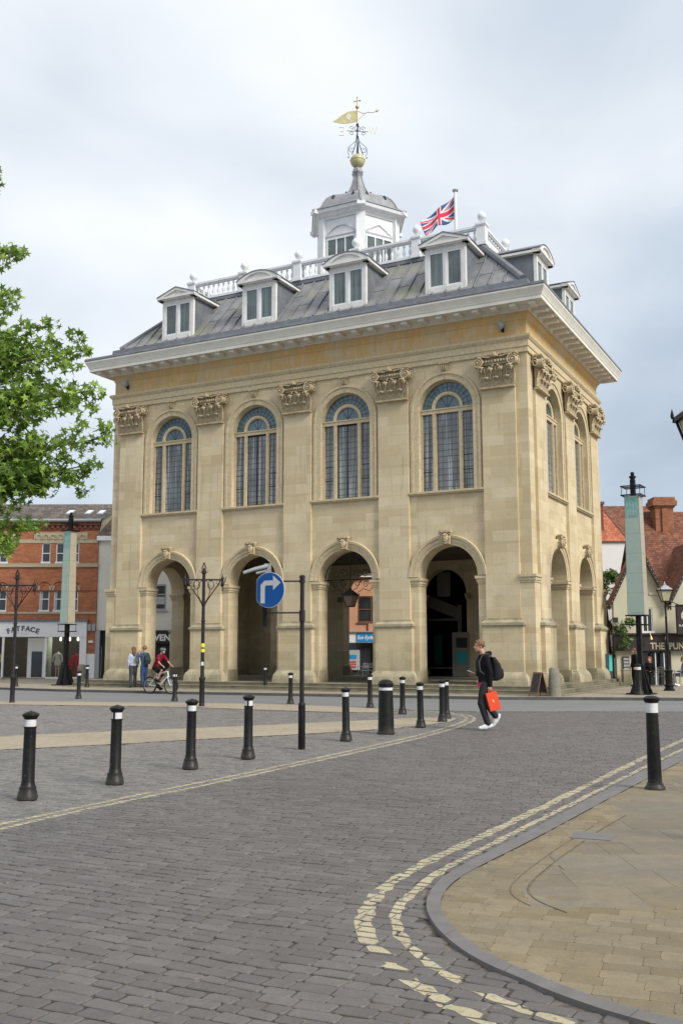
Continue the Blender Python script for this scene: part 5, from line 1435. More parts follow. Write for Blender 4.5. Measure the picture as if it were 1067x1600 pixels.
# lanterns
def lantern(t, z0, s=1.0, x=0, y=0, body=None):
    """tapered four-sided lantern, bottom at z0"""
    m = MB(); a, b = .13 * s, .235 * s; h = .42 * s
    for sx in (-1, 1):
        for sy in (-1, 1): m.tube([(x + sx * a, y + sy * a, z0), (x + sx * b, y + sy * b, z0 + h)], .014 * s, 5)
    m.box(x - a - .01, x + a + .01, y - a - .01, y + a + .01, z0 - .03 * s, z0 + .01)
    q = b + .03 * s
    for (x0, x1, y0, y1) in ((-q, q, -q, -q + .04 * s), (-q, q, q - .04 * s, q), (-q, -q + .04 * s, -q, q), (q - .04 * s, q, -q, q)): m.box(x + x0, x + x1, y + y0, y + y1, z0 + h, z0 + h + .045 * s)
    for sx in (-1, 1):
        for sy in (-1, 1): m.lathe([(.012 * s, 0), (.018 * s, .03 * s), (.004 * s, .09 * s)], (x + sx * q, y + sy * q, z0 + h + .04 * s), 6)
    fo = m.build('lantern_frame', M['iron'], t)
    m = MB(); m.frustum((x - a * .94, x + a * .94, y - a * .94, y + a * .94, z0 + .011), (x - b * .95, x + b * .95, y - b * .95, y + b * .95, z0 + h - .001)); m.build('lantern_glass', M['lamp_glass'], fo)
    m = MB(); m.frustum((x - q * .98, x + q * .98, y - q * .98, y + q * .98, z0 + h + .046 * s), (x - .07 * s, x + .07 * s, y - .07 * s, y + .07 * s, z0 + h + .22 * s)); m.lathe([(.06 * s, .22 * s), (.07 * s, .26 * s), (.03 * s, .30 * s), (.015 * s, .38 * s)], (x, y, z0 + h), 8)
    m.build('lantern_roof', body or M['greyp'], fo)
t = thing('street_lantern', 'old street lantern with yellowed glass in front of the pub sign', 'street lamp', (13.10, 40.45, .104))
m = MB(); m.lathe([(.22, 0), (.22, .05), (.17, .08), (.16, .16), (.19, .18), (.19, .22), (.15, .26), (.145, .72), (.17, .75), (.17, .8), (.08, .86), (.055, .95), (.05, 1.8), (.07, 1.82), (.05, 1.86), (.042, 2.9), (.06, 2.92), (.04, 2.95), (.038, 3.5), (.06, 3.52), (.04, 3.56)], n=14); m.build('pole', M['iron'], t)
m = MB(); m.tube([(-.05, 0, 3.35), (.42, 0, 3.35)], .016, 6); m.build('ladder_bar', M['iron'], t)
lantern(t, 3.57, 1.0)
t = thing('street_lantern', 'lantern with a grey cap at the right edge against the sky', 'street lamp', (3.42, 9.0, .03))
m = MB(); m.lathe([(.10, 0), (.09, .1), (.06, .2), (.055, .9), (.04, 1.0), (.035, 3.3), (.05, 3.33), (.03, 3.36)], n=14); m.build('pole', M['iron'], t)
lantern(t, 3.385, 1.02)
# lantern with scrolls in the third arch
t = thing('hanging_lantern', 'wrought iron hanging lantern with scrolls inside the third arch', 'lantern')
t.parent = None
hm = hall.matrix_basis if False else (Matrix.Translation(hall.location) @ Matrix.Rotation(YAW, 4, 'Z'))
t.location = hm @ Vector((-7.98, .45, 0)); t.rotation_euler = (0, 0, YAW)
m = MB()
m.tube([(1.18 * math.cos(PI * i / 16), 0, ZA + .12 + .9 * math.sin(PI * i / 16)) for i in range(17)], .02, 5)
m.tube([(-1.2, 0, ZA + .05), (1.2, 0, ZA + .05)], .022, 5)
m.tube([(0, 0, 4.2), (0, 0, 5.6)], .018, 5)
for sx in (-1, 1):
    for (cx, cz, r0) in ((.35, ZA - .12, .17), (.72, ZA - .18, .15), (.3, ZA + .3, .2), (.7, ZA + .28, .18), (.95, ZA - .05, .1)):
        m.tube([(sx * (cx + r0 * (1 - j / 20) * math.cos(j * .55)), 0, cz + r0 * (1 - j / 20) * math.sin(j * .55)) for j in range(17)], .014, 5)
    m.tube([(sx * 1.1, 0, ZA - .2), (sx * .9, 0, ZA - .45), (sx * .6, 0, ZA - .35), (sx * .35, 0, ZA - .5)], .014, 5)
    m.tube([(sx * .12, 0, 4.22), (sx * .3, 0, 4.3), (sx * .42, 0, 4.5), (sx * .5, 0, ZA)], .014, 5)
m.build('scroll_bracket', M['iron'], t)
M_lg = M['lamp_glass']; M['lamp_glass'] = plain('brown_lantern_glass', (0.13, 0.085, 0.06), 0.3, 0.2, 5)
lantern(t, 3.55, 1.05, body=M['iron'])
M['lamp_glass'] = M_lg
# two floodlights on the frieze
for (s_, lb) in ((.93, 'round grey floodlight high on the frieze near the right corner of the hall'), (19.72, 'grey floodlight high on the frieze at the left corner of the hall')):
    t = thing('floodlight', lb, 'floodlight', group='floodlights on the frieze')
    t.location = hm @ Vector((-s_, 0, 14.40)); t.rotation_euler = (0, 0, YAW)
    m = MB(lambda x, y, z: (x, y, z)); m.lathe([(.05, -.16), (.12, -.12), (.16, -.02), (.165, .06), (.15, .075)], n=14)
    o = m.build('lamp_head', M['greyp'], t); o.rotation_euler = (R(118), 0, R(-55 if s_ < 5 else -75)); o.location = (-.05, -.22, .05)
    m = MB(); m.box(-.05, .05, -.06, .0, -.18, .0); m.tube([(0, -.05, -.14), (-.02, -.18, -.1), (-.05, -.22, 0)], .025, 6); m.build('bracket', M['ironm'], t)
# flag
t = thing('flagpole', 'white flagpole with a flat cap on the roof deck of the hall', 'flagpole'); fp = hm @ Vector((-5.03, 5.9, 0))
t.location = (fp.x, fp.y, 19.1)
m = MB(); m.lathe([(.075, 0), (.07, 4.5)], n=12); m.build('pole', M['white'], t)
m = MB(); m.lathe([(.14, 4.5), (.15, 4.53), (.15, 4.56), (.04, 4.62)], n=12); m.build('cap', M['greyp'], t)
def flag_mat():
    k = NT('union_flag_cloth')
    uv = k.n('UVMap'); sp = k.n('SeparateXYZ', Vector=uv.outputs[0])
    u_ = k.math('SUBTRACT', sp.outputs[0], 0.5); v_ = k.math('MULTIPLY', k.math('SUBTRACT', sp.outputs[1], 0.5), 0.5)   # 2:1
    au, av = k.math('ABSOLUTE', u_), k.math('ABSOLUTE', v_)
    def lt(a, w_): return k.math('LESS_THAN', a, w_)
    # diagonals
    d1 = k.math('MULTIPLY', k.math('SUBTRACT', v_, k.math('MULTIPLY', u_, 0.5)), 0.894)
    d2 = k.math('MULTIPLY', k.math('ADD', v_, k.math('MULTIPLY', u_, 0.5)), 0.894)
    wd = k.math('MAXIMUM', lt(k.math('ABSOLUTE', d1), 0.052), lt(k.math('ABSOLUTE', d2), 0.052))
    rd = k.math('MAXIMUM', lt(k.math('ABSOLUTE', k.math('ADD', d1, k.math('MULTIPLY', k.math('SIGN', u_), 0.018))), 0.018), lt(k.math('ABSOLUTE', k.math('SUBTRACT', d2, k.math('MULTIPLY', k.math('SIGN', u_), 0.018))), 0.018))
    wc = k.math('MAXIMUM', lt(au, 0.085), lt(av, 0.085)); rc = k.math('MAXIMUM', lt(au, 0.052), lt(av, 0.052))
    c = k.mix(wd, (0.055, 0.115, 0.27, 1), (0.68, 0.66, 0.68, 1)); c = k.mix(rd, c, (0.62, 0.05, 0.085, 1))
    c = k.mix(wc, c, (0.68, 0.66, 0.68, 1)); c = k.mix(rc, c, (0.62, 0.05, 0.085, 1))
    k.col(c); k.rough(0.8); k.b.inputs['Specular IOR Level'].default_value = 0.15; return k.m
NU, NV = 28, 12
vs, fs, uvs = [], [], []
FW, FH = 1.95, 1.15
for j in range(NV + 1):
    for i in range(NU + 1):
        a, b = i / NU, j / NV
        x = -a * FW * .80
        # cloth droops as it leaves the pole and ripples
        z = (b - 1) * FH * (1 - .28 * a) - 1.35 * a ** 1.05 + .22 * a * (1 - b) - .05 * math.sin(a * 7)
        y = .20 * math.sin(a * 8.5 + b * 1.2) * (a ** .6) + .12 * math.sin(a * 3 + 1)
        x += .10 * math.sin(a * 8.5 + b * 1.4 + 1) * a + (1 - b) * .18 * a
        vs.append((x, y, z)); uvs.append((a, b))
for j in range(NV):
    for i in range(NU): fs.append((j * (NU + 1) + i, j * (NU + 1) + i + 1, (j + 1) * (NU + 1) + i + 1, (j + 1) * (NU + 1) + i))
me = bpy.data.meshes.new('flag'); me.from_pydata(vs, [], fs); ul = me.uv_layers.new(name='UVMap')
for l in me.loops: ul.data[l.index].uv = uvs[l.vertex_index]
me.polygons.foreach_set('use_smooth', [True] * len(me.polygons)); me.materials.append(flag_mat())
o = bpy.data.objects.new('flag', me); COL.objects.link(o); o.location = (fp.x - .06, fp.y, 23.38)
so = o.modifiers.new('thick', 'SOLIDIFY'); so.thickness = .006
tag(o, 'red, white and blue union flag drooping from the roof flagpole', 'flag')
# ------------------------------------------------------------------ buildings round the square
def brick_mat(name, c1, c2, mortar, bw=.225, rh=.075):
    k = NT(name); v, sp = k.wallvec()
    b = k.n('TexBrick', {'offset': 0.5}, Vector=v, Scale=1.0, Brick_Width=bw, Row_Height=rh, Mortar_Size=0.008, Mortar_Smooth=0.3, Color1=(0, 0, 0, 1), Color2=(1, 1, 1, 1), Mortar=(0.5, 0.5, 0.5, 1), Bias=0.0)
    base = k.ramp(b.outputs[0], [(0.1, c1), (0.9, c2)])
    n = k.noise(1.3, 5, rough=0.7)
    base = k.mix(k.ramp(n, [(0.4, 0.0), (0.7, 0.5)]), base, tuple(x * 0.62 for x in c1))
    n = k.noise(3.5, 4, vec=k.mapv(v, scale=(.5, 2.5, 1)), rough=0.7)
    base = k.mix(k.ramp(n, [(0.5, 0.0), (0.75, 0.45)]), base, tuple(min(1, x * 1.5) for x in c2))
    base = k.mix(b.outputs['Fac'], base, mortar)
    k.col(base); k.rough(0.9); k.bump(b.outputs['Fac'], -0.4, 0.01); return k.m
def tile_mat(name, c1, c2, c3, bw=.17, rh=.1, axis='x', lich=0.3):
    k = NT(name); sp = k.n('SeparateXYZ', Vector=k.co())
    v = k.n('CombineXYZ', X=sp.outputs[0 if axis == 'x' else 1], Y=sp.outputs[2], Z=0.0).outputs[0]
    b = k.n('TexBrick', {'offset': 0.5}, Vector=v, Scale=1.0, Brick_Width=bw, Row_Height=rh, Mortar_Size=0.007, Mortar_Smooth=0.2, Color1=(0, 0, 0, 1), Color2=(1, 1, 1, 1), Mortar=(0.5, 0.5, 0.5, 1), Bias=0.0)
    base = k.ramp(b.outputs[0], [(0.05, c1), (0.5, c2), (0.95, c3)])
    n = k.noise(0.9, 5, rough=0.7); base = k.mix(k.ramp(n, [(0.42, 0.0), (0.68, 0.5)]), base, tuple(x * 0.5 for x in c1))
    n = k.noise(6, 5, rough=0.75); base = k.mix(k.ramp(n, [(0.58, 0.0), (0.68, lich)]), base, (0.36, 0.32, 0.22, 1))
    base = k.mix(b.outputs['Fac'], base, tuple(x * 0.35 for x in c1))
    k.col(base); k.rough(0.9)
    fr_ = k.math('FRACT', k.math('DIVIDE', sp.outputs[2], rh)); k.bump(k.math('SUBTRACT', k.math('MULTIPLY', fr_, -1.0), b.outputs['Fac']), 0.6, 0.02); return k.m
M['brick'] = brick_mat('orange_red_brick', (0.34, 0.088, 0.034), (0.49, 0.155, 0.06), (0.30, 0.23, 0.155))
M['brickd'] = brick_mat('dark_red_brick', (0.17, 0.05, 0.03), (0.24, 0.07, 0.04), (0.16, 0.12, 0.09))
M['stoneb'] = carved('shop_stone_dressing', (0.47, 0.415, 0.30), (0.35, 0.30, 0.20))
M['tileg'] = tile_mat('grey_brown_tiles', (0.075, 0.062, 0.055), (0.12, 0.10, 0.085), (0.17, 0.14, 0.115), .2, .13, lich=.4)
M['tiler'] = tile_mat('orange_red_tiles', (0.36, 0.10, 0.05), (0.47, 0.15, 0.075), (0.52, 0.19, 0.10), .2, .13, lich=.1)
M['tiled'] = tile_mat('old_brown_red_tiles', (0.13, 0.048, 0.028), (0.20, 0.075, 0.042), (0.27, 0.11, 0.065), .17, .11, lich=.45)
M['tiledx'] = tile_mat('old_gable_tiles', (0.13, 0.048, 0.028), (0.21, 0.08, 0.045), (0.28, 0.115, 0.07), .17, .11, axis='y', lich=.4)
M['render'] = plain('white_render', (0.70, 0.68, 0.61), 0.85, 0.04, 1.5, dirt=((0.55, 0.54, 0.5), 1.2, 0.35))
M['creamr'] = plain('cream_render', (0.52, 0.49, 0.36), 0.85, 0.05, 1.2, dirt=((0.40, 0.37, 0.26), 1.6, 0.4))
M['whiter'] = plain('bright_white_render', (0.80, 0.80, 0.81), 0.85, 0.03, 1.5, dirt=((0.68, 0.68, 0.68), 1.5, 0.3))
M['pink'] = plain('salmon_render', (0.56, 0.29, 0.18), 0.85, 0.06, 1.2, dirt=((0.48, 0.24, 0.15), 2, 0.4))
M['pubdark'] = plain('pub_dark_paint', (0.022, 0.014, 0.013), 0.5, 0.2, 4)
M['shopw'] = plain('shopfront_white', (0.80, 0.80, 0.82), 0.45, 0.03, 2)
M['navy'] = plain('grey_lettering', (0.10, 0.11, 0.15), 0.5, 0.05, 5)
M['floorw'] = plain('shop_floor', (0.14, 0.12, 0.09), 0.6, 0.1, 3)
M['shopint'] = plain('shop_interior', (0.045, 0.045, 0.035), 0.8, 0.2, 2)
M['redcloth'] = plain('red_cloth', (0.52, 0.03, 0.035), 0.8, 0.2, 12)
M['palecloth'] = plain('pale_floral_cloth', (0.50, 0.50, 0.44), 0.85, 0.3, 28)
M['rust'] = plain('faded_red_fabric', (0.30, 0.10, 0.075), 0.85, 0.2, 9)
M['skinm'] = plain('mannequin_skin', (0.42, 0.36, 0.28), 0.5, 0.05, 5)
M['curtain'] = plain('net_curtain', (0.42, 0.44, 0.44), 0.8, 0.15, 9)
M['blues'] = plain('bright_blue_sign', (0.02, 0.27, 0.62), 0.4, 0.05, 5)
M['signw'] = plain('white_lettering', (0.75, 0.75, 0.75), 0.5, 0.03, 5)
M['brass'] = plain('warm_brass_lamp', (0.55, 0.40, 0.18), 0.35, 0.15, 9, metal=0.5)
M['cyan'] = plain('cyan_notice', (0.07, 0.58, 0.55), 0.5, 0.08, 5)

def lit_mat():
    k = NT('lit_lamp'); k.b.inputs['Emission Color'].default_value = (1, .92, .8, 1); k.b.inputs['Emission Strength'].default_value = 1.5; return k.m
M['lit'] = lit_mat()
def clear_glass():
    k = NT('shop_window_glass'); t = k.t
    k.b.inputs['Base Color'].default_value = (.02, .02, .02, 1); k.b.inputs['Roughness'].default_value = 0.02
    k.b.inputs['Alpha'].default_value = 0.08; k.b.inputs['Specular IOR Level'].default_value = 0.5
    return k.m
M['clear'] = clear_glass()

# --- brick shop
YF = 60.0
shop = thing('brick_shop', 'orange-red brick shop with stone dressings and a white shopfront on the left', 'shop', (-19, YF, 0))
X = lambda x: x + 19          # world x to local
def wall_holes(mb, x0, x1, z0, z1, holes, y0=0.0, y1=.3):
    """wall slab with rectangular holes (hx0,hx1,hz0,hz1), holes do not overlap in x unless stacked"""
    xs = sorted(set([x0, x1] + [h[0] for h in holes] + [h[1] for h in holes]))
    for a, b in zip(xs[:-1], xs[1:]):
        hs = sorted([(h[2], h[3]) for h in holes if h[0] < (a + b) / 2 < h[1]])
        z = z0
        for (h0, h1) in hs:
            if h0 > z: mb.box(a, b, y0, y1, z, h0)
            z = h1
        if z < z1: mb.box(a, b, y0, y1, z, z1)
    return mb
groups = [-17.0, -21.3]
holes = []
wins = []
for gx in groups:
    for k in (-1, 0, 1):
        cx = gx + k * .865
        wins.append((cx, 'top')); wins.append((cx, 'mid'))
        holes.append((X(cx - .265), X(cx + .265), 6.97, 8.2)); holes.append((X(cx - .30), X(cx + .30), 4.06, 5.35))
m = MB(); wall_holes(m, X(-28), X(-14.72), 3.45, 9.0, holes)
m.box(X(-15.22), X(-14.72), 0, .3, 1.55, 3.45)
m.build('brick_wall', M['brick'], shop)
m = MB(); m.box(X(-15.22), X(-14.72), -.012, .3, 0, 1.55); m.build('painted_pier', M['shopw'], shop)
m = MB(); m.box(X(-28), X(-14.72), .3, 9, 0, 9.6); m.build('rear_wall', M['dark'], shop) if False else None
m = MB(); m.box(X(-28.02), X(-14.68), -.10, .0, 6.74, 6.96); m.build('string_course', M['stoneb'], shop)
m = MB(); m.box(X(-28.02), X(-14.70), -.06, .0, 3.93, 4.05); m.build('sill_course', M['stoneb'], shop)
m = MB(); m.box(X(-28.0), X(-14.72), -.03, .0, 8.2, 8.42); m.build('lintel_course', M['stoneb'], shop)
m = MB(); m.box(X(-28.0), X(-14.72), -.03, .0, 5.28, 5.34); m.build('string_course', M['brickd'], shop)
for gx in groups:
    m = MB(); m.box(X(gx - 1.62), X(gx + 1.62), -.05, .0, 8.42, 8.84)
    for k in range(7):
        cx = X(gx - 1.32 + k * .44)
        m.arc(cx, 8.55, [(.13, -.05), (.13, -.10), (.19, -.10), (.19, -.05)], 0, PI, 8)
        m.box(cx - .19, cx - .13, -.09, -.05, 8.42, 8.55); m.box(cx + .13, cx + .19, -.09, -.05, 8.42, 8.55)
    m.build('blind_arcade', M['stoneb'], shop)
m = MB(); m.box(X(-28), X(-14.70), -.05, .0, 9.0, 9.1)
m.box(X(-28), X(-14.66), -.16, .05, 9.28, 9.5); m.box(X(-28), X(-14.72), -.03, .3, 9.1, 9.28)
x = -27.8
while x < -14.9: m.box(X(x), X(x + .16), -.12, -.03, 9.1, 9.28); x += .33
m.build('brick_cornice', M['brickd'], shop)
m = MB(); m.tube([(X(-28), -.25, 9.56), (X(-14.55), -.25, 9.56)], .09, 8); m.build('gutter', M['greyp'], shop)
m = MB(); m.add([(X(-28), -.3, 9.6), (X(-14.5), -.3, 9.6), (X(-14.1), 4.2, 11.2), (X(-28), 4.2, 11.2), (X(-28), 8.5, 9.6), (X(-14.5), 8.5, 9.6)], [(0, 1, 2, 3), (3, 2, 5, 4)]); m.build('roof', M['tileg'], shop)
m = MB(); m.add([(X(-14.72), .31, 9.0), (X(-14.72), 8.4, 9.0), (X(-14.5), 4.2, 11.12), (X(-14.6), .3, 9.66), (X(-14.62), 8.4, 9.6)], [(0, 1, 4, 2, 3)]); m.box(X(-14.9), X(-14.72), .31, 8.4, 0, 9.0); m.build('gable_wall', M['creamr'], shop)
for cx in (-16.9, -15.72, -14.95):
    f0 = (9.95 - 9.6) / 1.6 * 4.5 - .3
    m = MB(lambda x, y, z, cx=cx: (X(cx) + x, .95 + y * .94 - z * .335 + .0, 10.05 + y * .335 + z * .94)); m.box(-.19, .19, 0, 1.15, -.02, .07)
    fo = m.build('skylight', M['greyp'], shop)
    m = MB(m.fr); m.box(-.15, .15, .3, 1.09, .07, .08); m.build('pane', M['signw'], fo)
for cx, kind in wins:
    lx = X(cx)
    m = MB()
    if kind == 'top':
        z0, z1, hw = 6.97, 8.2, .265
        for (a, b, c, d) in ((-hw, -hw + .06, z0, z1), (hw - .06, hw, z0, z1), (-hw + .06, hw - .06, z1 - .06, z1), (-hw + .06, hw - .06, (z0 + z1) / 2 - .03, (z0 + z1) / 2 + .02)): m.box(lx + a, lx + b, .05, .12, c, d)
        m.box(lx - hw - .03, lx + hw + .03, -.04, .12, z0 - .0, z0 + .1)
        fo = m.build('window', M['white'], shop); g = MB(); g.box(lx - hw + .06, lx + hw - .06, .09, .1, z0 + .1, z1 - .06); g.build('pane', M['wglass'], fo)
    else:
        z0, z1, hw = 4.06, 5.35, .30
        for (a, b, c, d) in ((-hw, -hw + .06, z0, z1), (hw - .06, hw, z0, z1), (-hw + .06, hw - .06, (z0 + z1) / 2 + .08, (z0 + z1) / 2 + .14)): m.box(lx + a, lx + b, .05, .12, c, d)
        m.arc(lx, z1, [(hw - .05, .12), (hw - .05, .05), (hw, .05), (hw, .12)], 0, PI, 10)
        m.box(lx - hw - .03, lx + hw + .03, -.04, .12, z0, z0 + .1)
        fo = m.build('window', M['white'], shop)
        g = MB(); g.prism_y([(lx - hw + .05, z0 + .1), (lx + hw - .05, z0 + .1)] + [(lx + (hw - .05) * math.cos(PI * i / 10), z1 + (hw - .05) * math.sin(PI * i / 10)) for i in range(11)], .09, .1); g.build('pane', M['wglass'], fo)
        g = MB(); g.prism_y([(lx - hw + .06, z0 + .12), (lx - hw + .17, z0 + .12), (lx - hw + .2, z1), (lx - hw + .06, z1 + .1)], .08, .085); g.build('curtain', M['curtain'], fo)
        # recess cut of the arch, brick pointed hood, stone springers
        q = MB(); 
        q.arc(lx, z1, [(.30, -.002), (.30, -.03), (.42, -.03), (.42, -.002)], R(35), R(145), 10)
        q.build('brick_arch', M['brickd'] if False else M['brick'], shop)
        q = MB(); q.tube([(lx + .42 * math.cos(a), -.03, z1 + .0 + .50 * math.sin(a)) for a in [PI * i / 12 for i in range(13)]], .022, 5); q.build('hood_mould', M['brickd'], shop)
        q = MB(); q.prism_y([(lx - .435, 5.34), (lx - .31, 5.34), (lx - .25, 5.55), (lx - .38, 5.68), (lx - .435, 5.6)], -.045, -.0); q.build('springer', M['stoneb'], shop)
        q = MB(); q.prism_y([(lx + .31, 5.34), (lx + .435, 5.34), (lx + .435, 5.6), (lx + .38, 5.68), (lx + .25, 5.55)], -.045, -.0); q.build('springer', M['stoneb'], shop)
# shopfront
m = MB(); m.box(X(-28), X(-15.22), -.14, .0, 2.56, 3.42); m.box(X(-28), X(-15.18), -.2, .0, 3.42, 3.45)
for z in (2.78, 2.98, 3.18): m.box(X(-28), X(-15.22), -.146, -.14, z, z + .012)
fs_ = m.build('fascia', M['shopw'], shop)
m = MB(); m.box(X(-28), X(-15.15), -.24, .0, 3.452, 3.6); m.build('lead_strip', M['lead2'], shop)
for i, ch in enumerate('FATFACE'):
    a = (i - 3) * .155; xx = X(-19.02) + 2.3 * math.sin(a * .78); zz = 2.93 - 2.3 * (1 - math.cos(a * .78))
    text_obj('lettering', ch, .40, M['navy'], fs_, (xx, -.15, zz), (R(90), a * .78, 0), .006, bold=.02)
text_obj('lettering', 'EST. 1988', .09, M['greyp'], fs_, (X(-18.86), -.147, 2.72), ext=.003) if False else None
m = MB(); m.box(X(-19.4), X(-18.65), -.15, -.147, 2.79, 2.805); m.box(X(-19.3), X(-18.75), -.15, -.147, 2.68, 2.695); m.build('lettering_rule', M['greyp'], fs_)
posts = [-15.45, -17.66, -20.35, -22.6]
m = MB(); m.box(X(-15.62), X(-15.22), -.1, .1, 0.02, 2.56); m.build('pilaster', M['shopw'], shop)
for px_ in (-17.66, -20.20, -22.8):
    m = MB(); m.box(X(px_ - .05), X(px_ + .05), -.08, .06, .18, 2.56); m.build('mullion', M['shopw'], shop)
m = MB(); m.box(X(-17.61), X(-15.62), -.08, .06, .0, .18); m.build('stall_riser', M['shopw'], shop)
m = MB(); m.box(X(-28), X(-20.25), -.08, .06, .0, .18); m.build('stall_riser', M['shopw'], shop)
for (a, b) in ((-17.61, -15.62), (-22.75, -20.25)):
    m = MB(); m.box(X(a), X(b), -.02, -.01, .18, 2.56); m.build('shop_window', M['clear'], shop)
# recessed entrance
m = MB(); m.box(X(-19.05), X(-18.95), 1.0, 1.1, 0.02, 2.5); m.box(X(-17.98), X(-17.88), 1.0, 1.1, .02, 2.5); m.box(X(-18.95), X(-17.98), 1.0, 1.1, 1.7, 2.5); m.box(X(-18.95), X(-18.8), 1.0, 1.1, .02, 1.7); m.box(X(-18.13), X(-17.98), 1.0, 1.1, .02, 1.7); m.box(X(-18.8), X(-18.13), 1.0, 1.1, .02, .15)
do_ = m.build('door', M['shopw'], shop); m = MB(); m.box(X(-18.8), X(-18.13), 1.04, 1.05, .15, 1.7); m.build('pane', M['wglass'], do_)
m = MB(); m.box(X(-17.66), X(-17.60), .06, 1.1, .0, 2.56); m.build('side_glass', M['gteal'], shop)
m = MB(); m.box(X(-28), X(-14.75), 4.0, 4.1, 0, 3.4); m.box(X(-28), X(-14.95), .1, 4.0, 2.9, 3.0); m.build('shop_interior', M['shopint'], shop)
m = MB(); m.box(X(-28), X(-14.75), .06, 4.0, .0, .12); m.build('shop_floor', M['floorw'], shop)
m = MB(); m.box(X(-28), X(-14.75), .3, .4, 3.46, 9.0); m.build('back_panel', M['dark'], shop)
m = MB(); m.box(X(-28), X(-14.75), .4, 8.4, 8.9, 9.0); m.box(X(-28), X(-14.75), 8.4, 8.5, 0, 9.6); m.build('rear_wall', M['brickd'], shop)
for (a, z) in ((-15.18, 2.92), (-14.93, 2.92)):
    m = MB(); m.box(X(a), X(a + .2), -.10, .0, z, z + .4); m.build('meter_box', M['greyp'], shop)
m = MB(); m.box(X(-15.12), X(-14.85), -.05, .0, 2.2, 2.34); m.build('burglar_alarm', M['shopw'], shop)
for a in (-16.95, -16.4, -15.9):
    m = MB(); m.lathe([(.05, 0), (.07, .1), (.06, .22)], (X(a), .6, 2.32), 8); m.box(X(a) - .01, X(a) + .01, .59, .61, 2.54, 2.9); m.build('spotlight', M['lit'], shop)

for (lx_, ly_) in ((-16.6, 61.0), (-18.45, 62.2), (-20.6, 61.0)):     # the shop's own ceiling spots, lit in the photograph
    ld = bpy.data.lights.new('shop_spot', 'POINT'); ld.energy = 45; ld.color = (1.0, .9, .75); ld.shadow_soft_size = .12
    lo = bpy.data.objects.new('shop_spot', ld); COL.objects.link(lo); lo.location = (lx_, ly_, 2.45)
def mannequin(loc, dress, label, legs=True):
    t = thing('mannequin', label, 'mannequin', loc, group='mannequins in the shop window')
    m = MB(); m.lathe([(.17, .72), (.2, .8), (.21, .95), (.155, 1.12), (.15, 1.2), (.19, 1.35), (.2, 1.42), (.1, 1.5), (.05, 1.53)], n=14, sy=.65)
    m.tube([(-.19, 0, 1.42), (-.26, .02, 1.2), (-.27, -.04, .95)], [.055, .05, .04], 8); m.tube([(.19, 0, 1.42), (.26, .02, 1.2), (.27, -.04, .95)], [.055, .05, .04], 8)
    m.build('dress', dress, t)
    m = MB(); m.tube([(-.08, 0, .75), (-.085, 0, .4), (-.08, 0, .04)], [.06, .05, .03], 8); m.tube([(.08, 0, .75), (.085, 0, .4), (.08, 0, .04)], [.06, .05, .03], 8); m.lathe([(.045, 1.5), (.04, 1.58)], n=10); m.box(-.25, .25, -.2, .2, 0, .03)
    m.build('body', M['skinm'], t); return t
mannequin((-17.06, 60.5, .12), M['palecloth'], 'headless shop mannequin in a pale dress, right of the shop door')
M['yelc'] = plain('yellow_cloth', (0.50, 0.50, 0.12), 0.85, 0.2, 9)
mannequin((-20.72, 60.5, .12), M['yelc'], 'shop mannequin in yellow at the left edge of the photo') if True else None
def hanging_cloth(loc, c, label, w_=.25, h_=1.1, tilt=.3):
    t = thing('hanging_garment', label, 'garment', loc, group='garments hung in the shop window')
    m = MB(); n = 10
    vs = []
    for j in range(8):
        for i in range(n + 1):
            a = i / n - .5; b = j / 7
            vs.append(((a * (w_ + b * .18)) + tilt * b * .5, .05 * math.sin(a * 14), h_ * (1 - b)))
    m.add(vs, [(j * (n + 1) + i, j * (n + 1) + i + 1, (j + 1) * (n + 1) + i + 1, (j + 1) * (n + 1) + i) for j in range(7) for i in range(n)], True)
    o = m.build('cloth', c, t, recalc=False); s = o.modifiers.new('thick', 'SOLIDIFY'); s.thickness = .02
    m = MB(); m.tube([(0, 0, h_ - .02), (0, 0, h_ + .15)], .012, 5); m.build('hanger', M['iron'], t)
hanging_cloth((-16.15, 60.6, .45), M['redcloth'], 'red garment spread behind the left banner pillar, left half', .12, 1.0, -.6)
hanging_cloth((-15.98, 60.62, .45), M['redcloth'], 'red garment spread behind the left banner pillar, right half', .12, 1.1, .35)
hanging_cloth((-15.8, 60.9, .2), M['rust'], 'faded rust-red garment at the right end of the shop window', .3, 1.3, -.3)

# --- white building between the shop and the hall
wb = thing('white_building', 'white rendered building with a black ground floor behind the left end of the hall', 'building', (-14.71, 60, 0))
m = MB(); wall_holes(m, 0, 12.7, 2.95, 8.35, [(3.06, 4.16, 4.15, 5.7), (6.6, 7.7, 4.15, 5.7)], .1, .4)
m.build('wall', M['render'], wb)
m = MB(); m.box(-.08, 12.5, -.12, .1, 8.35, 8.62); m.build('eaves_board', M['shopw'], wb)
m = MB(); m.add([(-.15, -.1, 8.625), (12.5, -.1, 8.625), (12.5, 4.5, 11.4), (.7, 4.5, 11.4)], [(0, 1, 2, 3)]); m.add([(12.5, 4.5, 11.4), (.7, 4.5, 11.4), (.7, 9, 8.6), (12.5, 9, 8.6)], [(0, 1, 2, 3)]); m.build('roof', M['tileg'], wb)
m = MB(); m.box(.25, 12.5, .3, .4, 0, 2.94); m.box(0.7, 12.5, -.06, .1, 2.15, 2.94); m.build('black_shopfront', M['black'], wb)
m = MB(); m.box(-.02, .25, .0, .4, 0.02, 2.94); m.build('grey_pier', M['greyp'], wb)
m = MB(); m.box(.3, .34, .26, .3, .1, 2.0); m.box(.55, .8, .28, .30, 1.9, 2.1); m.build('door_trim', M['greyp'], wb)
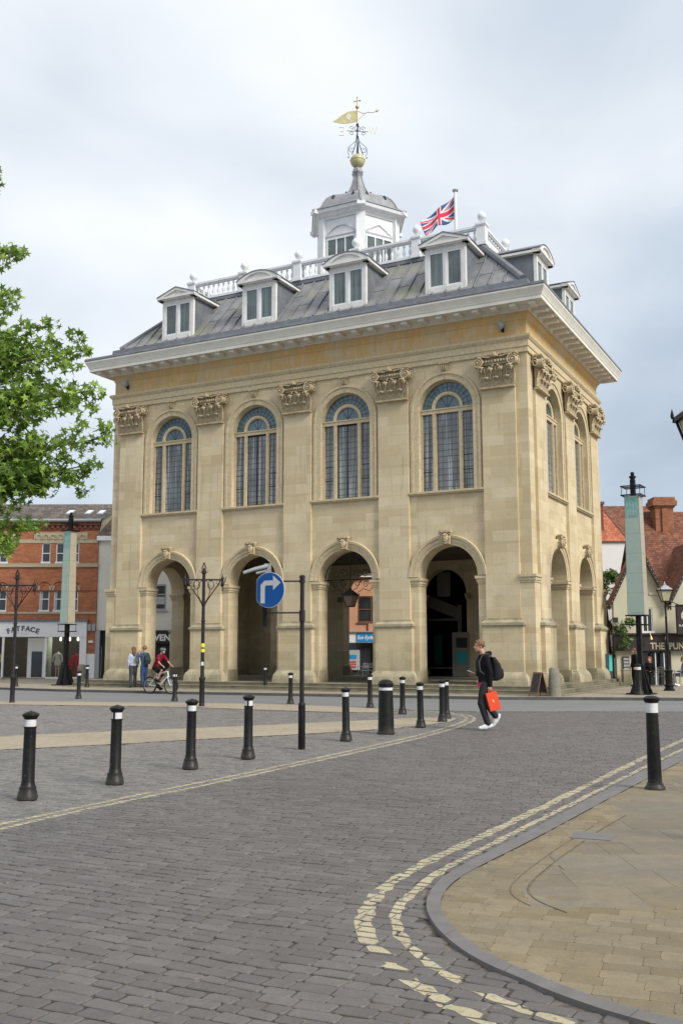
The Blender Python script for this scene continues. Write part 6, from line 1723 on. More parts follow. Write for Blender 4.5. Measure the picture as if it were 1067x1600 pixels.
for k, x0 in enumerate((3.06, 6.6)):
    m = MB()
    for (a, b, c, d) in ((0, .08, 4.15, 5.7), (1.02, 1.1, 4.15, 5.7), (.08, 1.02, 5.6, 5.7), (.08, 1.02, 5.05, 5.12), (.08, 1.02, 4.15, 4.24)): m.box(x0 + a, x0 + b, .12, .2, c, d)
    m.box(x0 - .08, x0 + 1.18, .0, .12, 4.05, 4.14)
    fo = m.build('window', M['greyp'], wb); m = MB(); m.box(x0 + .08, x0 + 1.02, .16, .17, 4.24, 5.6); m.build('pane', M['wglass'], fo)
    m = MB(); m.box(x0 + .1, x0 + 1.0, .15, .158, 4.5, 4.95); m.build('blind', M['curtain'], fo)
text_obj('lettering', 'VEN', .52, M['signw'], wb, (4.01, -.065, 2.33), ext=.006, bold=.02)

# --- salmon building seen through the third arch
pb = thing('salmon_building', 'salmon pink building with a blue shop sign seen through the third arch', 'building', (-1.6, 64, 0))
P_ = lambda x: x + 1.6
m = MB(); wall_holes(m, 0, 8, 2.95, 6.4, [(P_(1.02), P_(2.75), 3.5, 5.18)], 0, .3); m.box(P_(1.7), P_(3.9), -.14, 0, 2.96, 3.42); m.build('wall', M['pink'], pb)
m = MB(); m.box(-.1, 8.1, -.25, .3, 6.4, 6.52); m.build('eaves_board', M['shopw'], pb)
m = MB(); m.add([(-.1, -.3, 6.53), (8.1, -.3, 6.53), (8.1, 4, 9), (-.1, 4, 9)], [(0, 1, 2, 3)]); m.add([(8.1, 4, 9), (-.1, 4, 9), (-.1, 8, 6.5), (8.1, 8, 6.5)], [(0, 1, 2, 3)]); m.build('roof', M['tileg'], pb)
m = MB()
for (a, b, c, d) in ((1.02, 1.1, 3.5, 5.18), (2.67, 2.75, 3.5, 5.18), (1.1, 2.67, 5.1, 5.18), (1.1, 2.67, 3.5, 3.58), (1.1, 2.67, 4.3, 4.36), (1.85, 1.92, 3.58, 5.1)): m.box(P_(a), P_(b), .04, .12, c, d)
m.box(P_(.95), P_(2.82), -.08, .04, 3.42, 3.5)
fo = m.build('window', M['wood'], pb); m = MB(); m.box(P_(1.1), P_(2.67), .09, .10, 3.58, 5.1); m.build('pane', M['wglass'], fo)
m = MB(); m.box(0, 8, -.3, 0, 2.88, 2.96); m.build('shop_cornice', M['greyp'], pb)
m = MB(); m.box(0, 8, -.16, 0, 2.22, 2.88); m.build('fascia', M['shopw'], pb)
m = MB(); m.box(P_(.93), P_(2.12), -.20, -.162, 2.27, 2.80); sgo = m.build('shop_sign', M['blues'], pb)
text_obj('lettering', 'Sue Ryder', .33, M['signw'], sgo, (P_(1.53), -.205, 2.44), ext=.004, sx=.82, shear=.35, bold=.008)
m = MB(); m.box(0, 8, .25, .3, 0, 2.22); m.box(P_(2.15), P_(2.25), -.1, .2, 0, 2.22); m.build('shop_window', M['wglass'], pb)
m = MB(); m.box(P_(.45), P_(1.15), .1, .14, .5, 1.75); po = m.build('poster', M['curtain'], pb)
m = MB(); m.box(P_(.5), P_(.95), .08, .098, 1.2, 1.45); m.build('poster_print', M['blues'], po)
m = MB()
for k in range(9): m.box(P_(.52 + (k % 3) * .14), P_(.62 + (k % 3) * .14), .08, .098, .62 + (k // 3) * .16, .74 + (k // 3) * .16)
m.build('poster_print', M['redcloth'], po)

# --- far white house with an orange roof
fh = thing('white_house', 'white house with a bright orange tiled roof and chimney behind the hall on the right', 'house', (14.2, 58, 0))
m = MB(); m.box(-1.2, 5.3, 0, 7, 0, 8.04); m.build('wall', M['whiter'], fh)
m = MB(); m.add([(-1.3, -.15, 8.03), (5.4, -.15, 8.03), (5.4, 3.5, 10.6), (-1.3, 3.5, 10.6), (-1.3, 7.2, 8.03), (5.4, 7.2, 8.03)], [(0, 1, 2, 3), (3, 2, 5, 4)]); m.build('roof', M['tiler'], fh)
m = MB(); m.add([(2.55, -.17, 8.06), (5.45, -.17, 8.06), (5.45, 3.5, 10.63), (1.9, 3.5, 10.63)], [(0, 1, 2, 3)]); m.build('mossy_roof', M['tiled'], fh)
m = MB(); m.box(.45, 1.42, .9, 1.7, 8.6, 10.35); m.box(.38, 1.49, .83, 1.77, 10.35, 10.52); co_ = m.build('chimney', M['brickd'], fh)
m = MB(); m.lathe([(.2, 0), (.22, .1), (.17, .2), (.15, .5), (.19, .55), (.18, .62)], (.98, 1.3, 10.52), 12); m.build('chimney_pot', M['tiler'], co_)

# --- the pub
pub = thing('pub', 'cream gabled pub with dark bargeboards and tiled roofs on the right', 'pub', (12.7, 47, 0))
Q = lambda x: x - 12.7
def gable(cx, hw, za, zb_, dl=5.5):
    m = MB(); m.prism_y([(Q(cx - hw), zb_), (Q(cx + hw), zb_), (Q(cx), za)], .1, .3); m.build('gable_wall', M['creamr'], pub)
    for sx in (-1, 1):
        m = MB(); p0 = (Q(cx + sx * (hw + .2)), zb_ - .35); p1 = (Q(cx), za + .12)
        q0 = (p0[0], p0[1] - .28); q1 = (p1[0], p1[1] - .34)
        m.prism_y([p0, p1, q1, q0] if sx < 0 else [p1, p0, q0, q1], -.25, -.1); bo = m.build('bargeboard', M['pubdark'], pub)
        l = MB()
        for k in range(16):
            f = (k + .5) / 16; l.sphere((p0[0] + (p1[0] - p0[0]) * f, -.262, (p0[1] + (p1[1] - p0[1]) * f) - .15), .016, 6, 4)
        l.build('string_lights', M['signw'], bo)
        r = MB(); dd = dl if (sx < 0 or dl < 1) else 5.5; r.add([(p0[0], -.22, p0[1] + .03), (p1[0], -.22, p1[1] + .03), (p1[0], dd, p1[1] + .03), (p0[0], dd, p0[1] + .03), (p0[0], -.22, p0[1] - .05), (p1[0], -.22, p1[1] - .05), (p1[0], dd, p1[1] - .05), (p0[0], dd, p0[1] - .05)],
              [(0, 1, 2, 3), (7, 6, 5, 4), (0, 4, 5, 1), (1, 5, 6, 2), (2, 6, 7, 3), (3, 7, 4, 0)]); r.build('gable_roof', M['tiledx'], pub)
gable(13.97, 1.24, 6.72, 4.2, .35); gable(16.85, 1.38, 6.72, 4.2)
m = MB(); wall_holes(m, Q(12.8), Q(24), 2.45, 4.2, [(Q(14.14), Q(14.62), 2.6, 3.7)], .1, .4); m.build('wall', M['creamr'], pub)
m = MB()
for (a, b, c, d) in ((14.14, 14.19, 2.6, 3.7), (14.57, 14.62, 2.6, 3.7), (14.36, 14.40, 2.6, 3.7), (14.19, 14.36, 3.64, 3.7), (14.4, 14.57, 3.64, 3.7)): m.box(Q(a), Q(b), .14, .2, c, d)
m.box(Q(14.08), Q(14.68), .02, .14, 2.5, 2.6)
fo = m.build('window', M['shopw'], pub); m = MB(); m.box(Q(14.19), Q(14.57), .17, .18, 2.6, 3.64); m.build('pane', M['wglass'], fo)
for z in (2.62, 3.02): 
    m = MB(); m.box(Q(12.74), Q(12.98), .04, .1, z, z + .22); m.build('quoin', M['pubdark'], pub)
m = MB(); m.box(Q(14.5), Q(15.0), .04, .1, 4.3, 4.42); m.build('stone_plaque', M['creamr'], pub)
# main roof behind the gables
m = MB(); m.add([(Q(14.0), .6, 4.3), (Q(27), .6, 4.3), (Q(27), 5.4, 9.0), (Q(15.35), 5.4, 9.0), (Q(15.6), 10, 4.5), (Q(27), 10, 4.5)], [(0, 1, 2, 3), (3, 2, 5, 4)]); m.build('roof', M['tiled'], pub)
m = MB(); m.box(Q(16.28), Q(17.22), 4.2, 5.1, 7.6, 9.05); m.box(Q(16.6), Q(16.9), 4.12, 4.2, 7.6, 9.0); m.box(Q(16.22), Q(17.28), 4.14, 5.16, 9.05, 9.15); m.box(Q(16.12), Q(17.38), 4.05, 5.25, 9.15, 9.42); m.box(Q(16.2), Q(17.3), 4.1, 5.2, 9.42, 9.6)
m.build('chimney', brick_mat('chimney_brick', (0.24, 0.075, 0.035), (0.36, 0.13, 0.06), (0.2, 0.15, 0.1)), pub)
# ground floor
m = MB(); m.box(Q(12.68), Q(24), -.15, .1, 1.68, 2.42); m.box(Q(12.62), Q(24), -.25, .1, 2.42, 2.50); fa = m.build('fascia', M['pubdark'], pub)
text_obj('lettering', 'THE  PUNCHBOWL', .42, plain('cream_lettering', (0.50, 0.44, 0.30), 0.5, 0.05, 5), fa, (Q(14.38), -.156, 1.76), ext=.008, align='LEFT', bold=.012, sx=.86)
text_obj('lettering', 'PUNCHBOWL', .15, M['rust'], fa, (Q(13.45), -.156, 1.86), ext=.004) if False else None
m = MB(); wall_holes(m, Q(12.85), Q(24), 0.1, 1.68, [(Q(14.0), Q(15.35), .1, 1.6), (Q(16.3), Q(17.4), .1, 1.6)], .1, .35); m.build('ground_floor_wall', M['creamr'], pub)
m = MB()
for a in (13.98, 14.42, 14.86, 15.3): m.box(Q(a), Q(a + .07), .0, .12, .1, 1.64)
m.box(Q(13.98), Q(15.37), .0, .12, 1.58, 1.66); m.build('door_frame', M['pubdark'], pub)
m = MB(); m.box(Q(14.0), Q(15.35), .2, .22, .1, 1.6); m.box(Q(16.3), Q(17.4), .2, .22, .1, 1.6); m.build('dark_glass', M['wglass'], pub)
m = MB(); m.box(Q(14.62), Q(14.66), -.01, .0, .1, 1.6); m.box(Q(15.02), Q(15.06), -.01, .0, .1, 1.6); m.build('door_trim', M['shopw'], pub)
m = MB(); m.box(Q(13.12), Q(13.42), .02, .1, .75, 1.42)
nb_ = m.build('menu_board', M['pubdark'], pub)
m = MB()
for k in range(4): m.box(Q(13.15), Q(13.39), .012, .02, .80 + k * .15, .90 + k * .15)
m.build('menu_sheet', M['greyp'], nb_)
for a in (14.33, 15.05, 15.98):
    m = MB(); m.tube([(Q(a), -.15, 2.46), (Q(a), -.38, 2.52), (Q(a), -.45, 2.36)], .014, 6); m.lathe([(.03, .1), (.05, .05), (.10, -.06), (.085, -.065)], (Q(a), -.45, 2.27), 10); m.build('swan_neck_lamp', M['brass'], pub)
# projecting pub sign
t = thing('pub_sign', 'black hanging pub sign with a pale rosette at the right edge', 'pub sign', (15.46, 46.2, 0))
m = MB(); m.box(0, .95, -.03, .03, 2.45, 3.72); bo = m.build('board', M['pubdark'], t)
m = MB(); m.box(-.04, 1.0, -.05, .05, 3.72, 3.80); m.box(-.04, 0, -.04, .04, 2.42, 3.72); m.box(.95, 1.0, -.04, .04, 2.42, 3.72); m.box(0.0, .95, -.04, .04, 2.40, 2.45); m.tube([(.1, 0, 3.8), (.1, .85, 3.95)], .02, 6); m.tube([(.85, 0, 3.8), (.85, .85, 3.95)], .02, 6); m.build('frame', M['iron'], t)
m = MB()
for k in range(9):
    a = 2 * PI * k / 9; m.sphere((.45 + .17 * math.cos(a), -.035, 3.28 + .17 * math.sin(a)), .11, 8, 5, 1, .15, 1)
m.sphere((.45, -.04, 3.28), .1, 8, 6, 1, .2, 1); m.build('rosette', M['creamr'], bo)
text_obj('lettering', 'THE', .10, M['creamr'], bo, (.47, -.035, 2.92), ext=.003)
text_obj('lettering', 'PUNCHBOWL', .14, M['signw'], bo, (.47, -.035, 2.78), ext=.003, sx=.9)
text_obj('lettering', 'Inn', .16, M['creamr'], bo, (.47, -.035, 2.58), ext=.003, shear=.3) if False else None
# street-side notice with a cyan strip
t = thing('information_board', 'dark information board with a cyan strip beside the hall steps', 'notice board', (12.42, 46.9, .10))
m = MB(); m.box(-.32, -.27, -.04, .04, 0, 1.5); m.box(.19, .24, -.04, .04, 0, 1.5); m.build('frame', M['iron'], t)
m = MB(); m.box(-.27, .19, -.02, .02, .15, 1.45); bo = m.build('board', plain('slate_panel', (0.05, 0.065, 0.07), 0.4, 0.3, 5), t)
m = MB(); m.box(.02, .16, -.026, -.021, .65, 1.38); m.build('cyan_strip', M['cyan'], bo)
# ------------------------------------------------------------------ people
M['skin'] = plain('skin', (0.50, 0.27, 0.19), 0.55, 0.08, 20)
M['eye'] = plain('dark_eye', (0.02, 0.015, 0.012), 0.3, 0.1, 5)
M['lip'] = plain('lip', (0.36, 0.12, 0.10), 0.5, 0.1, 20)
def cloth(name, c, var=.25): return plain(name, c, 0.88, var, 7, bump=0.5, spec=0.15)
def organic(name, fn, mat, parent, voxel=.012, it=6, fac=.5):
    mb = MB(); fn(mb)
    me = mb.mesh(name, mat)
    o = bpy.data.objects.new(name, me); COL.objects.link(o)
    r = o.modifiers.new('r', 'REMESH'); r.mode = 'VOXEL'; r.voxel_size = voxel; r.use_smooth_shade = True
    s = o.modifiers.new('s', 'SMOOTH'); s.iterations = it; s.factor = fac
    dg = bpy.context.evaluated_depsgraph_get(); dg.update()
    m2 = bpy.data.meshes.new_from_object(o.evaluated_get(dg)); m2.name = name
    m2.materials.clear(); m2.materials.append(mat)
    for p in m2.polygons: p.use_smooth = True
    bpy.data.objects.remove(o)
    o = bpy.data.objects.new(name, m2); COL.objects.link(o); o.parent = parent
    return o
def limb(mb, pts, rs):
    mb.tube(pts, rs, 10)
    for p, r in zip(pts, rs): mb.sphere(p, r, 10, 8)
def loft(mb, secs, f, n=16):
    """secs (centre, half width, half depth); f = facing direction"""
    f = Vector(f).normalized(); s = Vector((0, 0, 1)).cross(f)
    vs = []
    for c, w_, d_ in secs:
        for k in range(n):
            a = 2 * PI * k / n
            vs.append(tuple(Vector(c) + s * math.cos(a) * w_ + f * math.sin(a) * d_))
    fs = [(i * n + k, i * n + (k + 1) % n, (i + 1) * n + (k + 1) % n, (i + 1) * n + k) for i in range(len(secs) - 1) for k in range(n)]
    fs += [tuple(range(n - 1, -1, -1)), tuple(range((len(secs) - 1) * n, len(secs) * n))]
    mb.add(vs, fs)
def lerp(a, b, t): return Vector(a) * (1 - t) + Vector(b) * t
def hand(mb, wrist, d, palm_n, thumb_d, curl=.5, s=1.0):
    """palm along d, fingers curl towards palm_n, thumb leaves the side of the palm along thumb_d"""
    w_, d, n_, t_ = Vector(wrist), Vector(d).normalized(), Vector(palm_n).normalized(), Vector(thumb_d).normalized()
    for k in (-1.2, -.4, .4, 1.2):
        limb(mb, [w_ + t_ * .006 * k, w_ + d * .085 * s + t_ * .018 * k * s], [.017 * s, .014 * s])
    for k, ln in zip((-1.2, -.4, .4, 1.2), (.062, .076, .082, .074)):
        b = w_ + d * .088 * s + t_ * .02 * k * s
        d1 = (d + n_ * curl * .6).normalized(); d2 = (d + n_ * curl * 2.2).normalized(); d3 = (d * .3 + n_ * curl * 3).normalized()
        p1 = b + d1 * ln * .45 * s; p2 = p1 + d2 * ln * .32 * s; p3 = p2 + d3 * ln * .26 * s
        limb(mb, [b, p1, p2, p3], [.0095 * s, .009 * s, .0085 * s, .0075 * s])
    b = w_ + d * .025 * s + t_ * .02 * s
    p1 = b + (d * .6 + t_ * .8).normalized() * .038 * s; p2 = p1 + (d * .9 + t_ * .3 + n_ * curl * .5).normalized() * .03 * s
    limb(mb, [b, p1, p2], [.013 * s, .011 * s, .009 * s])
def head(mb, c, hf):
    c = Vector(c); f = Vector(hf).normalized(); s = Vector((0, 0, 1)).cross(f); up = s.cross(f) * -1
    up = Vector((0, 0, 1))
    def el(off, r, sx, sy, sz):
        # ellipsoid aligned to f
        p = c + f * off[0] + s * off[1] + up * off[2]
        vs = []; n, m = 14, 10
        for i in range(m + 1):
            a = PI * i / m
            for k in range(n):
                b = 2 * PI * k / n
                vs.append(tuple(p + f * r * sx * math.sin(a) * math.cos(b) + s * r * sy * math.sin(a) * math.sin(b) + up * r * sz * math.cos(a)))
        fs = [(i * n + k, i * n + (k + 1) % n, (i + 1) * n + (k + 1) % n, (i + 1) * n + k) for i in range(m) for k in range(n)]
        mb.add(vs, fs)
    el((-.012, 0, .025), .09, 1.06, .86, 1.0)
    el((.022, 0, -.035), .075, .88, .84, 1.05)
    el((.062, 0, -.092), .026, 1, 1.1, .8)
    el((.02, 0, -.08), .05, 1, .95, .7)
    mb.tube([c + f * .085 + up * .012, c + f * .108 - up * .025], [.009, .015], 8); mb.sphere(tuple(c + f * .104 - up * .028), .014, 8, 6)
    for sx in (-1, 1): el((-.005, sx * .079, -.01), .028, .7, .3, 1.1)
    for sx in (-1, 1): el((.07, sx * .03, .028), .022, .6, 1.2, .5)
    el((.086, 0, -.06), .018, .6, 1.3, .5)
def figure(t, J, f, hf, top, legs, hair, sleeves=1.0, shorts=False, voxel=.014, hands=(None, None), shoes=None, hairlong=0, hem=.86, build_=1.0, names=('jacket', 'trousers'), topfit=1.0):
    """J: hip, chest(neck base), head and per side sh, el, wr, hp, kn, an, toe for L and R"""
    f = Vector(f).normalized(); up = Vector((0, 0, 1)); sd = up.cross(f)
    pel, neck, hd = Vector(J['pelvis']), Vector(J['neck']), Vector(J['head'])
    ax = (neck - pel)
    B = build_
    def body(mb):
        loft(mb, [(pel - ax * .1, .13 * B, .10 * B), (pel + ax * .05, .15 * B, .105 * B), (lerp(pel, neck, .35), .13 * B, .09 * B), (lerp(pel, neck, .7), .155 * B, .10 * B), (lerp(pel, neck, .92), .13 * B, .07 * B), (neck, .055, .055)], f)
        limb(mb, [neck - ax * .05, lerp(neck, hd, .6)], [.055, .05])
        head(mb, hd, hf)
        for k, S in enumerate('LR'):
            limb(mb, [J['sh' + S], J['el' + S], J['wr' + S]], [.045, .037, .025])
            limb(mb, [J['hp' + S], lerp(J['hp' + S], J['kn' + S], .5), J['kn' + S], lerp(J['kn' + S], J['an' + S], .35), J['an' + S]], [.08, .07, .052, .05, .034])
            limb(mb, [J['an' + S], lerp(J['an' + S], J['toe' + S], .7)], [.030, .020])
            h = hands[k]
            if h: hand(mb, J['wr' + S], *h)
            else:
                d = (Vector(J['wr' + S]) - Vector(J['el' + S])).normalized()
                hand(mb, J['wr' + S], d, -sd if S == 'L' else sd, f, .4)
    bo = organic('body', body, M['skin'], t, voxel)
    e = MB()
    for sx in (-1, 1): e.sphere(tuple(hd + Vector(hf).normalized() * .080 + up.cross(Vector(hf).normalized()) * sx * .031 + up * .012), .0095, 8, 6)
    e.tube([tuple(hd + Vector(hf).normalized() * .074 + up.cross(Vector(hf).normalized()) * q_ + up * .012) for q_ in (-.03, .03)], .003, 4)
    e.build('eyes', M['eye'], bo)
    hv = Vector(hf).normalized(); hs = up.cross(hv)
    e = MB(); p = hd + hv * .094 - up * .06; e.tube([tuple(p - hs * .022 - hv * .008), tuple(p), tuple(p + hs * .022 - hv * .008)], .006, 6); e.build('mouth', M['lip'], bo)
    T = topfit
    def torso(mb):
        loft(mb, [(lerp(pel, neck, hem - .86 - .02), .165 * B * T, .125 * B * T), (lerp(pel, neck, .12), .165 * B * T, .125 * B * T), (lerp(pel, neck, .4), .16 * B * T, .12 * B * T), (lerp(pel, neck, .72), .18 * B * T, .125 * B * T), (lerp(pel, neck, .9), .155 * B * T, .09 * B), (neck - up * .005, .075, .07), (neck + up * .03, .06, .06)], f)
        for S in 'LR':
            e_ = Vector(J['el' + S]); w_ = Vector(J['wr' + S]); s_ = Vector(J['sh' + S])
            pts, rs = [lerp(neck, s_, .55) - up * .02, s_], [.065 * T, .064 * T]
            if sleeves <= .5: pts += [lerp(s_, e_, sleeves * 2)]; rs += [.062 * T]
            else:
                pts += [lerp(s_, e_, .5), e_, lerp(e_, w_, (sleeves - .5) * 2 * .96)]; rs += [.06 * T, .052 * T, .042 * T]
            limb(mb, pts, rs)
    organic(names[0], torso, top, t, voxel)
    def trous(mb):
        loft(mb, [(pel - up * .06, .155 * B, .115 * B), (pel + up * .0, .16 * B, .118 * B), (lerp(pel, neck, .16), .15 * B, .11 * B)], f)
        for S in 'LR':
            h_, k_, a_ = Vector(J['hp' + S]), Vector(J['kn' + S]), Vector(J['an' + S])
            if shorts: limb(mb, [h_, lerp(h_, k_, .5), lerp(h_, k_, .86)], [.10, .092, .082])
            else: limb(mb, [h_, lerp(h_, k_, .5), k_, lerp(k_, a_, .4), lerp(k_, a_, .95)], [.102, .092, .074, .070, .062])
    organic(names[1], trous, legs, t, voxel)
    for S in 'LR':
        a_, q = Vector(J['an' + S]), Vector(J['toe' + S])
        def shoe(mb):
            d = (q - a_); back = a_ - (q - a_) * .28
            dn = d.cross(sd).normalized()
            if dn.z > 0: dn = -dn
            limb(mb, [back + dn * .035, lerp(a_, q, .4) + dn * .03, q + dn * .005], [.040, .046, .038])
            limb(mb, [a_ - dn * .01, a_ + dn * .03], [.046, .05]); limb(mb, [a_ + dn * .005, lerp(a_, q, .6) + dn * .005], [.046, .042])
        organic('shoe', shoe, shoes or M['eye'], t, voxel)
    def hr(mb):
        c = hd
        n, m = 16, 10
        vs = []
        for i in range(m + 1):
            a = PI * .60 * i / m
            for k in range(n):
                b = 2 * PI * k / n
                r = .112 + .006 * math.sin(k * 5 + i)
                fx_ = math.cos(b)
                cut = 1.0 if fx_ < .25 else max(.5, 1 - (fx_ - .25) * .75)
                aa = a * cut
                vs.append(tuple(c + up * .026 + hv * (r * 1.03 * math.sin(aa) * fx_ - .012) + hs * r * .9 * math.sin(aa) * math.sin(b) + up * r * math.cos(aa)))
        fs = [(i * n + k, i * n + (k + 1) % n, (i + 1) * n + (k + 1) % n, (i + 1) * n + k) for i in range(m) for k in range(n)] + [tuple(range(m * n, m * n + n))]
        mb.add(vs, fs)
        if hairlong: 
            limb(mb, [c - hv * .05 - up * .02, c - hv * .085 - up * .12, c - hv * .10 - up * hairlong], [.085, .088, .06])
    if hair: organic('hair', hr, hair, t, min(voxel, .012), 2)
    return t
V = Vector
# young man walking to the left
t = thing('person', 'young man in a black hoodie and dark trousers walking left and looking ahead', 'person', (3.085, 21.9, .012), R(6)); t.scale = (1.085,) * 3
J = dict(pelvis=V((.015, 0, .95)), neck=V((.0, 0, 1.47)), head=V((-.085, 0, 1.645)),
 shL=V((.015, -.165, 1.42)), elL=V((.075, -.21, 1.135)), wrL=V((.075, -.19, .87)), hpL=V((0, -.085, .90)), knL=V((-.095, -.09, .52)), anL=V((.045, -.085, .10)), toeL=V((-.125, -.09, .045)),
 shR=V((-.01, .165, 1.42)), elR=V((.01, .22, 1.15)), wrR=V((-.13, .06, 1.10)), hpR=V((.02, .085, .90)), knR=V((.09, .09, .47)), anR=V((.255, .08, .24)), toeR=V((.175, .085, .075)))
figure(t, J, (-1, 0, 0), (-1, -.08, 0), cloth('black_hoodie_cloth', (0.009, 0.009, 0.011)), cloth('charcoal_trousers', (0.03, 0.03, 0.034)), plain('light_brown_hair', (0.15, 0.08, 0.04), 0.7, 0.3, 30), voxel=.009,
       hands=((V((0, 0, -1)), V((.0, 1, 0)), V((-1, 0, 0)), .9, 1.05), (V((-1, -.1, .05)), V((0, -.35, .9)), V((0, -1, .1)), .45, 1.0)), shoes=plain('white_trainers', (0.62, 0.62, 0.66), 0.5, 0.05, 9), names=('hoodie', 'trousers'), hem=.83, topfit=1.08)
def hood(mb): limb(mb, [V((.07, -.07, 1.49)), V((.12, 0, 1.5)), V((.07, .07, 1.49))], [.045, .055, .045]); limb(mb, [V((.0, -.085, 1.47)), V((-.06, -.05, 1.45)), V((-.07, 0, 1.43)), V((-.06, .05, 1.45)), V((.0, .085, 1.47))], [.03] * 5)
organic('hood', hood, cloth('black_hood_cloth', (0.008, 0.008, 0.01)), t, .009)
m = MB(); m.fr = None; loft(m, [(V((.0, 0, .85)), .172, .138), (V((.0, 0, .925)), .172, .138)], (-1, 0, 0)); m.build('shirt_hem', cloth('pink_shirt_cloth', (0.55, 0.03, 0.10)), t)
man_m = Matrix.Translation(t.location) @ Matrix.Rotation(R(6), 4, 'Z') @ Matrix.Diagonal((1.085, 1.085, 1.085, 1))
def onman(name, label, cat):
    o = thing(name, label, cat); o.matrix_basis = man_m; return o
bp = onman('backpack', 'black backpack on the back of the walking young man', 'backpack')
def pack(mb): loft(mb, [(V((.20, -.02, .96)), .13, .07), (V((.235, -.02, 1.0)), .155, .12), (V((.25, -.02, 1.15)), .16, .125), (V((.225, -.02, 1.30)), .15, .10), (V((.175, -.02, 1.43)), .11, .05)], (-1, 0, 0), 20)
organic('pack_body', pack, cloth('black_pack_cloth', (0.02, 0.018, 0.02)), bp, .01)
def pocket(mb): loft(mb, [(V((.34, -.02, 1.0)), .10, .035), (V((.36, -.02, 1.08)), .11, .04), (V((.345, -.02, 1.2)), .10, .035)], (-1, 0, 0), 14)
organic('pocket', pocket, cloth('grey_pack_cloth', (0.035, 0.03, 0.032)), bp, .01)
for sy in (-.125, .125):
    m = MB(); m.tube([(.14, sy, 1.42), (.05, sy * 1.02, 1.50), (-.06, sy, 1.455), (-.125, sy, 1.33), (-.11, sy * 1.15, 1.15), (.08, sy * 1.3, 1.02), (.15, sy * 1.1, 1.0)], .016, 6); m.build('strap', cloth('grey_strap', (0.06, 0.06, 0.062)), bp)
bg_ = onman('carrier_bag', 'flat bright orange-red carrier bag held in the left hand of the walking man', 'bag')
M['orange'] = plain('orange_card', (0.74, 0.065, 0.012), 0.55, 0.06, 6)
ca_, sa_ = math.cos(R(15)), math.sin(R(15))
bf = lambda x, y, z: (.072 + x * ca_ - z * sa_, -.20 + y, .745 + z * ca_ + x * sa_)
m = MB(bf); m.box(-.11, .115, -.035, .035, -.365, -.0); bevel(m.build('bag_body', M['orange'], bg_), .006)
m = MB(bf); m.box(-.105, .11, -.03, .03, -.002, .003); m.build('bag_mouth', M['eye'], bg_)
m = MB(bf)
for y in (-.03, .03): m.tube([(-.05, y, -.01), (-.03, y * .4, .05), (.0, 0, .075), (.03, y * .4, .05), (.05, y, -.01)], .0045, 5)
m.build('bag_handle', M['orange'], bg_)
m = MB(bf); m.add([(-.012, -.0365, -.17), (.0, -.0365, -.215), (.014, -.0365, -.19), (.008, -.0365, -.15), (-.004, -.0365, -.14)], [(0, 1, 2, 3, 4)]); m.build('bag_emblem', plain('gold_emblem', (0.75, 0.55, 0.25), 0.5, 0.05, 5), bg_)
ph = onman('phone', 'phone held out flat in the right hand of the walking man', 'phone')
pf = lambda x, y, z: (-.245 + x * .93 + z * .36, .045 + y, 1.135 - x * .36 + z * .93)
m = MB(pf); m.box(-.085, .075, -.038, .038, -.004, .004); bevel(m.build('case', M['signw'], ph), .003)
m = MB(pf); m.box(-.078, .07, -.034, .034, .0042, .005); m.build('screen', M['eye'], ph)
# two standing people near the first arch
def standing(name_label, loc, rz, topm, legm, hairm, scale=1.0, hairlong=0, armup=False, cat='person', voxel=.018, seated=False):
    t = thing('person', name_label, cat, loc, rz); t.scale = (scale,) * 3
    if seated:
        J = dict(pelvis=V((0, 0, .50)), neck=V((0, -.03, 1.02)), head=V((0, .02, 1.19)),
         shL=V((-.165, 0, .97)), elL=V((-.21, .06, .70)), wrL=V((-.12, .26, .66)), hpL=V((-.09, .0, .50)), knL=V((-.12, .40, .50)), anL=V((-.11, .42, .09)), toeL=V((-.12, .56, .04)),
         shR=V((.165, 0, .97)), elR=V((.21, .06, .70)), wrR=V((.08, .28, .70)), hpR=V((.09, .0, .50)), knR=V((.12, .40, .50)), anR=V((.11, .38, .09)), toeR=V((.12, .52, .04)))
    else:
        J = dict(pelvis=V((0, 0, .93)), neck=V((0, -.01, 1.44)), head=V((0, .02, 1.61)),
         shL=V((-.16, 0, 1.39)), elL=V((-.22, .0, 1.11)), wrL=V((-.2, .08, .88)), hpL=V((-.085, 0, .89)), knL=V((-.10, .01, .49)), anL=V((-.10, -.02, .09)), toeL=V((-.12, .12, .04)),
         shR=V((.16, 0, 1.39)), elR=V((.22, .0, 1.11)), wrR=V((.2, .08, .88)), hpR=V((.085, 0, .89)), knR=V((.09, .03, .49)), anR=V((.09, .0, .09)), toeR=V((.11, .14, .04)))
        if armup: J['elL'] = V((-.26, .12, 1.22)); J['wrL'] = V((-.14, .26, 1.44)); J['elR'] = V((.22, .14, 1.18)); J['wrR'] = V((.05, .28, 1.42))
    # facing +y: left hand is at -x
    return figure(t, J, (0, 1, 0), (0, 1, -.0), topm, legm, hairm, voxel=voxel, hairlong=hairlong, shoes=M['eye'], names=('jacket', 'trousers'))
standing('woman with long auburn hair in a pale blue shirt and grey trousers, seen from behind', (-9.25, 44.75, .104), R(25), cloth('pale_blue_shirt', (0.42, 0.46, 0.56)), cloth('slate_trousers', (0.055, 0.06, 0.07)), plain('auburn_hair', (0.15, 0.055, 0.03), 0.6, 0.3, 20), 1.03, .26)
tp = standing('person in a blue denim jacket and jeans standing behind the cyclist', (-8.72, 44.55, .104), R(48), cloth('denim_jacket', (0.05, 0.10, 0.17)), cloth('blue_jeans', (0.03, 0.06, 0.14)), plain('reddish_hair', (0.20, 0.09, 0.05), 0.6, 0.3, 20), 1.06, 0, True)
b2 = thing('backpack', 'dark backpack worn by the person in denim behind the cyclist', 'backpack', (-8.72, 44.55, .104), R(48))
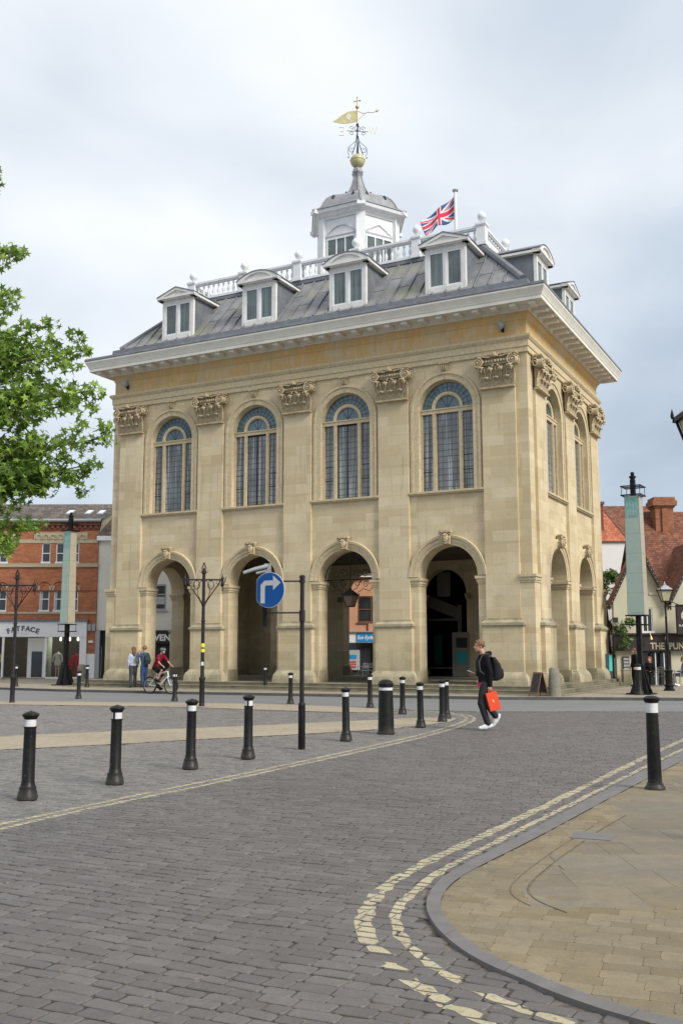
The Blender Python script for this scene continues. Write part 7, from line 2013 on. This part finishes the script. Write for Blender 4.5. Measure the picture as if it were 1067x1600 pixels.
def pack2(mb): loft(mb, [(V((0, -.2, 1.02)), .13, .08), (V((0, -.24, 1.2)), .16, .12), (V((0, -.2, 1.45)), .12, .07)], (0, 1, 0), 14)
organic('pack_body', pack2, cloth('dark_pack_cloth', (0.035, 0.045, 0.05)), b2, .016)
m = MB()
for sx in (-.12, .12): m.tube([(sx, -.15, 1.46), (sx, .0, 1.52), (sx, .13, 1.4), (sx, .1, 1.15), (sx, -.1, 1.08)], .018, 6)
m.build('strap', M['eye'], b2)

# bicycle and cyclist
by = thing('bicycle', 'white and black mountain bike ridden past the first arch', 'bicycle', (-7.24, 40.38, .006), YAW)
M['tyre'] = plain('brown_black_tyre', (0.022, 0.018, 0.014), 0.8, 0.2, 9)
M['frame'] = plain('white_bike_frame', (0.66, 0.68, 0.70), 0.3, 0.04, 5)
for x in (-.53, .53):
    m = MB(); m.tube([(x + .315 * math.cos(a * PI / 18), 0, .345 + .312 * math.sin(a * PI / 18)) for a in range(36)], .034, 8, closed=True); w_ = m.build('wheel', M['tyre'], by)
    m = MB(); m.tube([(x + .285 * math.cos(a * PI / 18), 0, .345 + .285 * math.sin(a * PI / 18)) for a in range(36)], .012, 6, closed=True)
    m.tube([(x, -.05, .345), (x, .05, .345)], .025, 8)
    for a in range(14): m.tube([(x, .02 * (-1) ** a, .345), (x + .28 * math.cos(a * PI / 7), 0, .345 + .28 * math.sin(a * PI / 7))], .0028, 4)
    m.build('rim', M['greyp'], w_)
m = MB()
bb, st_, hd_, hd2, ra, fa_ = (-.08, 0, .31), (-.24, 0, .84), (.34, 0, .90), (.37, 0, .72), (-.53, 0, .345), (.53, 0, .345)
m.tube([st_, bb], .019, 8); m.tube([(-.2, 0, .76), hd_], .026, 8); m.tube([bb, hd2], .034, 8); m.tube([hd_, hd2], .03, 8)
for y in (-.05, .05): m.tube([(-.1, y * .5, .31), (ra[0], y, ra[2])], .013, 6); m.tube([(-.2, y * .4, .74), (ra[0], y, ra[2])], .011, 6)
m.build('frame', M['frame'], by)
m = MB()
m.tube([hd2, (.39, 0, .66)], .02, 6)
for y in (-.06, .06): m.tube([(.385, y, .68), (.45, y, .5), (fa_[0], y, fa_[2])], .017, 8)
m.tube([(.385, -.06, .68), (.385, .06, .68)], .018, 6); m.build('fork', M['frame'], by)
m = MB(); m.tube([hd_, (.30, 0, 1.0), (.38, 0, 1.04)], .015, 6); m.tube([(.34, -.33, 1.06), (.38, -.15, 1.05), (.40, 0, 1.04), (.38, .15, 1.05), (.34, .33, 1.06)], .014, 8); m.build('handlebar', M['iron'], by)
m = MB(); m.tube([st_, (-.26, 0, .93)], .014, 6); m.sphere((-.29, 0, .955), .12, 10, 6, 1.1, .55, .25); m.sphere((-.17, 0, .955), .08, 10, 6, 1.1, .35, .25); m.build('saddle', M['iron'], by)
m = MB(); m.lathe([(.09, -.005), (.09, .005)], n=14); o = m.build('chainring', M['iron'], by); o.location = (-.08, -.055, .31); o.rotation_euler = (R(90), 0, 0)
m = MB(); m.tube([(-.08, -.07, .31), (-.05, -.08, .47)], .011, 6); m.box(-.10, .0, -.17, -.09, .46, .48); m.build('crank', M['iron'], by)
m = MB(); m.tube([(-.08, .07, .31), (-.11, .08, .15)], .011, 6); m.box(-.16, -.06, .09, .17, .14, .16); m.build('crank', M['iron'], by)
cy = thing('person', 'cyclist in a maroon T-shirt, black shorts and grey helmet riding to the right', 'person', (-7.24, 40.38, .006), YAW)
J = dict(pelvis=V((-.28, 0, 1.04)), neck=V((-.02, 0, 1.56)), head=V((.10, 0, 1.71)),
 shR=V((-.01, -.18, 1.50)), elR=V((.10, -.27, 1.25)), wrR=V((.28, -.30, 1.13)), hpR=V((-.25, -.09, 1.02)), knR=V((.12, -.12, .93)), anR=V((-.07, -.13, .56)), toeR=V((.05, -.13, .51)),
 shL=V((-.01, .18, 1.50)), elL=V((.14, .28, 1.27)), wrL=V((.28, .30, 1.13)), hpL=V((-.25, .09, 1.02)), knL=V((.03, .11, .66)), anL=V((-.14, .13, .25)), toeL=V((-.01, .13, .20)))
figure(cy, J, (1, 0, 0), (1, -.35, -.1), cloth('maroon_shirt_cloth', (0.20, 0.012, 0.03)), cloth('black_shorts_cloth', (0.012, 0.012, 0.014)), None, sleeves=.36, shorts=True, voxel=.015,
       hands=((V((.8, 0, -.35)), V((-.3, 0, -1)), V((.2, -1, 0)), 1.0, 1.0), (V((.8, 0, -.35)), V((-.3, 0, -1)), V((.2, 1, 0)), 1.0, 1.0)), shoes=M['iron'], names=('t_shirt', 'shorts'))
he = thing('helmet', 'grey vented cycling helmet on the cyclist', 'helmet', (-7.24, 40.38, .006), YAW)
def hel(mb): mb.sphere((.085, 0, 1.755), .108, 18, 12, 1.25, .92, .78)
organic('shell', hel, plain('helmet_grey', (0.12, 0.14, 0.15), 0.35, 0.1, 9), he, .01, 2)
m = MB()
for y in (-.06, -.02, .02, .06): m.tube([(.085 - .13 * math.cos(a), y, 1.765 + .082 * math.sin(a)) for a in [PI * k / 8 for k in range(1, 8)]], .008, 5)
m.build('vents', M['black'], he)
m = MB(); m.tube([(.09, -.085, 1.73), (.11, -.07, 1.65), (.13, 0, 1.60), (.11, .07, 1.65), (.09, .085, 1.73)], .006, 5); m.build('chin_strap', M['black'], he)

# outside the pub
M['cloth_d'] = cloth('dark_coat_cloth', (0.014, 0.013, 0.014)); M['cloth_j'] = cloth('grey_jeans', (0.13, 0.15, 0.18))
standing('woman in dark clothes with auburn hair sitting outside the pub, right of the glass pillar', (13.92, 45.6, .104), R(150), M['cloth_d'], M['cloth_d'], plain('copper_hair', (0.22, 0.07, 0.03), 0.6, 0.3, 20), 1.0, .14, seated=True)
standing('man in navy and pale jeans sitting at the pub table at the right edge', (15.42, 45.5, .104), R(75), cloth('navy_waistcoat', (0.10, 0.12, 0.18)), M['cloth_j'], plain('brown_hair', (0.06, 0.035, 0.025), 0.6, 0.3, 20), 1.0, 0, seated=True)
standing('person in black with reddish hair standing behind the right glass pillar', (13.12, 45.2, .104), R(100), M['cloth_d'], M['cloth_d'], plain('dark_red_hair', (0.12, 0.05, 0.035), 0.6, 0.3, 20), .98, .10)
def chair_proto():
    t = thing('metal_chair', 'silver metal cafe chair beside the seated auburn-haired woman', 'chair', group='silver cafe chairs outside the pub')
    m = MB(); m.box(-.2, .2, -.2, .2, .43, .45)
    for k in range(5): m.box(-.19, .19, -.19 + k * .08, -.15 + k * .08, .452, .46)
    m.build('seat', M['steel'], t)
    for sx in (-1, 1):
        m = MB(); m.tube([(sx * .23, .22, 0), (sx * .23, .18, .66), (sx * .24, 0, .68), (sx * .22, -.22, .66)], .013, 6); m.tube([(sx * .22, -.24, 0), (sx * .22, -.22, .45), (sx * .2, -.26, .84)], .013, 6); m.build('side_frame', M['steel'], t)
    m = MB(); m.tube([(-.2, -.26, .84), (0, -.29, .86), (.2, -.26, .84)], .013, 6)
    for z in (.58, .66, .74): m.box(-.2, .2, -.265, -.255, z, z + .04)
    m.build('backrest', M['steel'], t); return t
ch = chair_proto(); ch.location = (13.95, 45.55, .104); ch.rotation_euler = (0, 0, R(150))
dup_thing(ch, (14.50, 45.2, .104), R(-60), 'empty silver metal cafe chair between the two people seated at the pub')
dup_thing(ch, (15.45, 45.5, .104), R(75), 'silver metal cafe chair under the man at the right edge')
def table(loc, label, grp=None):
    t = thing('cafe_table', label, 'table', loc, group=grp)
    m = MB(); m.lathe([(.35, .70), (.36, .715), (.35, .73)], n=24); m.build('table_top', M['steel'], t)
    m = MB(); m.tube([(0, 0, .03), (0, 0, .7)], .025, 8)
    for k in range(4): m.tube([(0, 0, .1), (.25 * math.cos(k * PI / 2), .25 * math.sin(k * PI / 2), .01)], .016, 6)
    m.build('pedestal', M['steel'], t); return t
table((14.95, 45.35, .104), 'round silver cafe table in front of the man at the right edge')
# cafe furniture and parked bicycles glimpsed through the third arch
GB = 'silver cafe furniture beyond the third arch'
table((.55, 60.5, .104), 'round silver table glimpsed through the third arch', GB)
c3 = dup_thing(ch, (1.25, 60.2, .104), R(40), 'silver chair glimpsed through the third arch, right of the table'); c3['group'] = GB
c3 = dup_thing(ch, (-.02, 60.3, .104), R(-70), 'silver chair glimpsed through the third arch, left of the table'); c3['group'] = GB
c3 = dup_thing(ch, (1.75, 60.6, .104), R(160), 'rightmost silver chair glimpsed through the third arch'); c3['group'] = GB

# ------------------------------------------------------------------ trees
def leaf_mat(name, c, c2):
    k = NT(name)
    oi = k.n('ObjectInfo')
    g = k.n('Attribute', {'attribute_name': 'shade'})
    n = k.noise(1.1, 4, rough=0.6)
    f = k.math('ADD', k.math('MULTIPLY', g.outputs['Fac'], 0.65), k.math('MULTIPLY', n, 0.45))
    cc = k.ramp(f, [(0.15, c), (0.85, c2)])
    k.col(cc); k.rough(0.5); k.b.inputs['Specular IOR Level'].default_value = 0.35
    tr = k.n('BsdfTranslucent', Color=cc)
    mx = k.n('MixShader', i0=0.42); t = k.t
    k.set(mx.inputs[1], k.b.outputs[0]); k.set(mx.inputs[2], tr.outputs[0])
    k.set(t.nodes['Material Output'].inputs[0], mx.outputs[0])
    return k.m
M['bark'] = plain('grey_brown_bark', (0.10, 0.075, 0.055), 0.9, 0.35, 7, bump=0.6)
def star(r): return [(r * (1.0 if i % 2 == 0 else .38) * math.cos(PI * i / 5 + PI / 2) * (1 if i in (0,) else 1), r * (1.0 if i % 2 == 0 else .36) * math.sin(PI * i / 5 + PI / 2)) for i in range(10)]
def crown(name, clusters, mat, parent, size, rng, shape='star', droop=.4):
    vs, fs, sh = [], [], []
    base = star(1.0) if shape == 'star' else [(0, 1), (.35, .4), (.3, -.3), (0, -.8), (-.3, -.3), (-.35, .4)]
    for (c, r, n, dens) in clusters:
        c = Vector(c)
        for _ in range(n):
            # points thrown towards the surface of the clump
            d = Vector((rng.gauss(0, 1), rng.gauss(0, 1), rng.gauss(0, 1))).normalized()
            p = c + Vector((d.x * r[0], d.y * r[1], d.z * r[2])) * (rng.random() ** .45)
            s = size * rng.uniform(.6, 1.25)
            e = Euler((rng.gauss(0, .75), rng.gauss(0, .75), rng.uniform(0, 2 * PI)))
            mt = e.to_matrix()
            b = len(vs); bend = rng.uniform(.05, .3)
            tone = rng.random()
            for (x, y) in base:
                q = mt @ Vector((x * s, y * s, -bend * s * (x * x + y * y) * droop)); vs.append(tuple(p + q))
            vs.append(tuple(p + mt @ Vector((0, 0, .06 * s))))
            m_ = len(base)
            for i in range(m_): fs.append((b + m_, b + i, b + (i + 1) % m_)); sh.append(tone)
    me = bpy.data.meshes.new(name); me.from_pydata(vs, [], fs); me.materials.append(mat)
    at = me.attributes.new('shade', 'FLOAT', 'FACE'); at.data.foreach_set('value', sh)
    o = bpy.data.objects.new(name, me); COL.objects.link(o); o.parent = parent
    return o
rng = random.Random(11)
tr = thing('leafy_tree', 'tree with bright green star-shaped leaves reaching in from the left edge', 'tree', (-7.6, 12.6, 0))
O = Vector((-7.6, 12.6, 0))
tips = [(-4.85, 13.0, 8.1), (-4.45, 13.0, 7.12), (-4.5, 13.1, 6.5), (-4.25, 12.9, 6.0), (-3.95, 13.1, 5.85), (-3.5, 13.0, 5.72), (-3.3, 12.9, 5.15), (-3.12, 12.9, 4.50), (-3.35, 13.0, 4.15), (-3.66, 13.0, 3.95), (-3.95, 12.8, 4.0), (-4.15, 13.0, 3.35), (-4.4, 12.9, 3.1), (-3.85, 13.2, 5.3), (-3.75, 12.7, 4.85), (-4.2, 12.7, 5.0), (-4.3, 13.2, 4.4), (-3.95, 13.1, 4.45), (-4.5, 12.9, 3.7), (-4.6, 12.9, 5.6), (-4.75, 13.0, 4.5), (-4.75, 12.8, 3.3)]
m = MB(); m.tube([(0, 0, 0), (.03, 0, 1.2), (-.02, .05, 2.6), (.05, 0, 4.5), (.1, .1, 7.0), (.1, .1, 9.0)], [.24, .19, .17, .13, .08, .03], 12)
for k in range(5):
    a = k * 1.3; m.tube([(0, 0, 2.4 + k * 1.0), (1.0 * math.cos(a + 2.2), 1.0 * math.sin(a + 2.2), 3.2 + k * 1.1), (2.2 * math.cos(a + 2.2), 2.0 * math.sin(a + 2.2), 3.9 + k * 1.15)], [.08, .05, .02], 7)
m.build('trunk', M['bark'], tr)
clusters = []
br = MB()
for T_ in tips:
    tp_ = Vector(T_) - O
    root = Vector((.05, 0, max(2.4, tp_.z - 1.3)))
    mid = root.lerp(tp_, .55) + Vector((0, 0, .18))
    br.tube([root, root.lerp(mid, .5), mid, mid.lerp(tp_, .6), tp_], [.05, .04, .028, .016, .006], 6)
    for f_, r_, n_ in ((1.0, .17, 36), (.9, .26, 85), (.78, .36, 165), (.64, .44, 215)):
        p = mid.lerp(tp_, (f_ - .5) * 2) if f_ > .5 else mid
        clusters.append((p, (r_ * 1.1, r_ * 1.1, r_ * .8), n_, 1))
        # side twigs
        q = p + Vector((rng.uniform(-.1, .25), rng.uniform(-.3, .3), rng.uniform(-.25, .2)))
        br.tube([p, q], [.01, .004], 4); clusters.append((q, (.15, .15, .12), 22, 1))
br.build('branches', M['bark'], tr)
for k in range(95):   # the rest of the crown, left of the photograph's edge
    a = rng.uniform(0, 2 * PI); rr = rng.uniform(.3, 2.6)
    p = Vector((rr * math.cos(a), rr * math.sin(a), rng.uniform(3.6, 8.6)))
    if p.x > 2.0 : p.x = 2.0
    clusters.append((p, (.75, .75, .6), 210, 1))
crown('crown', clusters, leaf_mat('sweetgum_leaves', (0.055, 0.135, 0.02), (0.36, 0.50, 0.10)), tr, .068, rng)
rng = random.Random(5)
t2 = thing('small_tree', 'small leafy tree between the hall and the pub', 'tree', (13.12, 49.4, .1))
m = MB(); m.tube([(0, 0, 0), (.05, 0, 1.5), (0, 0, 3.2), (-.1, 0, 4.6)], [.1, .08, .05, .02], 8)
for k in range(6): m.tube([(0, 0, 1.6 + k * .4), (.5 * math.cos(k * 2), .3 * math.sin(k * 2), 2.1 + k * .5)], [.03, .012], 5)
m.build('trunk', M['bark'], t2)
cl = []
for k in range(26):
    z = rng.uniform(1.4, 5.4); wq = .75 * (1 - max(0, (z - 3.4)) / 3.0)
    cl.append((Vector((rng.uniform(-wq, wq), rng.uniform(-.5, .5), z)), (.36, .36, .3), 130, 1))
for k in range(8): cl.append((Vector((rng.uniform(-.1, .35), rng.uniform(-2.9, -2.3), rng.uniform(1.7, 3.0))), (.28, .28, .25), 60, 1))
crown('crown', cl, leaf_mat('dark_green_leaves', (0.04, 0.10, 0.025), (0.20, 0.29, 0.09)), t2, .10, rng, 'leaf')
